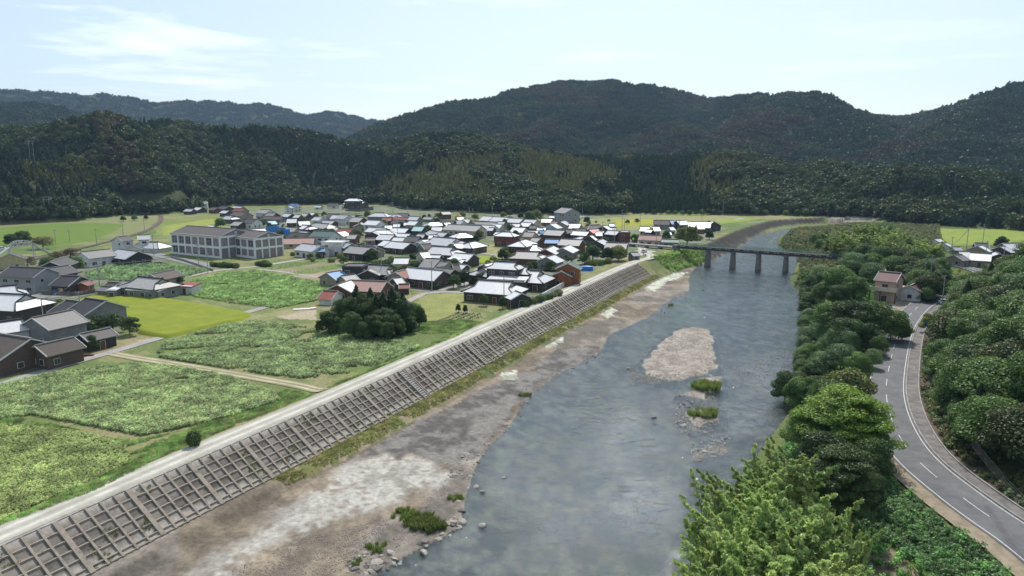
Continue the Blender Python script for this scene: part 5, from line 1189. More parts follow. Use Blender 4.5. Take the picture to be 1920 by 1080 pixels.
for k, px, py, h, w_, lb in (('yel1', 1290, 420, 11, 1.3, 'ginkgo tree with a yellowing crown beside the station'), ('broad1', 1250, 430, 6, 1, 'dark tree between the station roof and the white riverside houses'), ('broad1', 1112, 457, 7, 1.35, 'left tree of the dark clump beside the levee road bend'),
        ('broad1', 1140, 461, 6.5, 1.2, 'middle tree of the dark clump beside the levee road bend'), ('yel0', 1160, 456, 7.5, 1.3, 'right and tallest tree of the clump beside the levee road bend'), ('broad0', 993, 393, 9, 1.2, 'dark rounded tree at the wood edge behind the white barns'), ('yel0', 1006, 391, 9, 1.2, 'light green rounded tree at the wood edge behind the white barns'),
        ('broad1', 40, 430, 8, 1.3, 'dark tree behind the white footbridge arch'), ('broad1', 18, 436, 7, 1.2, 'dark tree behind the left stair of the footbridge'), ('red0', 78, 440, 7, 1.4, 'brownish tree right of the footbridge'), ('broad0', 88, 478, 7, 1.1, 'green tree between the yellow building and the black roofs'),
        ('red1', 130, 462, 6, 1.5, 'thin brownish cherry tree left of the long white building'), ('red0', 105, 468, 5.5, 1.4, 'brownish cherry tree behind the black roofed houses'), ('broad0', 142, 478, 6.5, 1.0, 'dark green tree at the left corner of the long white building'), ('red1', 50, 478, 5, 1.2, 'reddish tree right of the yellow building'),
        ('fruit0', 159, 592, 5, 1.1, 'gnarled fruit tree beside the solar panelled roof'), ('fruit1', 182, 585, 5, 1.1, 'second gnarled fruit tree, in front of the three gable windows'), ('fruit0', 208, 582, 5.5, 1.2, 'taller fruit tree in front of the grey twin-gabled house'), ('fruit1', 240, 590, 5, 1.25, 'fruit tree alone at the corner of the yellow rice'),
        ('broad1', 170, 625, 4, .75, 'clipped round tree at the end of the brown outbuilding'), ('broad2', 100, 610, 4, .8, 'bushy tree left of the solar panelled house wall'), ('broad1', 505, 446-30, 5, .8, 'tree beside the blue sheeted scaffold'), ('broad0', 412, 407, 7, 1.3, 'dark tree at the corner of the field behind the school hall'),
        ('broad1', 1000, 487, 4.5, 1.0, 'garden tree behind the tiered villa'), ('fruit0', 907, 548, 4, .9, 'thin garden tree in front of the big white villa roof'), ('broad1', 942, 553, 4, .7, 'dark garden tree at the right corner of the villa house'), ('broad0', 1020, 515, 3.2, .8, 'garden tree by the orange timber barn'),
        ('broad1', 859, 568, 2.6, .75, 'dark rounded tree standing left in the vegetable plot'), ('broad1', 872, 570, 2.6, .7, 'dark rounded tree standing right in the vegetable plot'), ('broad1', 862, 515, 3.4, .7, 'dark clipped tree beside the drive of the brick house'), ('broad1', 1880, 440, 7, 1.1, 'round dark tree alone beyond the houses at the right edge'),
        ('fruit1', 335, 515, 3.5, 1.1, 'palm-like dark bush between the tan shed and the tiny white shed'), ('shrub1', 117, 524, 2.6, 1.2, 'bright clipped round shrub on the stone wall by the lane'), ('broad1', 1695, 600, 5, .9, 'small dark tree on the road edge under the power pole'), ('yel1', 1745, 585, 5, .9, 'tree overhanging the road bend')):
    treetop(k, px, py, h, w_, lb)
bsh = G(364, 838); tree('shrub1', bsh[0], bsh[1], bsh[2], 1.0, 'single dark bush at the roadside of the levee road', sz=1.35)
# garden shrubs and small trees between the houses, kept clear of the walls
r = random.Random(9); cnt = 0
HB = [(h[0].location.x, h[0].location.y, h[7]) for h in HOUSES]
while cnt < 230:
    px, py = r.uniform(420, 1330), r.uniform(405, 545); x, y = P(px, py, 0)
    if not inside(np.array([px]), np.array([py]), [(420, 405), (700, 398), (1090, 402), (1200, 420), (1340, 425), (1330, 455), (1190, 470), (1060, 530), (1000, 575), (880, 560), (780, 545), (640, 500), (520, 480), (500, 430)])[0]: continue
    if min(math.hypot(a-x, b-y)-l*.36 for a, b, l in HB) < 2.2: continue
    k = r.choice(['shrub0', 'shrub1', 'shrub2', 'shrub1', 'fruit0', 'broad1', 'yel0', 'fruit1']); h = r.uniform(1.4, 2.8) if k[0] == 's' else r.uniform(3, 6); s = h/hkey(k); tree(k, x, y, TZ(x, y), s*r.uniform(.9, 1.3), 'small dark green tree or shrub in a garden between the village houses', GV, sz=s, name='garden_shrub' if k[0] == 's' else 'garden_tree'); cnt += 1
def row(k, pts, n, h, w_, label, group):
    for i in range(n):
        t = i/(n-1)*(len(pts)-1); a = min(int(t), len(pts)-2); f = t-a; px = pts[a][0]*(1-f)+pts[a+1][0]*f; py = pts[a][1]*(1-f)+pts[a+1][1]*f; x, y, z = G(px, py); rq = random.Random(i*3.3+px); s = h/hkey(k)*rq.uniform(.8, 1.2); tree(k+str(rq.randrange(3)), x+rq.uniform(-.5, .5), y+rq.uniform(-.5, .5), z, s*w_, label, group, sz=s)
row('shrub', [(395, 500), (445, 503)], 14, 2.2, .9, 'shrub of the clipped hedge beside the small silver roofed house', 'hedge by the school')
row('shrub', [(485, 498), (505, 500)], 6, 2.4, 1.3, 'dark shrub at the corner of the vegetable rows', 'shrubs at the vegetable rows'); row('shrub', [(1098, 498), (1120, 498), (1140, 494)], 6, 2.4, 1.0, 'clipped shrub in front of the dark clump by the levee road', 'shrubs by the levee bend')
row('shrub', [(1045, 555), (985, 575)], 9, 2.0, 1.1, 'shrub growing along the villa garden wall', 'shrubs at the villa wall'); row('shrub', [(75, 575), (110, 590), (112, 575)], 9, 2.2, 1.2, 'garden shrub between the white tiled roofs and the black roofed house', 'shrubs in the left hamlet')
row('broad', [(1225, 402), (1300, 404), (1360, 402)], 12, 5, 1.2, 'bushy tree at the foot of the wood behind the yellow rice', 'bushes behind the yellow rice'); row('broad', [(0, 412), (60, 415), (110, 410), (190, 404)], 12, 8, 1.3, 'dark tree at the foot of the left hill beside the green rice', 'trees at the left hill foot')
row('broad', [(1415, 403), (1500, 405), (1560, 404), (1700, 408)], 14, 6, 1.2, 'bushy tree along the far bank where the river bends', 'bushes on the far river bend'); row('broad', [(230, 415), (275, 412)], 3, 4, 1.2, 'bush beside the railway near the tunnel mouth', 'bushes at the tunnel')

row('broad', [(1512, 522), (1510, 548), (1512, 580), (1512, 615), (1512, 650), (1506, 690), (1500, 720), (1492, 750)], 26, 3.6, 1.35, 'low dense growth at the right waterline', 'growth at the right waterline')
for i, (px, py, h) in enumerate(((1530, 436, 6), (1548, 432, 6), (1565, 436, 6), (1540, 446, 5), (1558, 450, 5.5), (1578, 446, 6), (1595, 440, 6), (1572, 458, 5), (1590, 462, 5), (1535, 500, 4.5), (1550, 508, 5), (1528, 512, 4.5), (1512, 520, 4), (1520, 536, 4), (1540, 494, 6), (1525, 500, 5.5), (1560, 520, 5), (1585, 478, 5))): treetop(f'broad{i%6}', px, py, h, 1.35, 'rounded dark green tree in the wood around the far bridge end', 'wood around the far bridge end')
treetop('broad3', 1498, 700, 6.5, 1.1, 'dark tree on the bank joined to the one leaning over the river')
rq = random.Random(21); rp = resample(RR, 1.0, 2); rd = np.gradient(rp, axis=0); rd /= np.hypot(rd[:, 0], rd[:, 1])[:, None]
for i in range(40, len(rp)-60, 1):
    x, y = rp[i]+np.array((rd[i][1], -rd[i][0]))*0
    if y > 205 or i % 3: continue
    for off in ((8.6, 11.5) if y > 92 else (12.5,)):
        q = rp[i]+np.array((rd[i][1], -rd[i][0]))*(off+rq.uniform(-.5, 1.2)); h = rq.uniform(4.2, 7.0)*(1 if off > 9 else .8); k = rq.choice(['broad0', 'broad3', 'broad1', 'broad4', 'broad2']); s = h/8.2; tree(k, q[0], q[1], TZ(q[0], q[1])-.4, s*1.15, 'dark green tree packed on the steep bank right of the asphalt road', GH, sz=s, name='hillside_tree')
# ---------------- crops and grasses
CB = np.array((2.75, 2.6, 2.6)); cv = []
for i in range(3): v, f = quads(*shell((0, 0, .5), (.33, .33, .5), 46, 200+i, .6, .9), .19, 1.2, 200+i, .3); cv.append((v*np.array((1, 1, .8)), f, 0))
v, f = grass_tuft(30, .42, .34, 210, .035); cv.append((v, f, 0))
def crop_field(name, polys, spacing, sc_, cols, lab, cat, seed, rows=0, thin=.0, var=(0,), zs=1.0):
    X, Y = [], []
    for q in polys: a, b = poly_pts(q, spacing, seed); X.append(a); Y.append(b); seed += 1
    X, Y = np.concatenate(X), np.concatenate(Y); r = np.random.default_rng(seed); nb_ = fbm(X, Y, 7, 4, seed); keep = nb_ > thin
    if rows: keep &= (np.sin((X*.91-Y*.41)*rows) > -.3)
    X, Y, nb_ = X[keep], Y[keep], nb_[keep]; n = len(X); z = terrain(X, Y); s = sc_*r.uniform(.7, 1.25, n)*(.75+.5*nb_); c = np.array(cols)[r.integers(0, len(cols), n)]*CB*(.75+.5*nb_)[:, None]
    return scatter(name, cv, ['crop'], np.stack([X, Y, z-.02], 1), r.choice(var, n), np.stack([s, s, s*zs], 1), c, lab, cat, seed=seed)
FLD = {'F1': [(-330, 905), (-100, 812), (10, 796), (150, 812), (238, 836), (245, 868), (170, 905), (60, 952), (0, 985), (-250, 1100)], 'F2': [(-200, 778), (0, 724), (90, 702), (240, 683), (330, 688), (425, 705), (515, 738), (525, 752), (440, 780), (330, 806), (265, 818), (170, 800), (60, 778), (-120, 808)],
       'F3': [(305, 645), (420, 610), (480, 602), (560, 612), (640, 626), (760, 642), (790, 652), (700, 690), (620, 706), (560, 710), (440, 694), (290, 670)], 'F4': [(360, 527), (420, 512), (480, 507), (600, 530), (630, 545), (590, 565), (520, 579), (440, 570), (370, 558), (335, 545)],
       'F5': [(160, 512), (200, 500), (290, 496), (400, 506), (345, 521), (300, 531), (225, 527), (165, 524)]}
W_ = {k: PP(v, 0) for k, v in FLD.items()}
crop_field('sunflower_field', [W_['F1']], .34, .72, [(.15, .2, .07), (.17, .22, .075), (.13, .18, .06), (.17, .2, .08)], 'yellow green flowering crop at the lower left edge below the second field', 'crop', 301, var=(0, 1, 2), zs=.9)
crop_field('crop_field', [W_['F2']], .38, .85, [(.14, .2, .085), (.12, .175, .075), (.16, .215, .09), (.19, .22, .1)], 'dense tall green crop in the field between the dirt track and the lower left crop', 'crop', 311, thin=.22, var=(0, 1, 2))
crop_field('crop_field', [W_['F3']], .48, .9, [(.14, .19, .085), (.12, .17, .075), (.16, .21, .09)], 'uneven green crop in the field below the dark grove', 'crop', 321, thin=.34, var=(0, 1, 2))
crop_field('crop_field', [W_['F4']], .62, .95, [(.13, .21, .07), (.11, .18, .06), (.17, .25, .09)], 'green crop in the middle field right of the yellow rice', 'crop', 331, thin=.25, var=(0, 1, 2))
crop_field('tall_weeds', [W_['F5']], .8, 1.25, [(.12, .19, .09), (.1, .16, .08), (.15, .22, .1)], 'tall weeds between the long white building and the mottled farmhouse', 'weeds', 341, thin=.2, var=(0, 1, 3))
crop_field('vegetable_rows', [PP([(500, 503), (560, 492), (640, 482), (650, 484), (560, 500), (505, 507)]), PP([(545, 511), (600, 500), (680, 489), (690, 493), (640, 502), (560, 516)]), PP([(705, 493), (760, 477), (790, 475), (770, 487), (720, 497)]), PP([(745, 548), (775, 545), (785, 552), (750, 553)])], .6, .5, [(.14, .25, .08), (.2, .3, .14), (.1, .19, .06)], 'rows of low vegetables in front of the black walled farmhouse', 'vegetables', 351, rows=2.4, var=(0, 1))
crop_field('vegetable_plot', [PP([(792, 612), (825, 600), (860, 586), (900, 588), (905, 596), (860, 606), (830, 612)])], .45, .5, [(.07, .1, .04), (.1, .15, .05)], 'dark planted rows in the plot between the grove and the villa', 'vegetables', 357, rows=3.2, var=(0, 1))
# grassy verges, banks and river reeds
gp = []
for q in ([(-300, 1150), (0, 992), (180, 925), (360, 832), (500, 776), (590, 738), (520, 752), (440, 782), (330, 815), (240, 868), (60, 956), (-300, 1110)], [(600, 740-6), (655, 708), (790, 652), (850, 622), (905, 600), (860, 632), (760, 672), (650, 716)], [(0, 775), (130, 800), (240, 835), (330, 808), (250, 825), (160, 815), (0, 795)],
          [(500, 745), (540, 728), (590, 740), (420, 790), (300, 840), (240, 850)], [(790, 602), (870, 598), (905, 603), (850, 622), (800, 625), (770, 618)]):
    gp.append(PP(q, .2))
crop_field('verge_grass', gp, .33, .8, [(.12, .2, .06), (.14, .22, .07), (.1, .175, .055), (.2, .2, .1)], 'rough green grass on the verge between the crops and the gravel road', 'grass', 361, var=(3,), thin=.2)
def band(pa, s0, s1, spacing, seed, u0, u1):
    p = resample(pa, spacing, 0); p = p[int(u0/spacing):int(u1/spacing)]; d = np.gradient(p, axis=0); d /= np.hypot(d[:, 0], d[:, 1])[:, None]; nn = np.stack([d[:, 1], -d[:, 0]], 1); r = np.random.default_rng(seed); o = []
    for s in np.arange(s0, s1, spacing): o.append(p+nn*(s+r.uniform(-.5, .5, len(p))*spacing)[:, None]+d*r.uniform(-.5, .5, (len(p), 1))*spacing)
    return np.vstack(o)
def scat_pts(name, q, sc_, cols, lab, cat, seed, var=(3,), thin=.0, zmax=99, zmin=-99, zs=1):
    X, Y = q[:, 0], q[:, 1]; r = np.random.default_rng(seed); nb_ = fbm(X, Y, 6, 4, seed); z = terrain(X, Y); k = (nb_ > thin) & (z < zmax) & (z > zmin); X, Y, z, nb_ = X[k], Y[k], z[k], nb_[k]; n = len(X)
    s = sc_*r.uniform(.6, 1.3, n)*(.7+.6*nb_); c = np.array(cols)[r.integers(0, len(cols), n)]*CB*(.75+.5*nb_)[:, None]; return scatter(name, cv, ['crop'], np.stack([X, Y, z-.02], 1), r.choice(var, n), np.stack([s, s, s*zs], 1), c, lab, cat, seed=seed)
scat_pts('bank_grass', band(LW, 5.9, 9.2, .42, 401, 60, 330), .75, [(.15, .16, .06), (.19, .17, .085), (.11, .14, .05)], 'yellowish grass strip at the foot of the lattice wall', 'grass', 402, thin=.3)
scat_pts('bank_grass', band(LEV, -1, 9, .9, 403, 326, 378), 1.6, [(.09, .17, .04), (.12, .2, .05), (.15, .2, .06)], 'thick green grass on the bank below the bridge end', 'grass', 405, thin=.3, var=(3, 0), zmin=-4.9)
wq = band(LW, .4, 6.0, .45, 431, 5, 420); X, Y = wq[:, 0], wq[:, 1]; kk = fbm(X, Y, 2.2, 3, 77) > .66; dd_, _, _ = pdist(X[kk], Y[kk], LW[::12]); r = np.random.default_rng(8); n = int(kk.sum()); sc__ = r.uniform(.4, .9, n)
scatter('wall_weeds', cv, ['crop'], np.stack([X[kk], Y[kk], .62-dd_/SLW*SLH-.08], 1), np.full(n, 3), sc__, np.array((.26, .3, .12))*r.uniform(.7, 1.2, (n, 1)), 'weeds sprouting in cells of the lattice wall', 'weeds', seed=9)
wq = band(RR, 6.0, 12.5, .7, 441, 20, 190); scat_pts('bank_undergrowth', wq, 1.2, [(.05, .07, .02), (.035, .055, .018), (.07, .065, .03)], 'dark undergrowth at the foot of the wooded bank beside the gutter', 'undergrowth', 442, var=(0, 1, 2), thin=.3)
x_, y_ = poly_pts(PP([(1480, 534), (1498, 505), (1502, 478), (1466, 466), (1460, 452), (1470, 438), (1600, 424), (1760, 424), (1770, 500), (1640, 536), (1510, 560)], -1), 1.3, 415); scat_pts('bank_undergrowth', np.stack([x_, y_], 1), 1.9, [(.05, .075, .025), (.075, .08, .03), (.04, .065, .022), (.09, .085, .04)], 'rough grass and scrub on the right bank around the bridge end', 'undergrowth', 416, var=(0, 1, 2, 3), thin=.25, zmin=-4.9)
x_, y_ = poly_pts(PP([(1190, 1180), (1420, 860), (1500, 760), (1505, 560), (1490, 520), (1640, 520), (1640, 700), (1660, 860), (1760, 950), (1960, 1110), (1960, 1250)], .3), 1.1, 410)
dq_, _, _ = pdist(x_, y_, RR); k_ = dq_ > 5.6; scat_pts('bank_undergrowth', np.stack([x_[k_], y_[k_]], 1), 1.35, [(.05, .12, .03), (.07, .15, .035), (.045, .1, .03)], 'leafy green undergrowth on the right bank below the asphalt road', 'undergrowth', 411, var=(0, 1, 2, 3), thin=.2, zmin=-4.9)
x_, y_ = poly_pts(PP([(1640, 905), (1690, 890), (1760, 950), (1850, 1010), (1960, 1100), (1960, 1250), (1600, 1250), (1600, 1000)], .3), .5, 420); dq_, _, _ = pdist(x_, y_, RR); cx_, cy_, _ = G(1655, 1060)
k_ = (dq_ > 5.6) & (np.hypot(x_-cx_, (y_-cy_)*.7) > 3.2); scat_pts('bank_creeper', np.stack([x_[k_], y_[k_]], 1), .95, [(.045, .095, .03), (.06, .12, .038), (.038, .075, .028)], 'bright creeping leaves on the clearing at the lower right', 'ground cover', 421, var=(0, 1, 2), thin=.12)
# reeds
def reeds(px, py, R, h, n, lab, s=1.0):
    x, y, z = G(px, py); r = np.random.default_rng(int(px)); parts = []
    for i in range(n):
        a = r.uniform(0, 6.28); q = R*math.sqrt(r.random()); v, f = grass_tuft(40, h*r.uniform(.7, 1.1), .35, int(px)+i, .035); parts.append((v+np.array((math.cos(a)*q*1.25, math.sin(a)*q, 0)), f, 0))
    v, f, _ = merge(parts); o = bpy.data.objects.new('reed_clump', npmesh('reed_clump', v, f, 'reed')); COL.objects.link(o); o.location = (x, y, max(z, -4.9)); tag(o, lab, 'reeds', 'reed clumps in and beside the river')
reeds(1323, 728, 2.3, 1.5, 60, 'upper green reed islet in the river, below the gravel bar'); reeds(1318, 778, 2.2, 1.1, 55, 'lower green reed islet in the river among the stones')
reeds(790, 985, 1.7, 1.0, 45, 'green reed clump on the muddy shore point'); reeds(760, 965, 1.5, .7, 30, 'low olive reeds on the left of the muddy shore point'); reeds(812, 995, 1.2, 1.0, 25, 'green reeds at the water edge of the muddy shore point'); reeds(708, 1030, 1.1, .6, 16, 'sparse olive reeds among the lower shore rocks')
reeds(985, 742, 1.0, .7, 14, 'small green reed patch on the middle of the left shore'); reeds(855, 935, .8, .6, 12, 'thin dry reeds beside the pale rocks of the shore'); reeds(1257, 577, .9, .8, 10, 'tiny reed islet in the shallows near the upper shore'); reeds(665, 1055, .8, .5, 8, 'dry tufts at the bottom of the stony shore')

# rice: standing sheets of fine stalks with a ragged top
def rice(name, pts, h, c1, c2, lab, step=.8):
    p = PP(pts, .4); X0, Y0 = p.min(0); X1, Y1 = p.max(0); xs = np.arange(X0, X1+step, step); ys = np.arange(Y0, Y1+step, step); X, Y = np.meshgrid(xs, ys); ins = inside(X, Y, p)
    r = np.random.default_rng(1); d, _, _ = pdist(X, Y, p, True); Z = np.where(ins, h*np.clip(d/.5, .3, 1)+.12*h*(fbm(X, Y, 2.5, 4, 3)-.5)+r.uniform(-.06, .06, X.shape), -.1)+terrain(X, Y); Z[-1:, :] = -.3
    i = np.arange(X.size).reshape(X.shape); q = np.stack([i[:-1, :-1], i[:-1, 1:], i[1:, 1:], i[1:, :-1]], -1).reshape(-1, 4); k = ins.ravel()[q].any(1)
    me = npmesh(name, np.stack([X, Y, Z], -1).reshape(-1, 3), q[k], pmat('rm_'+name+str(pts[0][0]), c1, c2, .95, .22, 1.0, 6, coord=GEO, detail=9, spec=.1)); o = bpy.data.objects.new(name, me); COL.objects.link(o); tag(o, lab, 'rice', kind='stuff')
rice('rice_field', [(135, 566), (185, 551), (300, 558), (395, 573), (472, 588), (455, 598), (312, 632), (262, 624), (222, 588)], .75, (.23, .25, .03), (.16, .21, .03), 'bright yellow green rice in the field left of the lane', .6)
rice('rice_field', [(-60, 432), (100, 419), (180, 418), (232, 420), (205, 436), (170, 450), (100, 462), (60, 458), (-60, 462)], .6, (.1, .17, .03), (.14, .19, .045), 'green rice below the left hill beside the railway', 2)
rice('rice_field', [(893, 479), (938, 483), (944, 493), (895, 493)], .6, (.25, .3, .03), (.2, .27, .03), 'small patch of bright rice among the houses', .8)
rice('rice_field', [(1752, 431), (1930, 433), (1930, 452), (1850, 460), (1790, 462), (1765, 448)], .6, (.16, .23, .04), (.24, .27, .06), 'rice beyond the houses at the right edge', 2)
rice('rice_field', [(1150, 413), (1225, 411), (1240, 420), (1150, 424)], .6, (.32, .31, .04), (.25, .27, .05), 'yellow rice between the village and the wood', 2); rice('rice_field', [(1350, 414), (1400, 409), (1425, 409), (1400, 413), (1352, 419)], .5, (.18, .26, .04), (.23, .27, .06), 'green rice at the end of the farm track by the wood', 2)
rice('rice_field', [(305, 424), (395, 410), (408, 412), (395, 424), (310, 440)], .5, (.2, .25, .05), (.27, .28, .08), 'pale rice behind the school hall', 2)

# ================================================================ BRIDGE, POLES, CARS AND SMALL THINGS
A_, B_ = P(1272, 454.5, 4.6), P(1592, 475.5, 4.6); A_, B_ = Vector((*A_, 0)), Vector((*B_, 0)); du = (B_-A_).normalized(); BL = (B_-A_).length; br = empty('railway_bridge', A_, math.atan2(du.y, du.x), 'long dark girder bridge with a green railing crossing the river on tapered stone piers', 'bridge')
def bpart(mb, n, m): return mb.build(n, m, br)
g = MB(); g.box((BL/2, -1.35, 2.7), (BL, .25, 1.15)).box((BL/2, 1.35, 2.7), (BL, .25, 1.15)).box((BL/2, 0, 3.2), (BL, 2.5, .14))
for i in range(int(BL/2.6)): g.box((1.3+i*2.6, 0, 2.7), (.2, 2.4, .8))
bpart(g, 'girder', 'darksteel')
g = MB(); g.box((BL/2, -1.55, 2.02), (BL, .5, .18)).box((BL/2, 1.55, 2.02), (BL, .5, .18)); bpart(g, 'lower_flange', 'conc_dark')
g = MB(); g.box((BL/2, 0, 3.36), (BL, 2.9, .18)); bpart(g, 'deck', 'ballast')
g = MB()
for i in range(int(BL/4.2)):
    for o in (0, 1.3): g.box((2.0+i*4.2+o, -1.5, 3.02), (.9, .06, .16))
bpart(g, 'walkway_bracket', 'trim')
for sy in (-1, 1):
    g = MB(); g.box((BL/2, sy*1.75, 4.55), (BL, .1, .1)).box((BL/2, sy*1.75, 4.1), (BL, .06, .07)).box((BL/2, sy*1.75, 3.75), (BL, .06, .07))
    for i in range(int(BL/1.1)): g.box((.5+i*1.1, sy*1.75, 3.95), (.1, .1, 1.25))
    bpart(g, 'railing', 'greenrail')
def taper(m_, c, a, b, z0, z1):
    x, y = c; p = [(x+sx*a[0]/2, y+sy*a[1]/2, z0) for sx, sy in ((-1, -1), (1, -1), (1, 1), (-1, 1))]; q = [(x+sx*b[0]/2, y+sy*b[1]/2, z1) for sx, sy in ((-1, -1), (1, -1), (1, 1), (-1, 1))]
    m_.face(p[::-1]).face(q)
    for i in range(4): m_.face([p[i], p[(i+1) % 4], q[(i+1) % 4], q[i]])
for px in (1324, 1374, 1424.5, 1478, 1534):
    t_ = (Vector((*P(px, 470+ (px-1324)*.05, 2.0), 0))-A_).dot(du); g = MB(); taper(g, (t_, 0), (1.9, 4.0), (1.2, 3.2), -6.4, 1.6); g.box((t_, 0, 1.78), (2.0, 3.9, .34)); bpart(g, 'pier', 'stoned')
for t_ in (-1.2, BL+.5): g = MB(); g.box((t_, 0, -.4), (2.6, 5.0, 5.0)).box((t_, 0, 2.7), (2.2, 3.0, 1.3)); bpart(g, 'abutment', 'stoned')

# approach viaduct left of the bridge: pale low girder over the lane
p0, p1 = P(1180, 457, 1.2), P(1272, 462.5, 1.6); v_ = empty('approach_span', (*p0, 0), math.atan2(p1[1]-p0[1], p1[0]-p0[0]), 'low pale concrete span carrying the track over the lane before the bridge', 'viaduct'); Lv = math.hypot(p1[0]-p0[0], p1[1]-p0[1])
g = MB(); g.box((Lv/2, 0, 1.2), (Lv, 3.2, .7)); g.build('deck', 'concrete', v_)
for i in range(4): g = MB(); g.box((2+i*(Lv-4)/3, 0, .1), (1.2, 3.0, 1.5)); g.build('support', 'conc_dark', v_)

# school hall: white frame, window bays, vents
def frame_hall(root, L, D, H, cols, label):
    root['label'] = label; hl = H-.32*D/2*.95
    fx = L/2-.35; fy = -(D/2-.62); 
    g = MB()
    for i in range(cols+1): x = -fx+2*fx*i/cols; g.box((x, fy-.17, hl/2-.1), (.75, .34, hl-.2))
    for z in (.5, hl*.5, hl-.3): g.box((0, fy-.13, z), (2*fx, .24, .95))
    for i in range(5): y = fy+(-2*fy)*i/4; g.box((fx+.16, y, hl/2), (.34, .6, hl+.1))
    for z in (hl*.5, hl-.3): g.box((fx+.13, 0, z), (.24, -2*fy, .9))
    g.build('frame', 'white', root)
    for i in range(cols):
        for z in (hl*.27, hl*.74):
            if i > 1 and (i+int(z)) % 3: continue
            x = -fx+2*fx*(i+.5)/cols; w_ = 2*fx/cols*.62; g = MB(); g.box((x, fy-.04, z), (w_, .06, hl*.26), m=0)
            for q in (-.25, 0, .25): g.box((x, fy-.08, z+q*hl*.26), (w_, .03, .07), m=1)
            g.box((x, fy-.08, z), (.08, .04, hl*.26), m=1); g.build('window', ['glass', 'trim'], root)
    g = MB(); g.box((fx+.35, 0, H-2.6), (.8, 1.6, .14), m=0)
    for q in range(5): g.box((fx+.12, 0, H-2.3+q*.3), (.12, 1.2, .2), m=0)
    g.build('vent', 'plaster', root)
h1 = house(350, 423, 442, 429, 12.3, 15.5, 'g', 'H', 'h', 'x', slope=.32, win=False, name='school_hall', cat='school'); frame_hall(h1, math.dist(P(350, 423, 12.3), P(442, 429, 12.3)), 15.5*1.16, 12.3, 7, 'larger gabled hall of the school, mauve walls in a white concrete frame')
h2 = house(452, 430, 503.5, 434.5, 11.2, 13.5, 'g', 'H', 'h', 'x', slope=.32, win=False, name='school_hall', cat='school'); frame_hall(h2, math.dist(P(452, 430, 11.2), P(503.5, 434.5, 11.2)), 13.5*1.16, 11.2, 4, 'smaller gabled hall of the school, right of the larger mauve one')
for h in (h1, h2): h['group'] = 'school halls'
h3 = house(522, 447, 590, 446, 4.6, 9, 'g', 'p', 'c', 'long low cream annex with a pinkish red roof between the school and the vegetable rows', name='school_annex', cat='school')

# pinkish house: balcony and porch pillars
hp = [h[0] for h in HOUSES if h[8] and 'maroon roof beside the asphalt' in h[8]][0]; g = MB(); g.box((0, -5.2, 3.6), (7.2, 1.7, .2)).box((0, -6.0, 4.15), (7.2, .14, .95)).box((-3.55, -5.2, 4.15), (.14, 1.6, .95)).box((3.55, -5.2, 4.15), (.14, 1.6, .95)); g.build('balcony', 'cream', hp)
for x in (-3.4, -.6, 3.4): g = MB(); g.box((x, -5.9, 1.75), (.3, .3, 3.5)); g.build('pillar', 'wood_b', hp)

# carport and cars
def car(x, y, z, rz, paint, label, kind='car'):
    e = empty('parked_'+kind, (x, y, z), rz, label, kind, 'parked cars'); L, W_ = (4.2, 1.7); hb = .62 if kind == 'car' else .8; ht = 1.45 if kind == 'car' else 1.85; m_ = MB(); n = 0
    def loft(secs, mi=0):                      # sections along x: (x, halfwidth, z0, z1)
        for (xa, wa, a0, a1), (xb, wb, b0, b1) in zip(secs[:-1], secs[1:]):
            m_.face([(xa, -wa, a1), (xb, -wb, b1), (xb, wb, b1), (xa, wa, a1)], mi); m_.face([(xa, -wa, a0), (xb, -wb, b0), (xb, -wb, b1), (xa, -wa, a1)], mi); m_.face([(xa, wa, a1), (xb, wb, b1), (xb, wb, b0), (xa, wa, a0)], mi)
        for s_, q in ((0, secs[0]), (1, secs[-1])): f = [(q[0], -q[1], q[2]), (q[0], -q[1], q[3]), (q[0], q[1], q[3]), (q[0], q[1], q[2])]; m_.face(f if s_ == 0 else f[::-1], mi)
    loft([(-L/2, .72, .35, .75), (-L/2+.15, .83, .25, hb+.3), (-.9, .85, .22, hb+.35), (1.0, .85, .22, hb+.32), (L/2-.2, .8, .25, hb+.12), (L/2, .7, .35, hb)]); m_.build('body', paint, e)
    m_ = MB(); loft([(-L/2+.25, .76, hb+.25, hb+.4), (-L/2+.6, .66, hb+.25, ht-.06), (.35, .66, hb+.25, ht-.06), (1.15, .76, hb+.25, hb+.36)]); m_.build('window', 'glass', e)
    m_ = MB(); loft([(-L/2+.55, .66, ht-.08, ht), (.4, .66, ht-.08, ht)]); m_.build('cabin_roof', paint, e)
    for sx in (-1.3, 1.3):
        for sy in (-.78, .78): m_ = MB(); m_.tube([(sx, sy-.1, .31), (sx, sy+.1, .31)], .31, 12); m_.build('wheel', 'tyre', e)
    for sy in (-.55, .55): m_ = MB(); m_.box((L/2-.02, sy, hb-.05), (.1, .3, .14)); m_.build('headlight', 'white', e)
    return e
def gcar(px, py, rz, paint, lab, z=0.1, kind='car'): x, y = P(px, py, z); return car(x, y, z, math.radians(rz), paint, lab, kind)
gcar(297, 470, -15, 'white', 'white car parked left of the school hall, the nearer of two'); gcar(316, 466, -12, 'trim', 'silver white car nearest the left wall of the school hall'); gcar(1696, 559, -25, 'darksteel', 'dark car parked under the white carport by the maroon-roofed house', .86)
gcar(1208, 473, 60, 'white', 'small white car at the bend of the levee road below the station'); gcar(4, 468, 20, 'white', 'white car beside the yellow building at the left edge'); gcar(1766, 569, 70, 'white', 'white car half hidden by trees at the foot of the roadside power pole', .86)
x, y = P(1697, 553, .86); cpn = empty('carport', (x, y, .8), math.radians(-25), 'white sheet carport standing over the dark car', 'carport'); g = MB(); g.box((0, 0, 2.35), (5.4, 3.6, .1), tilt=.12); g.build('roof', 'white', cpn)
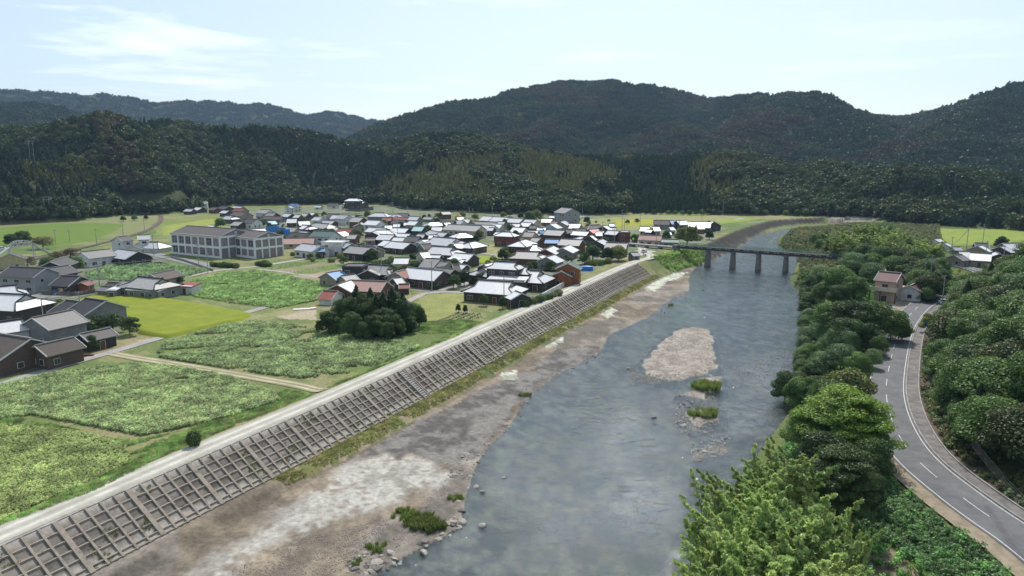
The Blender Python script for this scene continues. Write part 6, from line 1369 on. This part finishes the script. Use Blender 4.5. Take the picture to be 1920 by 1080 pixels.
for a, b in ((-2.4, -1.6), (2.4, -1.6), (-2.4, 1.6), (2.4, 1.6)): g = MB(); g.box((a, b, 1.15), (.1, .1, 2.3)); g.build('post', 'steel', cpn)

# utility poles
def upole(px, py, h, label, arms=2, z=None, rz=0.3, group='utility poles', tr=False, twin=False):
    if z is None: x, y, z = G(px, py)
    else: x, y = P(px, py, z)
    e = empty('utility_pole', (x, y, z-.2), rz, label, 'utility pole', group); m_ = MB(); m_.tube([(0, 0, 0), (0, 0, h)], [.17, .1], 8); m_.build('pole', 'pole', e)
    for i in range(arms):
        m_ = MB(); m_.box((0, .12, h-.4-.75*i), (1.7-.3*i, .1, .12))
        for q in (-.7, 0, .7): m_.box((q*(1-.18*i), .12, h-.25-.75*i), (.09, .09, .2))
        m_.build('crossarm', 'steel', e)
    if tr: m_ = MB(); m_.tube([(.42, 0, h-3.1), (.42, 0, h-2.2)], .26, 10); m_.build('transformer', 'metalw', e)
    return e
PL = [(188, 549, 9.8, 'tall concrete power pole at the corner of the yellow rice and the lane', 2, True), (86, 637, 10, 'power pole standing before the solar panelled house', 1, False), (154, 610, 9, 'power pole in front of the white tiled roof with an orange gable', 1, False), (390, 512, 10, 'power pole on the path below the school hall', 2, True), (595, 484, 10.5, 'power pole beside the long silver roofed building', 1, False),
 (716, 528, 11, 'power pole in front of the old dark house with the patchy roof', 2, False), (810, 546, 10, 'power pole before the brown brick house', 1, False), (945, 577, 9.5, 'power pole in the villa garden beside the levee road', 1, False), (289, 480, 9.5, 'dark power pole beside the parked cars', 1, False), (373, 498, 9.5, 'power pole in front of the school windows', 2, True),
 (105, 460, 8, 'leftmost pole along the railway in the green rice', 1, False), (131, 455, 7, 'signal-like dark pole left of the railway', 1, False), (182, 462, 9, 'pole beside the railway before the small white house', 1, False), (231, 441, 8, 'pole at the middle of the railway curve', 1, False), (271, 432, 8, 'pole near the tunnel end of the railway', 1, False),
 (1741, 552, 12.5, 'tallest power pole with transformers behind the small white garage', 3, True), (1730, 545, 9.5, 'shorter power pole linked to the tallest one behind the garage', 1, False), (1766, 573, 9, 'power pole at the right side of the road bend', 1, False), (1782, 488, 10, 'power pole left of the houses beyond the road', 1, False), (1812, 466, 10.5, 'power pole before the pale rice beyond the road', 2, False),
 (1842, 460, 10, 'power pole among the roofs beyond the road', 2, False), (1847, 492, 9, 'power pole in front of the long white roof beyond the road', 1, False), (1880, 497, 8, 'rightmost power pole beyond the road', 1, False), (1206, 478, 7.5, 'power pole at the levee road bend', 1, False), (1230, 468, 8.5, 'power pole below the station front', 1, False), (1236, 449, 11, 'power pole behind the station roof', 1, False),
 (1272, 456, 12, 'power pole at the left bridge end', 2, True), (1200, 432, 10, 'power pole at the edge of the yellow rice', 1, False), (1166, 436, 14, 'tall power pole behind the shop with the coloured shutter', 1, False), (1170, 449, 12, 'power pole beside the dark red box building', 1, False), (1129, 450, 10, 'power pole left of the silver roofed shop', 1, False), (1152, 456, 11, 'power pole in front of the silver roofed shop', 1, False),
 (1092, 408, 11, 'power pole right of the grey warehouse', 1, False), (1316, 414, 9, 'power pole at the wood behind the riverside warehouse', 1, False), (1355, 406, 12, 'tall power pole at the end of the farm track', 1, False), (737, 404, 11, 'power pole behind the village centre, left of the tower shed', 1, False), (764, 404, 8, 'power pole with a wide crossarm left of the tower shed', 3, True), (788, 412, 9, 'power pole between tower shed and white roofs', 3, False),
 (880, 418, 11, 'power pole right of the yellow tent', 3, True), (887, 410, 8, 'farther power pole right of the yellow tent', 2, False), (923, 411, 10, 'power pole behind the triple white barn roofs', 3, False), (746, 448, 11, 'power pole over the white roofs near the teal roof', 1, False), (726, 450, 13, 'pole in front of the white roofs of the village centre', 1, False), (654, 426, 12, 'pole left of the two storey white house with balcony', 1, False),
 (826, 434, 8, 'pole at the left end of the long mottled barn', 1, False), (541, 392, 9, 'pole beside the small white house with blue roof', 1, False), (1018, 440, 11, 'pole left of the long house with a weathered roof', 1, False), (1129, 462, 10, 'pole in front of the white roof beside the dark clump', 1, False)]
for px, py, h, lb, ar, t_ in PL: upole(px, py, h, lb, ar, tr=t_)
def hillpole(px, py, dist, h, lb):
    th = math.atan((px-960)/FPX/1.02); rr_ = np.arange(560, 900, 4.0); xs, ys = rr_*math.sin(th), rr_*math.cos(th); zs = mountain(xs, ys); k = int(np.argmax(zs > CAMZ-(py-YH)/FPX*rr_)); e = empty('power_tower', (xs[k], ys[k], zs[k]), .2, lb, 'power tower')
    for s_ in (-1.6, 1.6): m_ = MB(); m_.tube([(s_, 0, -2), (s_, 0, h)], [.22, .16], 6); m_.build('pole', 'metalw', e)
    for z in (h-.6, h-2.4): m_ = MB(); m_.box((0, 0, z), (7.5 if z > h-1 else 5, .25, .3)); m_.build('crossarm', 'metalw', e)
hillpole(58, 312, 0, 22, 'twin-pole power tower rising from the left hill'); hillpole(75, 388, 0, 13, 'lower twin-pole power tower at the foot of the left hill')
# overhead cables at the right edge and by the garage
def cable(a, b, sag, r, label, n=3):
    m_ = MB()
    for k in range(n):
        pts = [tuple(Vector(a).lerp(Vector(b), t/10)+Vector((k*.18, 0, -sag*4*(t/10)*(1-t/10)+k*.12))) for t in range(11)]; m_.tube(pts, r, 4)
    o = m_.build('overhead_cable', 'darksteel'); tag(o, label, 'cable', 'overhead cables'); return o
tpz = 13.2; a3 = PD(1745, 489, 209); b3 = PD(1781, 600, 150)
cable((*P(1820, 832, 6.5), 6.5), (*P(2000, 1020, 9), 9), .6, .018, 'bundle of thin cables descending through the trees at the lower right edge', 4)
x1_, y1_ = P(1741, 552, .8); x2_, y2_ = P(1766, 573, .8); cable((x1_, y1_, 12.2), (x2_, y2_, 8.6), 1.2, .03, 'cables between the tallest pole and the pole on the road bend'); x3_, y3_ = P(1812, 466, .8); cable((x1_, y1_, 12.5), (x3_, y3_, 10.2), 1.5, .04, 'cables from the tallest pole towards the houses beyond the road')
x4_, y4_, _ = G(188, 549); x5_, y5_, _ = G(390, 512); cable((x4_, y4_, 9.2), (x5_, y5_, 9.4), 1.4, .03, 'cables from the pole at the yellow rice to the pole on the school path'); x6_, y6_, _ = G(86, 637); cable((x4_, y4_, 9.2), (x6_, y6_, 9.4), 1.2, .025, 'cables running left from the pole at the yellow rice')

# truss footbridge over the railway at the left
fx0, fx1 = P(17, 463, 5.2), P(62, 459, 5.2); fb_ = empty('station_footbridge', (*fx0, 0), math.atan2(fx1[1]-fx0[1], fx1[0]-fx0[0]), 'white steel arched truss footbridge with stairs at both ends, left of the railway', 'footbridge'); LF = math.hypot(fx1[0]-fx0[0], fx1[1]-fx0[1])
for sy in (-.9, .9):
    g = MB(); n = 8; arch = lambda i: 7.6-2.0*(abs(i/n*2-1))**3.0
    g.bar((0, sy, 5.2), (LF, sy, 5.2), .22)
    for i in range(n): g.bar((LF*i/n, sy, arch(i)), (LF*(i+1)/n, sy, arch(i+1)), .2); g.bar((LF*i/n, sy, 5.2), (LF*i/n, sy, arch(i)), .14); g.bar((LF*i/n, sy, 5.2 if i % 2 else arch(i)), (LF*(i+1)/n, sy, arch(i+1) if i % 2 else 5.2), .12)
    g.build('truss', 'trim', fb_)
g = MB(); g.box((LF/2, 0, 5.1), (LF, 1.7, .15)); g.build('walkway', 'rust', fb_)
for s_, xx in ((-1, 0), (1, LF)):
    g = MB(); g.bar((xx, 0, 5.1), (xx+s_*7, 0, .3), 1.7, .2)
    for sy in (-.85, .85): g.bar((xx, sy, 6.1), (xx+s_*7, sy, 1.3), .14); g.bar((xx, sy, 5.0), (xx+s_*7, sy, .2), .2, .35)
    g.build('stairs', 'trim', fb_)
    for sy in (-.8, .8): g = MB(); g.box((xx, sy, 2.6), (.25, .25, 5.2)); g.build('leg', 'trim', fb_)

# walls, guard rails, signs
def wallrun(pts, h, w_, mat, label, z=None, name='garden_wall', cat='wall', cap=False):
    q = [(*P(a, b, z or 0), z or 0) for a, b in pts]; m_ = MB()
    for a, b in zip(q[:-1], q[1:]): m_.bar((a[0], a[1], a[2]+h/2), (b[0], b[1], b[2]+h/2), w_, h)
    o = m_.build(name, mat); tag(o, label, cat, 'walls and rails'); return o
wallrun([(1016, 561), (1030, 553), (1050, 542), (1068, 530)], 1.7, .3, 'plaster', 'whitewashed garden wall stepping along the levee road beside the villa'); wallrun([(972, 579), (990, 570), (1009, 562)], 1.1, .25, 'greyw', 'low grey fence wall with a dark rail below the villa'); wallrun([(648, 396), (675, 397), (700, 394)], 3.2, .6, 'stoned', 'dark stone terrace wall under the hillside farmhouse', z=1.5)
wallrun([(78, 551), (105, 553), (135, 555), (160, 552), (188, 547)], 1.2, .25, 'conc_dark', 'grey garden wall along the lane in front of the black roofed houses'); wallrun([(192, 549), (240, 553), (300, 560)], .9, .2, 'conc_dark', 'low dark wall between the mottled farmhouse and the yellow rice')
wallrun([(262, 497), (300, 494), (318, 499)], .8, .2, 'greyw', 'pale porch wall in front of the black fronted house'); wallrun([(320, 483), (345, 490), (375, 500), (400, 509)], .9, .1, 'steel', 'metal fence along the school frontage', name='school_fence', cat='fence')
wallrun([(250, 404), (280, 404)], 2.2, 1.2, 'wood_d', 'long dark low wall below the graveyard', name='dark_wall')
def rail(pts, z, label, h=.75, mat='trim', sp=2.0):
    p = resample([P(a, b, z) for a, b in pts], sp, 1); e = empty('guard_rail', (p[0][0], p[0][1], z), 0, label, 'guard rail', 'guard rails'); o0 = p[0]; m_ = MB(); ps = MB()
    for a, b in zip(p[:-1], p[1:]): m_.bar((a[0]-o0[0], a[1]-o0[1], h), (b[0]-o0[0], b[1]-o0[1], h), .08, .3)
    for a in p: ps.box((a[0]-o0[0], a[1]-o0[1], h/2), (.1, .1, h))
    m_.build('beam', mat, e); ps.build('post', 'steel', e)
rail([(1660, 628), (1650, 650), (1636, 672), (1622, 697)], .75, 'white guard rail on the river side of the asphalt road'); rail([(1772, 500), (1800, 504), (1830, 512)], .75, 'white guard rail on the far curve of the road'); rail([(1703, 411), (1760, 413), (1820, 416), (1862, 417)], 2.0, 'long pale guard rail of the road at the foot of the far hill', 1.2, sp=6)
rail([(1330, 440), (1370, 430), (1420, 418)], .6, 'pale fence line along the old dark embankment', .6, sp=6)
def sign(px, py, h, kind, label, z=None):
    if z is None: x, y, z = G(px, py)
    else: x, y = P(px, py, z)
    e = empty('road_sign' if kind != 'mirror' else 'traffic_mirror', (x, y, z), 0, label, 'sign'); m_ = MB(); m_.tube([(0, 0, 0), (0, 0, h)], .05, 6); m_.build('post', 'white' if kind != 'mirror' else 'redp', e); m_ = MB()
    if kind == 'mirror': m_.tube([(0, -.12, h), (0, -.05, h)], .5, 14); m_.build('mirror', 'orangep', e)
    elif kind == 'disc': m_.tube([(0, -.1, h), (0, -.05, h)], .62, 12); m_.build('disc', 'ygreen', e)
    elif kind == 'diamond': m_.face([(0, -.08, h-.75), (.7, -.08, h), (0, -.08, h+.75), (-.7, -.08, h)]).face([(0, -.05, h-.75), (-.7, -.05, h), (0, -.05, h+.75), (.7, -.05, h)]); m_.build('plate', 'orangep', e)
    else: m_.box((0, -.08, h-.3), (.9, .05, .9)); m_.build('plate', 'signblue', e)
sign(115.5, 559, 2.4, 'mirror', 'orange traffic mirror on a red post at the lane junction'); sign(104.5, 560, 2.6, 'blue', 'white post with a small blue plate left of the traffic mirror'); sign(1797, 524, 3, 'diamond', 'orange diamond sign on the inside of the far road curve', .8); sign(1735, 632, 3.4, 'blue', 'blue road sign hanging over the side strip of the road', .8)
for i, (px, lb) in enumerate(((1187, 'leftmost lime green disc by the track, left of the station'), (1202, 'lime green disc before the left end of the station'), (1220, 'lime green disc in front of the station door'), (1239, 'lime green disc before the right end of the station'), (1258, 'rightmost lime green disc, in front of the low green wing'))): sign(px, 460, 3.2, 'disc', lb)
# tarps, tent, scaffold, sheets
x, y = P(1101, 507, 0); m_ = MB(); m_.box((0, 0, .8), (4.2, 2.2, 1.6)); m_.ball((0, 0, 1.5), (2.1, 1.2, .35), 3); o = m_.build('tarp_pile', 'bluetarp'); o.location = (x, y, 0); tag(o, 'bright blue tarpaulin heap right of the orange timber barn', 'tarpaulin')
x, y, z = G(859, 411); m_ = MB()
for i in range(8): a, b = i*math.pi/4, (i+1)*math.pi/4; m_.face([(2.6*math.cos(a), 2.6*math.sin(a), 2.2), (2.6*math.cos(b), 2.6*math.sin(b), 2.2), (0, 0, 5.2)]); m_.face([(2.5*math.cos(a), 2.5*math.sin(a), 0), (2.5*math.cos(b), 2.5*math.sin(b), 0), (2.5*math.cos(b), 2.5*math.sin(b), 2.2), (2.5*math.cos(a), 2.5*math.sin(a), 2.2)])
o = m_.build('tent', pmat('tentm', (.6, .42, .15), (.5, .35, .12), .8)); o.location = (x, y, z); tag(o, 'ochre pointed tent between the tower shed and the white roofs', 'tent')
for px0, px1, py0, lb in ((500, 524, 441, 'wide blue sheeted scaffold right of the school halls'), (527.5, 536, 445, 'narrow blue sheeted scaffold next to the wide one')):
    a, b = P(px0, py0, 0), P(px1, py0+.8, 0); L = math.dist(a, b); e = empty('scaffold', (*a, 0), math.atan2(b[1]-a[1], b[0]-a[0]), lb, 'scaffold', 'blue sheeted scaffolds'); m_ = MB(); m_.box((L/2, 0, 3.8), (L, .12, 3.4)); m_.build('sheet', 'bluetarp', e); m_ = MB(); m_.box((L/2, 1.6, 3.2), (L-.4, 3.0, 3.0)); m_.build('inner_sheet', 'bluetarp', e)
    for q in np.linspace(0, L, 4): m_ = MB(); m_.box((float(q), -.12, 2.9), (.12, .12, 5.8)); m_.build('post', 'steel', e)
x, y, z = G(566, 581); m_ = MB(); m_.box((0, 0, .12), (4.6, 1.3, .1), .2).box((2.9, 1.0, .2), (1.6, 1.2, .12), .6); o = m_.build('plastic_sheet', 'white'); o.location = (x, y, z+.06); tag(o, 'white plastic sheeting lying beside the lane near the dark grove', 'plastic sheet')
m_ = MB(); [m_.box((i*1.2, 0, .2), (1.0, .7, .4), .1*i) for i in range(3)]; o = m_.build('stacked_board', 'wood_b'); x, y, z = G(135+15, 690-22); o.location = (x, y, z); tag(o, 'boards and scraps lying beside the lane at the brown outbuilding', 'boards')
# gravestones on the slope at the edge of the left wood
gm = MB(); gm.box((0, 0, .2), (1.0, 1.0, .4)).box((0, 0, .55), (.7, .7, .3)).box((0, 0, 1.25), (.4, .4, 1.1)); gme = gm.mesh('gravestone', 'stone'); r = random.Random(4)
for i in range(46):
    x, y, z = G(r.uniform(192, 283), r.choice([389, 391.5, 394, 397, 401])+r.uniform(-.6, .6)); o = bpy.data.objects.new('gravestone', gme); COL.objects.link(o); o.location = (x, y, max(z, 0)); o.scale = (1.1, 1.1, r.uniform(1, 1.6)); tag(o, 'small grey gravestone of the graveyard at the edge of the left wood', 'gravestone', 'gravestones at the left wood')
# two people on the weedy plot
def person(px, py, shirt, trous, label, rz):
    x, y, z = G(px, py); e = bpy.data.meshes.new('person'); vs = [(0, 0, .95), (0, 0, 1.2), (0, 0, 1.42), (0, 0, 1.52), (0, 0, 1.66), (.18, 0, 1.42), (.25, .04, 1.15), (.24, .16, .95), (-.18, 0, 1.42), (-.25, .04, 1.15), (-.24, .16, .95), (.1, 0, .9), (.11, .03, .48), (.12, 0, .06), (.13, .14, .03), (-.1, 0, .9), (-.11, -.05, .48), (-.12, -.08, .06), (-.13, .06, .03)]
    ed = [(0, 1), (1, 2), (2, 3), (3, 4), (2, 5), (5, 6), (6, 7), (2, 8), (8, 9), (9, 10), (0, 11), (11, 12), (12, 13), (13, 14), (0, 15), (15, 16), (16, 17), (17, 18)]; e.from_pydata(vs, ed, []); o = bpy.data.objects.new('person', e); COL.objects.link(o); m_ = o.modifiers.new('skin', 'SKIN'); o.modifiers.new('sub', 'SUBSURF').levels = 1
    rad = [.15, .16, .15, .06, .1, .07, .05, .035, .07, .05, .035, .1, .07, .05, .04, .1, .07, .05, .04]
    for i, q in enumerate(e.skin_vertices[0].data): q.radius = (rad[i], rad[i]*.8)
    e.skin_vertices[0].data[0].use_root = True; e.materials.append(MATS[shirt]); o.location = (x, y, z); o.rotation_euler = (0, 0, rz); tag(o, label, 'person', 'people on the weedy plot')
    t_ = MB(); t_.tube([(0, 0, .93), (0, 0, .86)], [.19, .2], 10)
    for s_ in (-1, 1): t_.tube([(s_*.1, 0, .9), (s_*.11, .0, .48), (s_*.12, -.02, .1)], [.12, .09, .075], 8)
    t_.build('trousers', trous, o); t_ = MB(); t_.ball((0, .0, 1.69), (.115, .12, .11), 2, jit=.02); t_.build('hair', 'cloth_d', o)
person(284.5, 489, 'cloth_d', 'cloth_d', 'person in dark clothes standing at the edge of the weeds', .4); person(286.8, 488.4, 'white', 'cloth_d', 'person in a white shirt standing beside the one in dark clothes', -.3)

# ---------------------------------------------------------------- stones of the shore
def rock_mesh(seed, mat):
    r = random.Random(seed); m_ = MB(); import bmesh as _b; bm = _b.new(); _b.ops.create_icosphere(bm, subdivisions=2, radius=1); o = Vector((r.random()*50, r.random()*50, 0))
    for v in bm.verts: d = mnoise.noise(v.co*1.1+o)*.55+mnoise.noise(v.co*2.7+o)*.22; v.co *= 1+d; v.co.z *= .62
    me = bpy.data.meshes.new('boulder'); bm.to_mesh(me); bm.free(); me.materials.append(MATS[mat]); return me
RK = [rock_mesh(i, 'stone' if i % 3 else 'stoned') for i in range(6)]; r = random.Random(12)
def boulder(x, y, z, s, lab, grp):
    o = bpy.data.objects.new('boulder', r.choice(RK)); COL.objects.link(o); o.location = (x, y, z); o.rotation_euler = (r.uniform(-.3, .3), r.uniform(-.3, .3), r.uniform(0, 6.28)); o.scale = (s*r.uniform(.8, 1.3), s*r.uniform(.7, 1.1), s*r.uniform(.6, 1)); tag(o, lab, 'boulder', grp)
def patch(poly, n, s0, s1, lab, grp, water=False):
    q = np.array(poly); k = 0
    while k < n:
        px, py = r.uniform(q[:, 0].min(), q[:, 0].max()), r.uniform(q[:, 1].min(), q[:, 1].max())
        if not inside(np.array([px]), np.array([py]), poly)[0]: continue
        x, y = P(px, py, -4.95); z = max(TZ(x, y), -5.05); boulder(x, y, z-.02, r.uniform(s0, s1)*(1 if r.random() < .85 else 1.5), lab, grp); k += 1
patch([(838, 870), (880, 845), (905, 840), (885, 905), (875, 925), (850, 905)], 34, .16, .36, 'rounded brown boulder in the heap where the pale mud meets the water', 'boulders at the mud edge'); patch([(680, 1030), (735, 1035), (760, 1055), (700, 1080), (640, 1080)], 26, .2, .5, 'pale angular boulder at the bottom end of the shore', 'boulders at the lower shore')
patch([(845, 970), (865, 930), (880, 960), (855, 1000), (760, 1040), (800, 1010)], 22, .18, .5, 'pale flat rock along the muddy shore point', 'rocks of the shore point'); patch([(900, 845), (960, 780), (1010, 720), (1100, 668), (1140, 650), (1145, 662), (1080, 692), (1000, 750), (950, 815), (905, 862)], 40, .12, .34, 'small stone along the dark left shoreline', 'stones of the left shoreline')
patch([(1264, 738), (1300, 740), (1285, 800), (1266, 800)], 24, .15, .42, 'brown stone left of the reed islets', 'stones around the reed islets'); patch([(1270, 785), (1340, 790), (1345, 815), (1290, 822)], 24, .12, .32, 'pale stone below the lower reed islet', 'stones around the reed islets'); patch([(1295, 832), (1330, 822), (1340, 845), (1300, 860)], 22, .12, .34, 'brown stone of the small shoal farthest down the river', 'stones of the lower shoal')
patch([(1345, 815), (1370, 818), (1368, 846), (1352, 842)], 9, .12, .34, 'dark stone right of the small shoal', 'stones of the lower shoal'); patch([(1190, 700), (1300, 706), (1330, 690), (1320, 715), (1230, 720)], 18, .12, .3, 'brown stone on the near edge of the gravel bar', 'stones of the gravel bar'); patch([(1380, 690), (1480, 660), (1470, 700), (1400, 712)], 8, .12, .28, 'isolated stone in the shallow right side of the river', 'stones in the shallows')
patch([(1225, 590), (1260, 555), (1320, 540), (1330, 548), (1290, 570), (1250, 600)], 16, .15, .4, 'brown stone in the shallows of the upper left shore', 'stones of the upper shore')
for px, py, s_, lb in ((893, 912, .5, 'pale boulder alone in the water beside the mud edge'), (905, 921, .42, 'second pale stone in the water right of the lone boulder'), (867, 978, .5, 'dark round rock at the waterline below the shore point'), (795, 1035, .55, 'pale boulder in the water at the lower shore'), (905, 985, .6, 'pale flat stone far out from the shore point'), (1178, 690, .45, 'dark stone left of the gravel bar'), (1226, 782, .45, 'dark stone alone left of the islets'), (945, 895, .4, 'small pale stone over the submerged shoal')): x, y = P(px, py, -4.95); boulder(x, y, -5.0, s_, lb, 'lone stones in the river')
# gravel: nobody could count it
gvs = []
for i in range(3): m_ = MB().ball((0, 0, 0), (1, .8, .5), i, (5, 3), .25); gvs.append((np.array(m_.v), np.array([f if len(f) == 4 else f for f in m_.f]), 0))
def gravel(polys, n, s0, s1, cols, lab, seed):
    X, Y = [], []; rr = np.random.default_rng(seed)
    for q in polys:
        w_ = PP(q, -4.9); x0, y0 = w_.min(0); x1, y1 = w_.max(0); a = rr.uniform(x0, x1, n*3); b = rr.uniform(y0, y1, n*3); k = inside(a, b, w_)&(fbm(a, b, 2.2, 3, seed) > .42); X.append(a[k][:n]); Y.append(b[k][:n])
    X, Y = np.concatenate(X), np.concatenate(Y); z = np.maximum(terrain(X, Y), -5.06); z = np.where(z < -5.0, -5.0+rr.uniform(-.05, .02, len(z)), z); s = rr.uniform(s0, s1, len(X)); c = np.array(cols)[rr.integers(0, len(cols), len(X))]
    old = MATS['crop']; MATS['crop'] = MATS['pebble']; o = scatter('gravel', gvs, ['pebble'], np.stack([X, Y, z], 1), rr.integers(0, 3, len(X)), s, c, lab, 'gravel', seed=seed); MATS['crop'] = old; return o
m = bpy.data.materials.new('pebble'); m.use_nodes = True; t = m.node_tree; a = t.nodes.new('ShaderNodeAttribute'); a.attribute_type = 'INSTANCER'; a.attribute_name = 'tint'; t.links.new(a.outputs['Color'], t.nodes['Principled BSDF'].inputs['Base Color']); t.nodes['Principled BSDF'].inputs['Roughness'].default_value = .85; MATS['pebble'] = m
gravel([[(1190, 712), (1212, 650), (1262, 618), (1320, 610), (1342, 640), (1344, 700), (1300, 722)]], 3200, .04, .14, [(.33, .295, .25), (.26, .23, .195), (.2, .175, .15)], 'loose gravel on the bar in mid river', 501)
gravel([[(1262, 735), (1345, 735), (1350, 815), (1290, 830), (1262, 800)], [(1290, 822), (1345, 818), (1370, 850), (1300, 865)], [(1175, 695), (1240, 705), (1240, 725), (1180, 720)], [(1360, 690), (1480, 655), (1490, 690), (1400, 718)]], 900, .05, .16, [(.4, .33, .27), (.3, .25, .2), (.45, .4, .34)], 'stony shoals around the reed islets', 502)
gravel([[(620, 1080), (700, 1075), (870, 925), (905, 845), (1000, 745), (1140, 645), (1120, 640), (985, 725), (880, 850), (830, 900), (740, 1000), (600, 1060)]], 3200, .05, .17, [(.3, .26, .22), (.4, .37, .32), (.16, .14, .13)], 'stones and rubble along the left waterline', 503)
gravel([[(1050, 680), (1150, 640), (1230, 585), (1300, 545), (1300, 510), (1230, 540), (1140, 590), (1060, 640)], [(420, 1080), (560, 1010), (720, 975), (760, 1010), (700, 1075), (500, 1090)]], 2200, .04, .12, [(.3, .26, .22), (.2, .17, .15)], 'scattered stones over the brown river flat', 504)
gravel([[(1440, 455), (1500, 430), (1540, 436), (1500, 474)]], 1500, .12, .3, [(.42, .38, .33), (.3, .27, .24)], 'pale gravel bank beyond the bridge', 505)

# number the members of groups whose members can be told apart by place
def nth(i): return f"{i}{'th' if 10 <= i % 100 <= 20 else {1: 'st', 2: 'nd', 3: 'rd'}.get(i % 10, 'th')}"
bpy.context.view_layer.update()
def number(group, key, base, tail):
    g = sorted([o for o in S.objects if o.parent is None and o.get('group') == group], key=key)
    for i, o in enumerate(g): o['label'] = f"{base}, {nth(i+1)} {tail}"
byd = lambda o: -math.hypot(o.location.x, o.location.y); byx = lambda o: o.location.x/max(o.location.y, 1)
number(GB, byx, 'pale green bamboo clump of the riverside grove', 'from the river side'); number(GRV, byd, 'dense green riverside tree left of the asphalt road', 'coming from the bridge'); number(GG, byx, 'dark evergreen of the compact grove by the pink roof', 'from its left edge')
number('wood around the far bridge end', byx, 'rounded dark tree of the wood at the far bridge end', 'from the left'); number('bamboo stand beyond the bridge', byx, 'yellow green bamboo of the stand beyond the bridge', 'from the left'); number('trees at the left hill foot', byx, 'dark tree at the left hill foot behind the green rice', 'from the left')
number('bushes behind the yellow rice', byx, 'bush at the wood foot behind the yellow rice', 'from the left'); number('bushes on the far river bend', byx, 'bush on the far bank where the river bends', 'from the left')
for gname, base in (('hedge by the school', 'shrub of the clipped hedge by the small silver roofed house'), ('shrubs at the villa wall', 'shrub along the villa garden wall'), ('shrubs in the left hamlet', 'garden shrub beside the white tiled roofs of the left hamlet'), ('shrubs at the vegetable rows', 'dark shrub at the corner of the vegetable rows'), ('shrubs by the levee bend', 'clipped shrub before the dark clump by the levee bend'), ('bushes at the tunnel', 'bush beside the railway near the tunnel mouth')): number(gname, byx, base, 'from the left')
number('growth at the right waterline', byd, 'low dense growth at the right waterline', 'coming from the bridge'); number(GH, byd, 'dark green tree on the steep bank right of the road', 'from its far end')
for o in [o for o in S.objects if o.parent is None and str(o.get('group', '')).startswith(('boulders', 'stones', 'rocks', 'gravestones'))]: NB = 1
for gname in sorted({str(o.get('group')) for o in S.objects if o.parent is None and str(o.get('group', '')).startswith(('boulders', 'stones', 'rocks', 'gravestones'))}):
    bl = [o['label'] for o in S.objects if o.get('group') == gname][0]; w_ = bl.split(); number(gname, byx, ' '.join(w_[:11]), 'from the left')
gl_ = {}
for o in [o for o in S.objects if o.parent is None and o.get('group') == GV]:
    x, y, z = o.location; px = 960+FPX*x/(y*CP-(z-CAMZ)*SP); py = 540-FPX*((z-CAMZ)*CP+y*SP)/(y*CP-(z-CAMZ)*SP); b = min(LANDM, key=lambda l: math.hypot(l[0]-px, (l[1]-py)*3)); gl_.setdefault(b[2], []).append((px, o))
for k, ls in gl_.items():
    ls.sort(key=lambda q: q[0])
    for i, (_, o) in enumerate(ls): o['label'] = f"small garden {'shrub' if o['category'] == 'shrub' else 'tree'}, {nth(i+1)} from the left of those near {k}"
for h in HOUSES:
    if len(h[0]['label'].split()) > 16: h[0]['label'] = ' '.join(h[0]['label'].replace(' walls', '').split()[:16])
# air
hb = MB(); hb.box((0, 2300, 297), (9600, 4900, 614)); hz = hb.build('haze', 'white'); tag(hz, 'thin bluish haze filling the valley', 'haze', kind='stuff')
m = bpy.data.materials.new('hazemat'); m.use_nodes = True; t = m.node_tree; t.nodes.clear(); o_ = t.nodes.new('ShaderNodeOutputMaterial'); v_ = t.nodes.new('ShaderNodeVolumePrincipled'); v_.inputs['Color'].default_value = (.5, .72, 1.0, 1); v_.inputs['Density'].default_value = .000065; v_.inputs['Anisotropy'].default_value = .1
t.links.new(v_.outputs[0], o_.inputs['Volume']); hz.data.materials.clear(); hz.data.materials.append(m)
S.cycles.volume_bounces = 0; S.cycles.max_bounces = 6; S.cycles.diffuse_bounces = 2; S.cycles.glossy_bounces = 2; S.cycles.transparent_max_bounces = 6
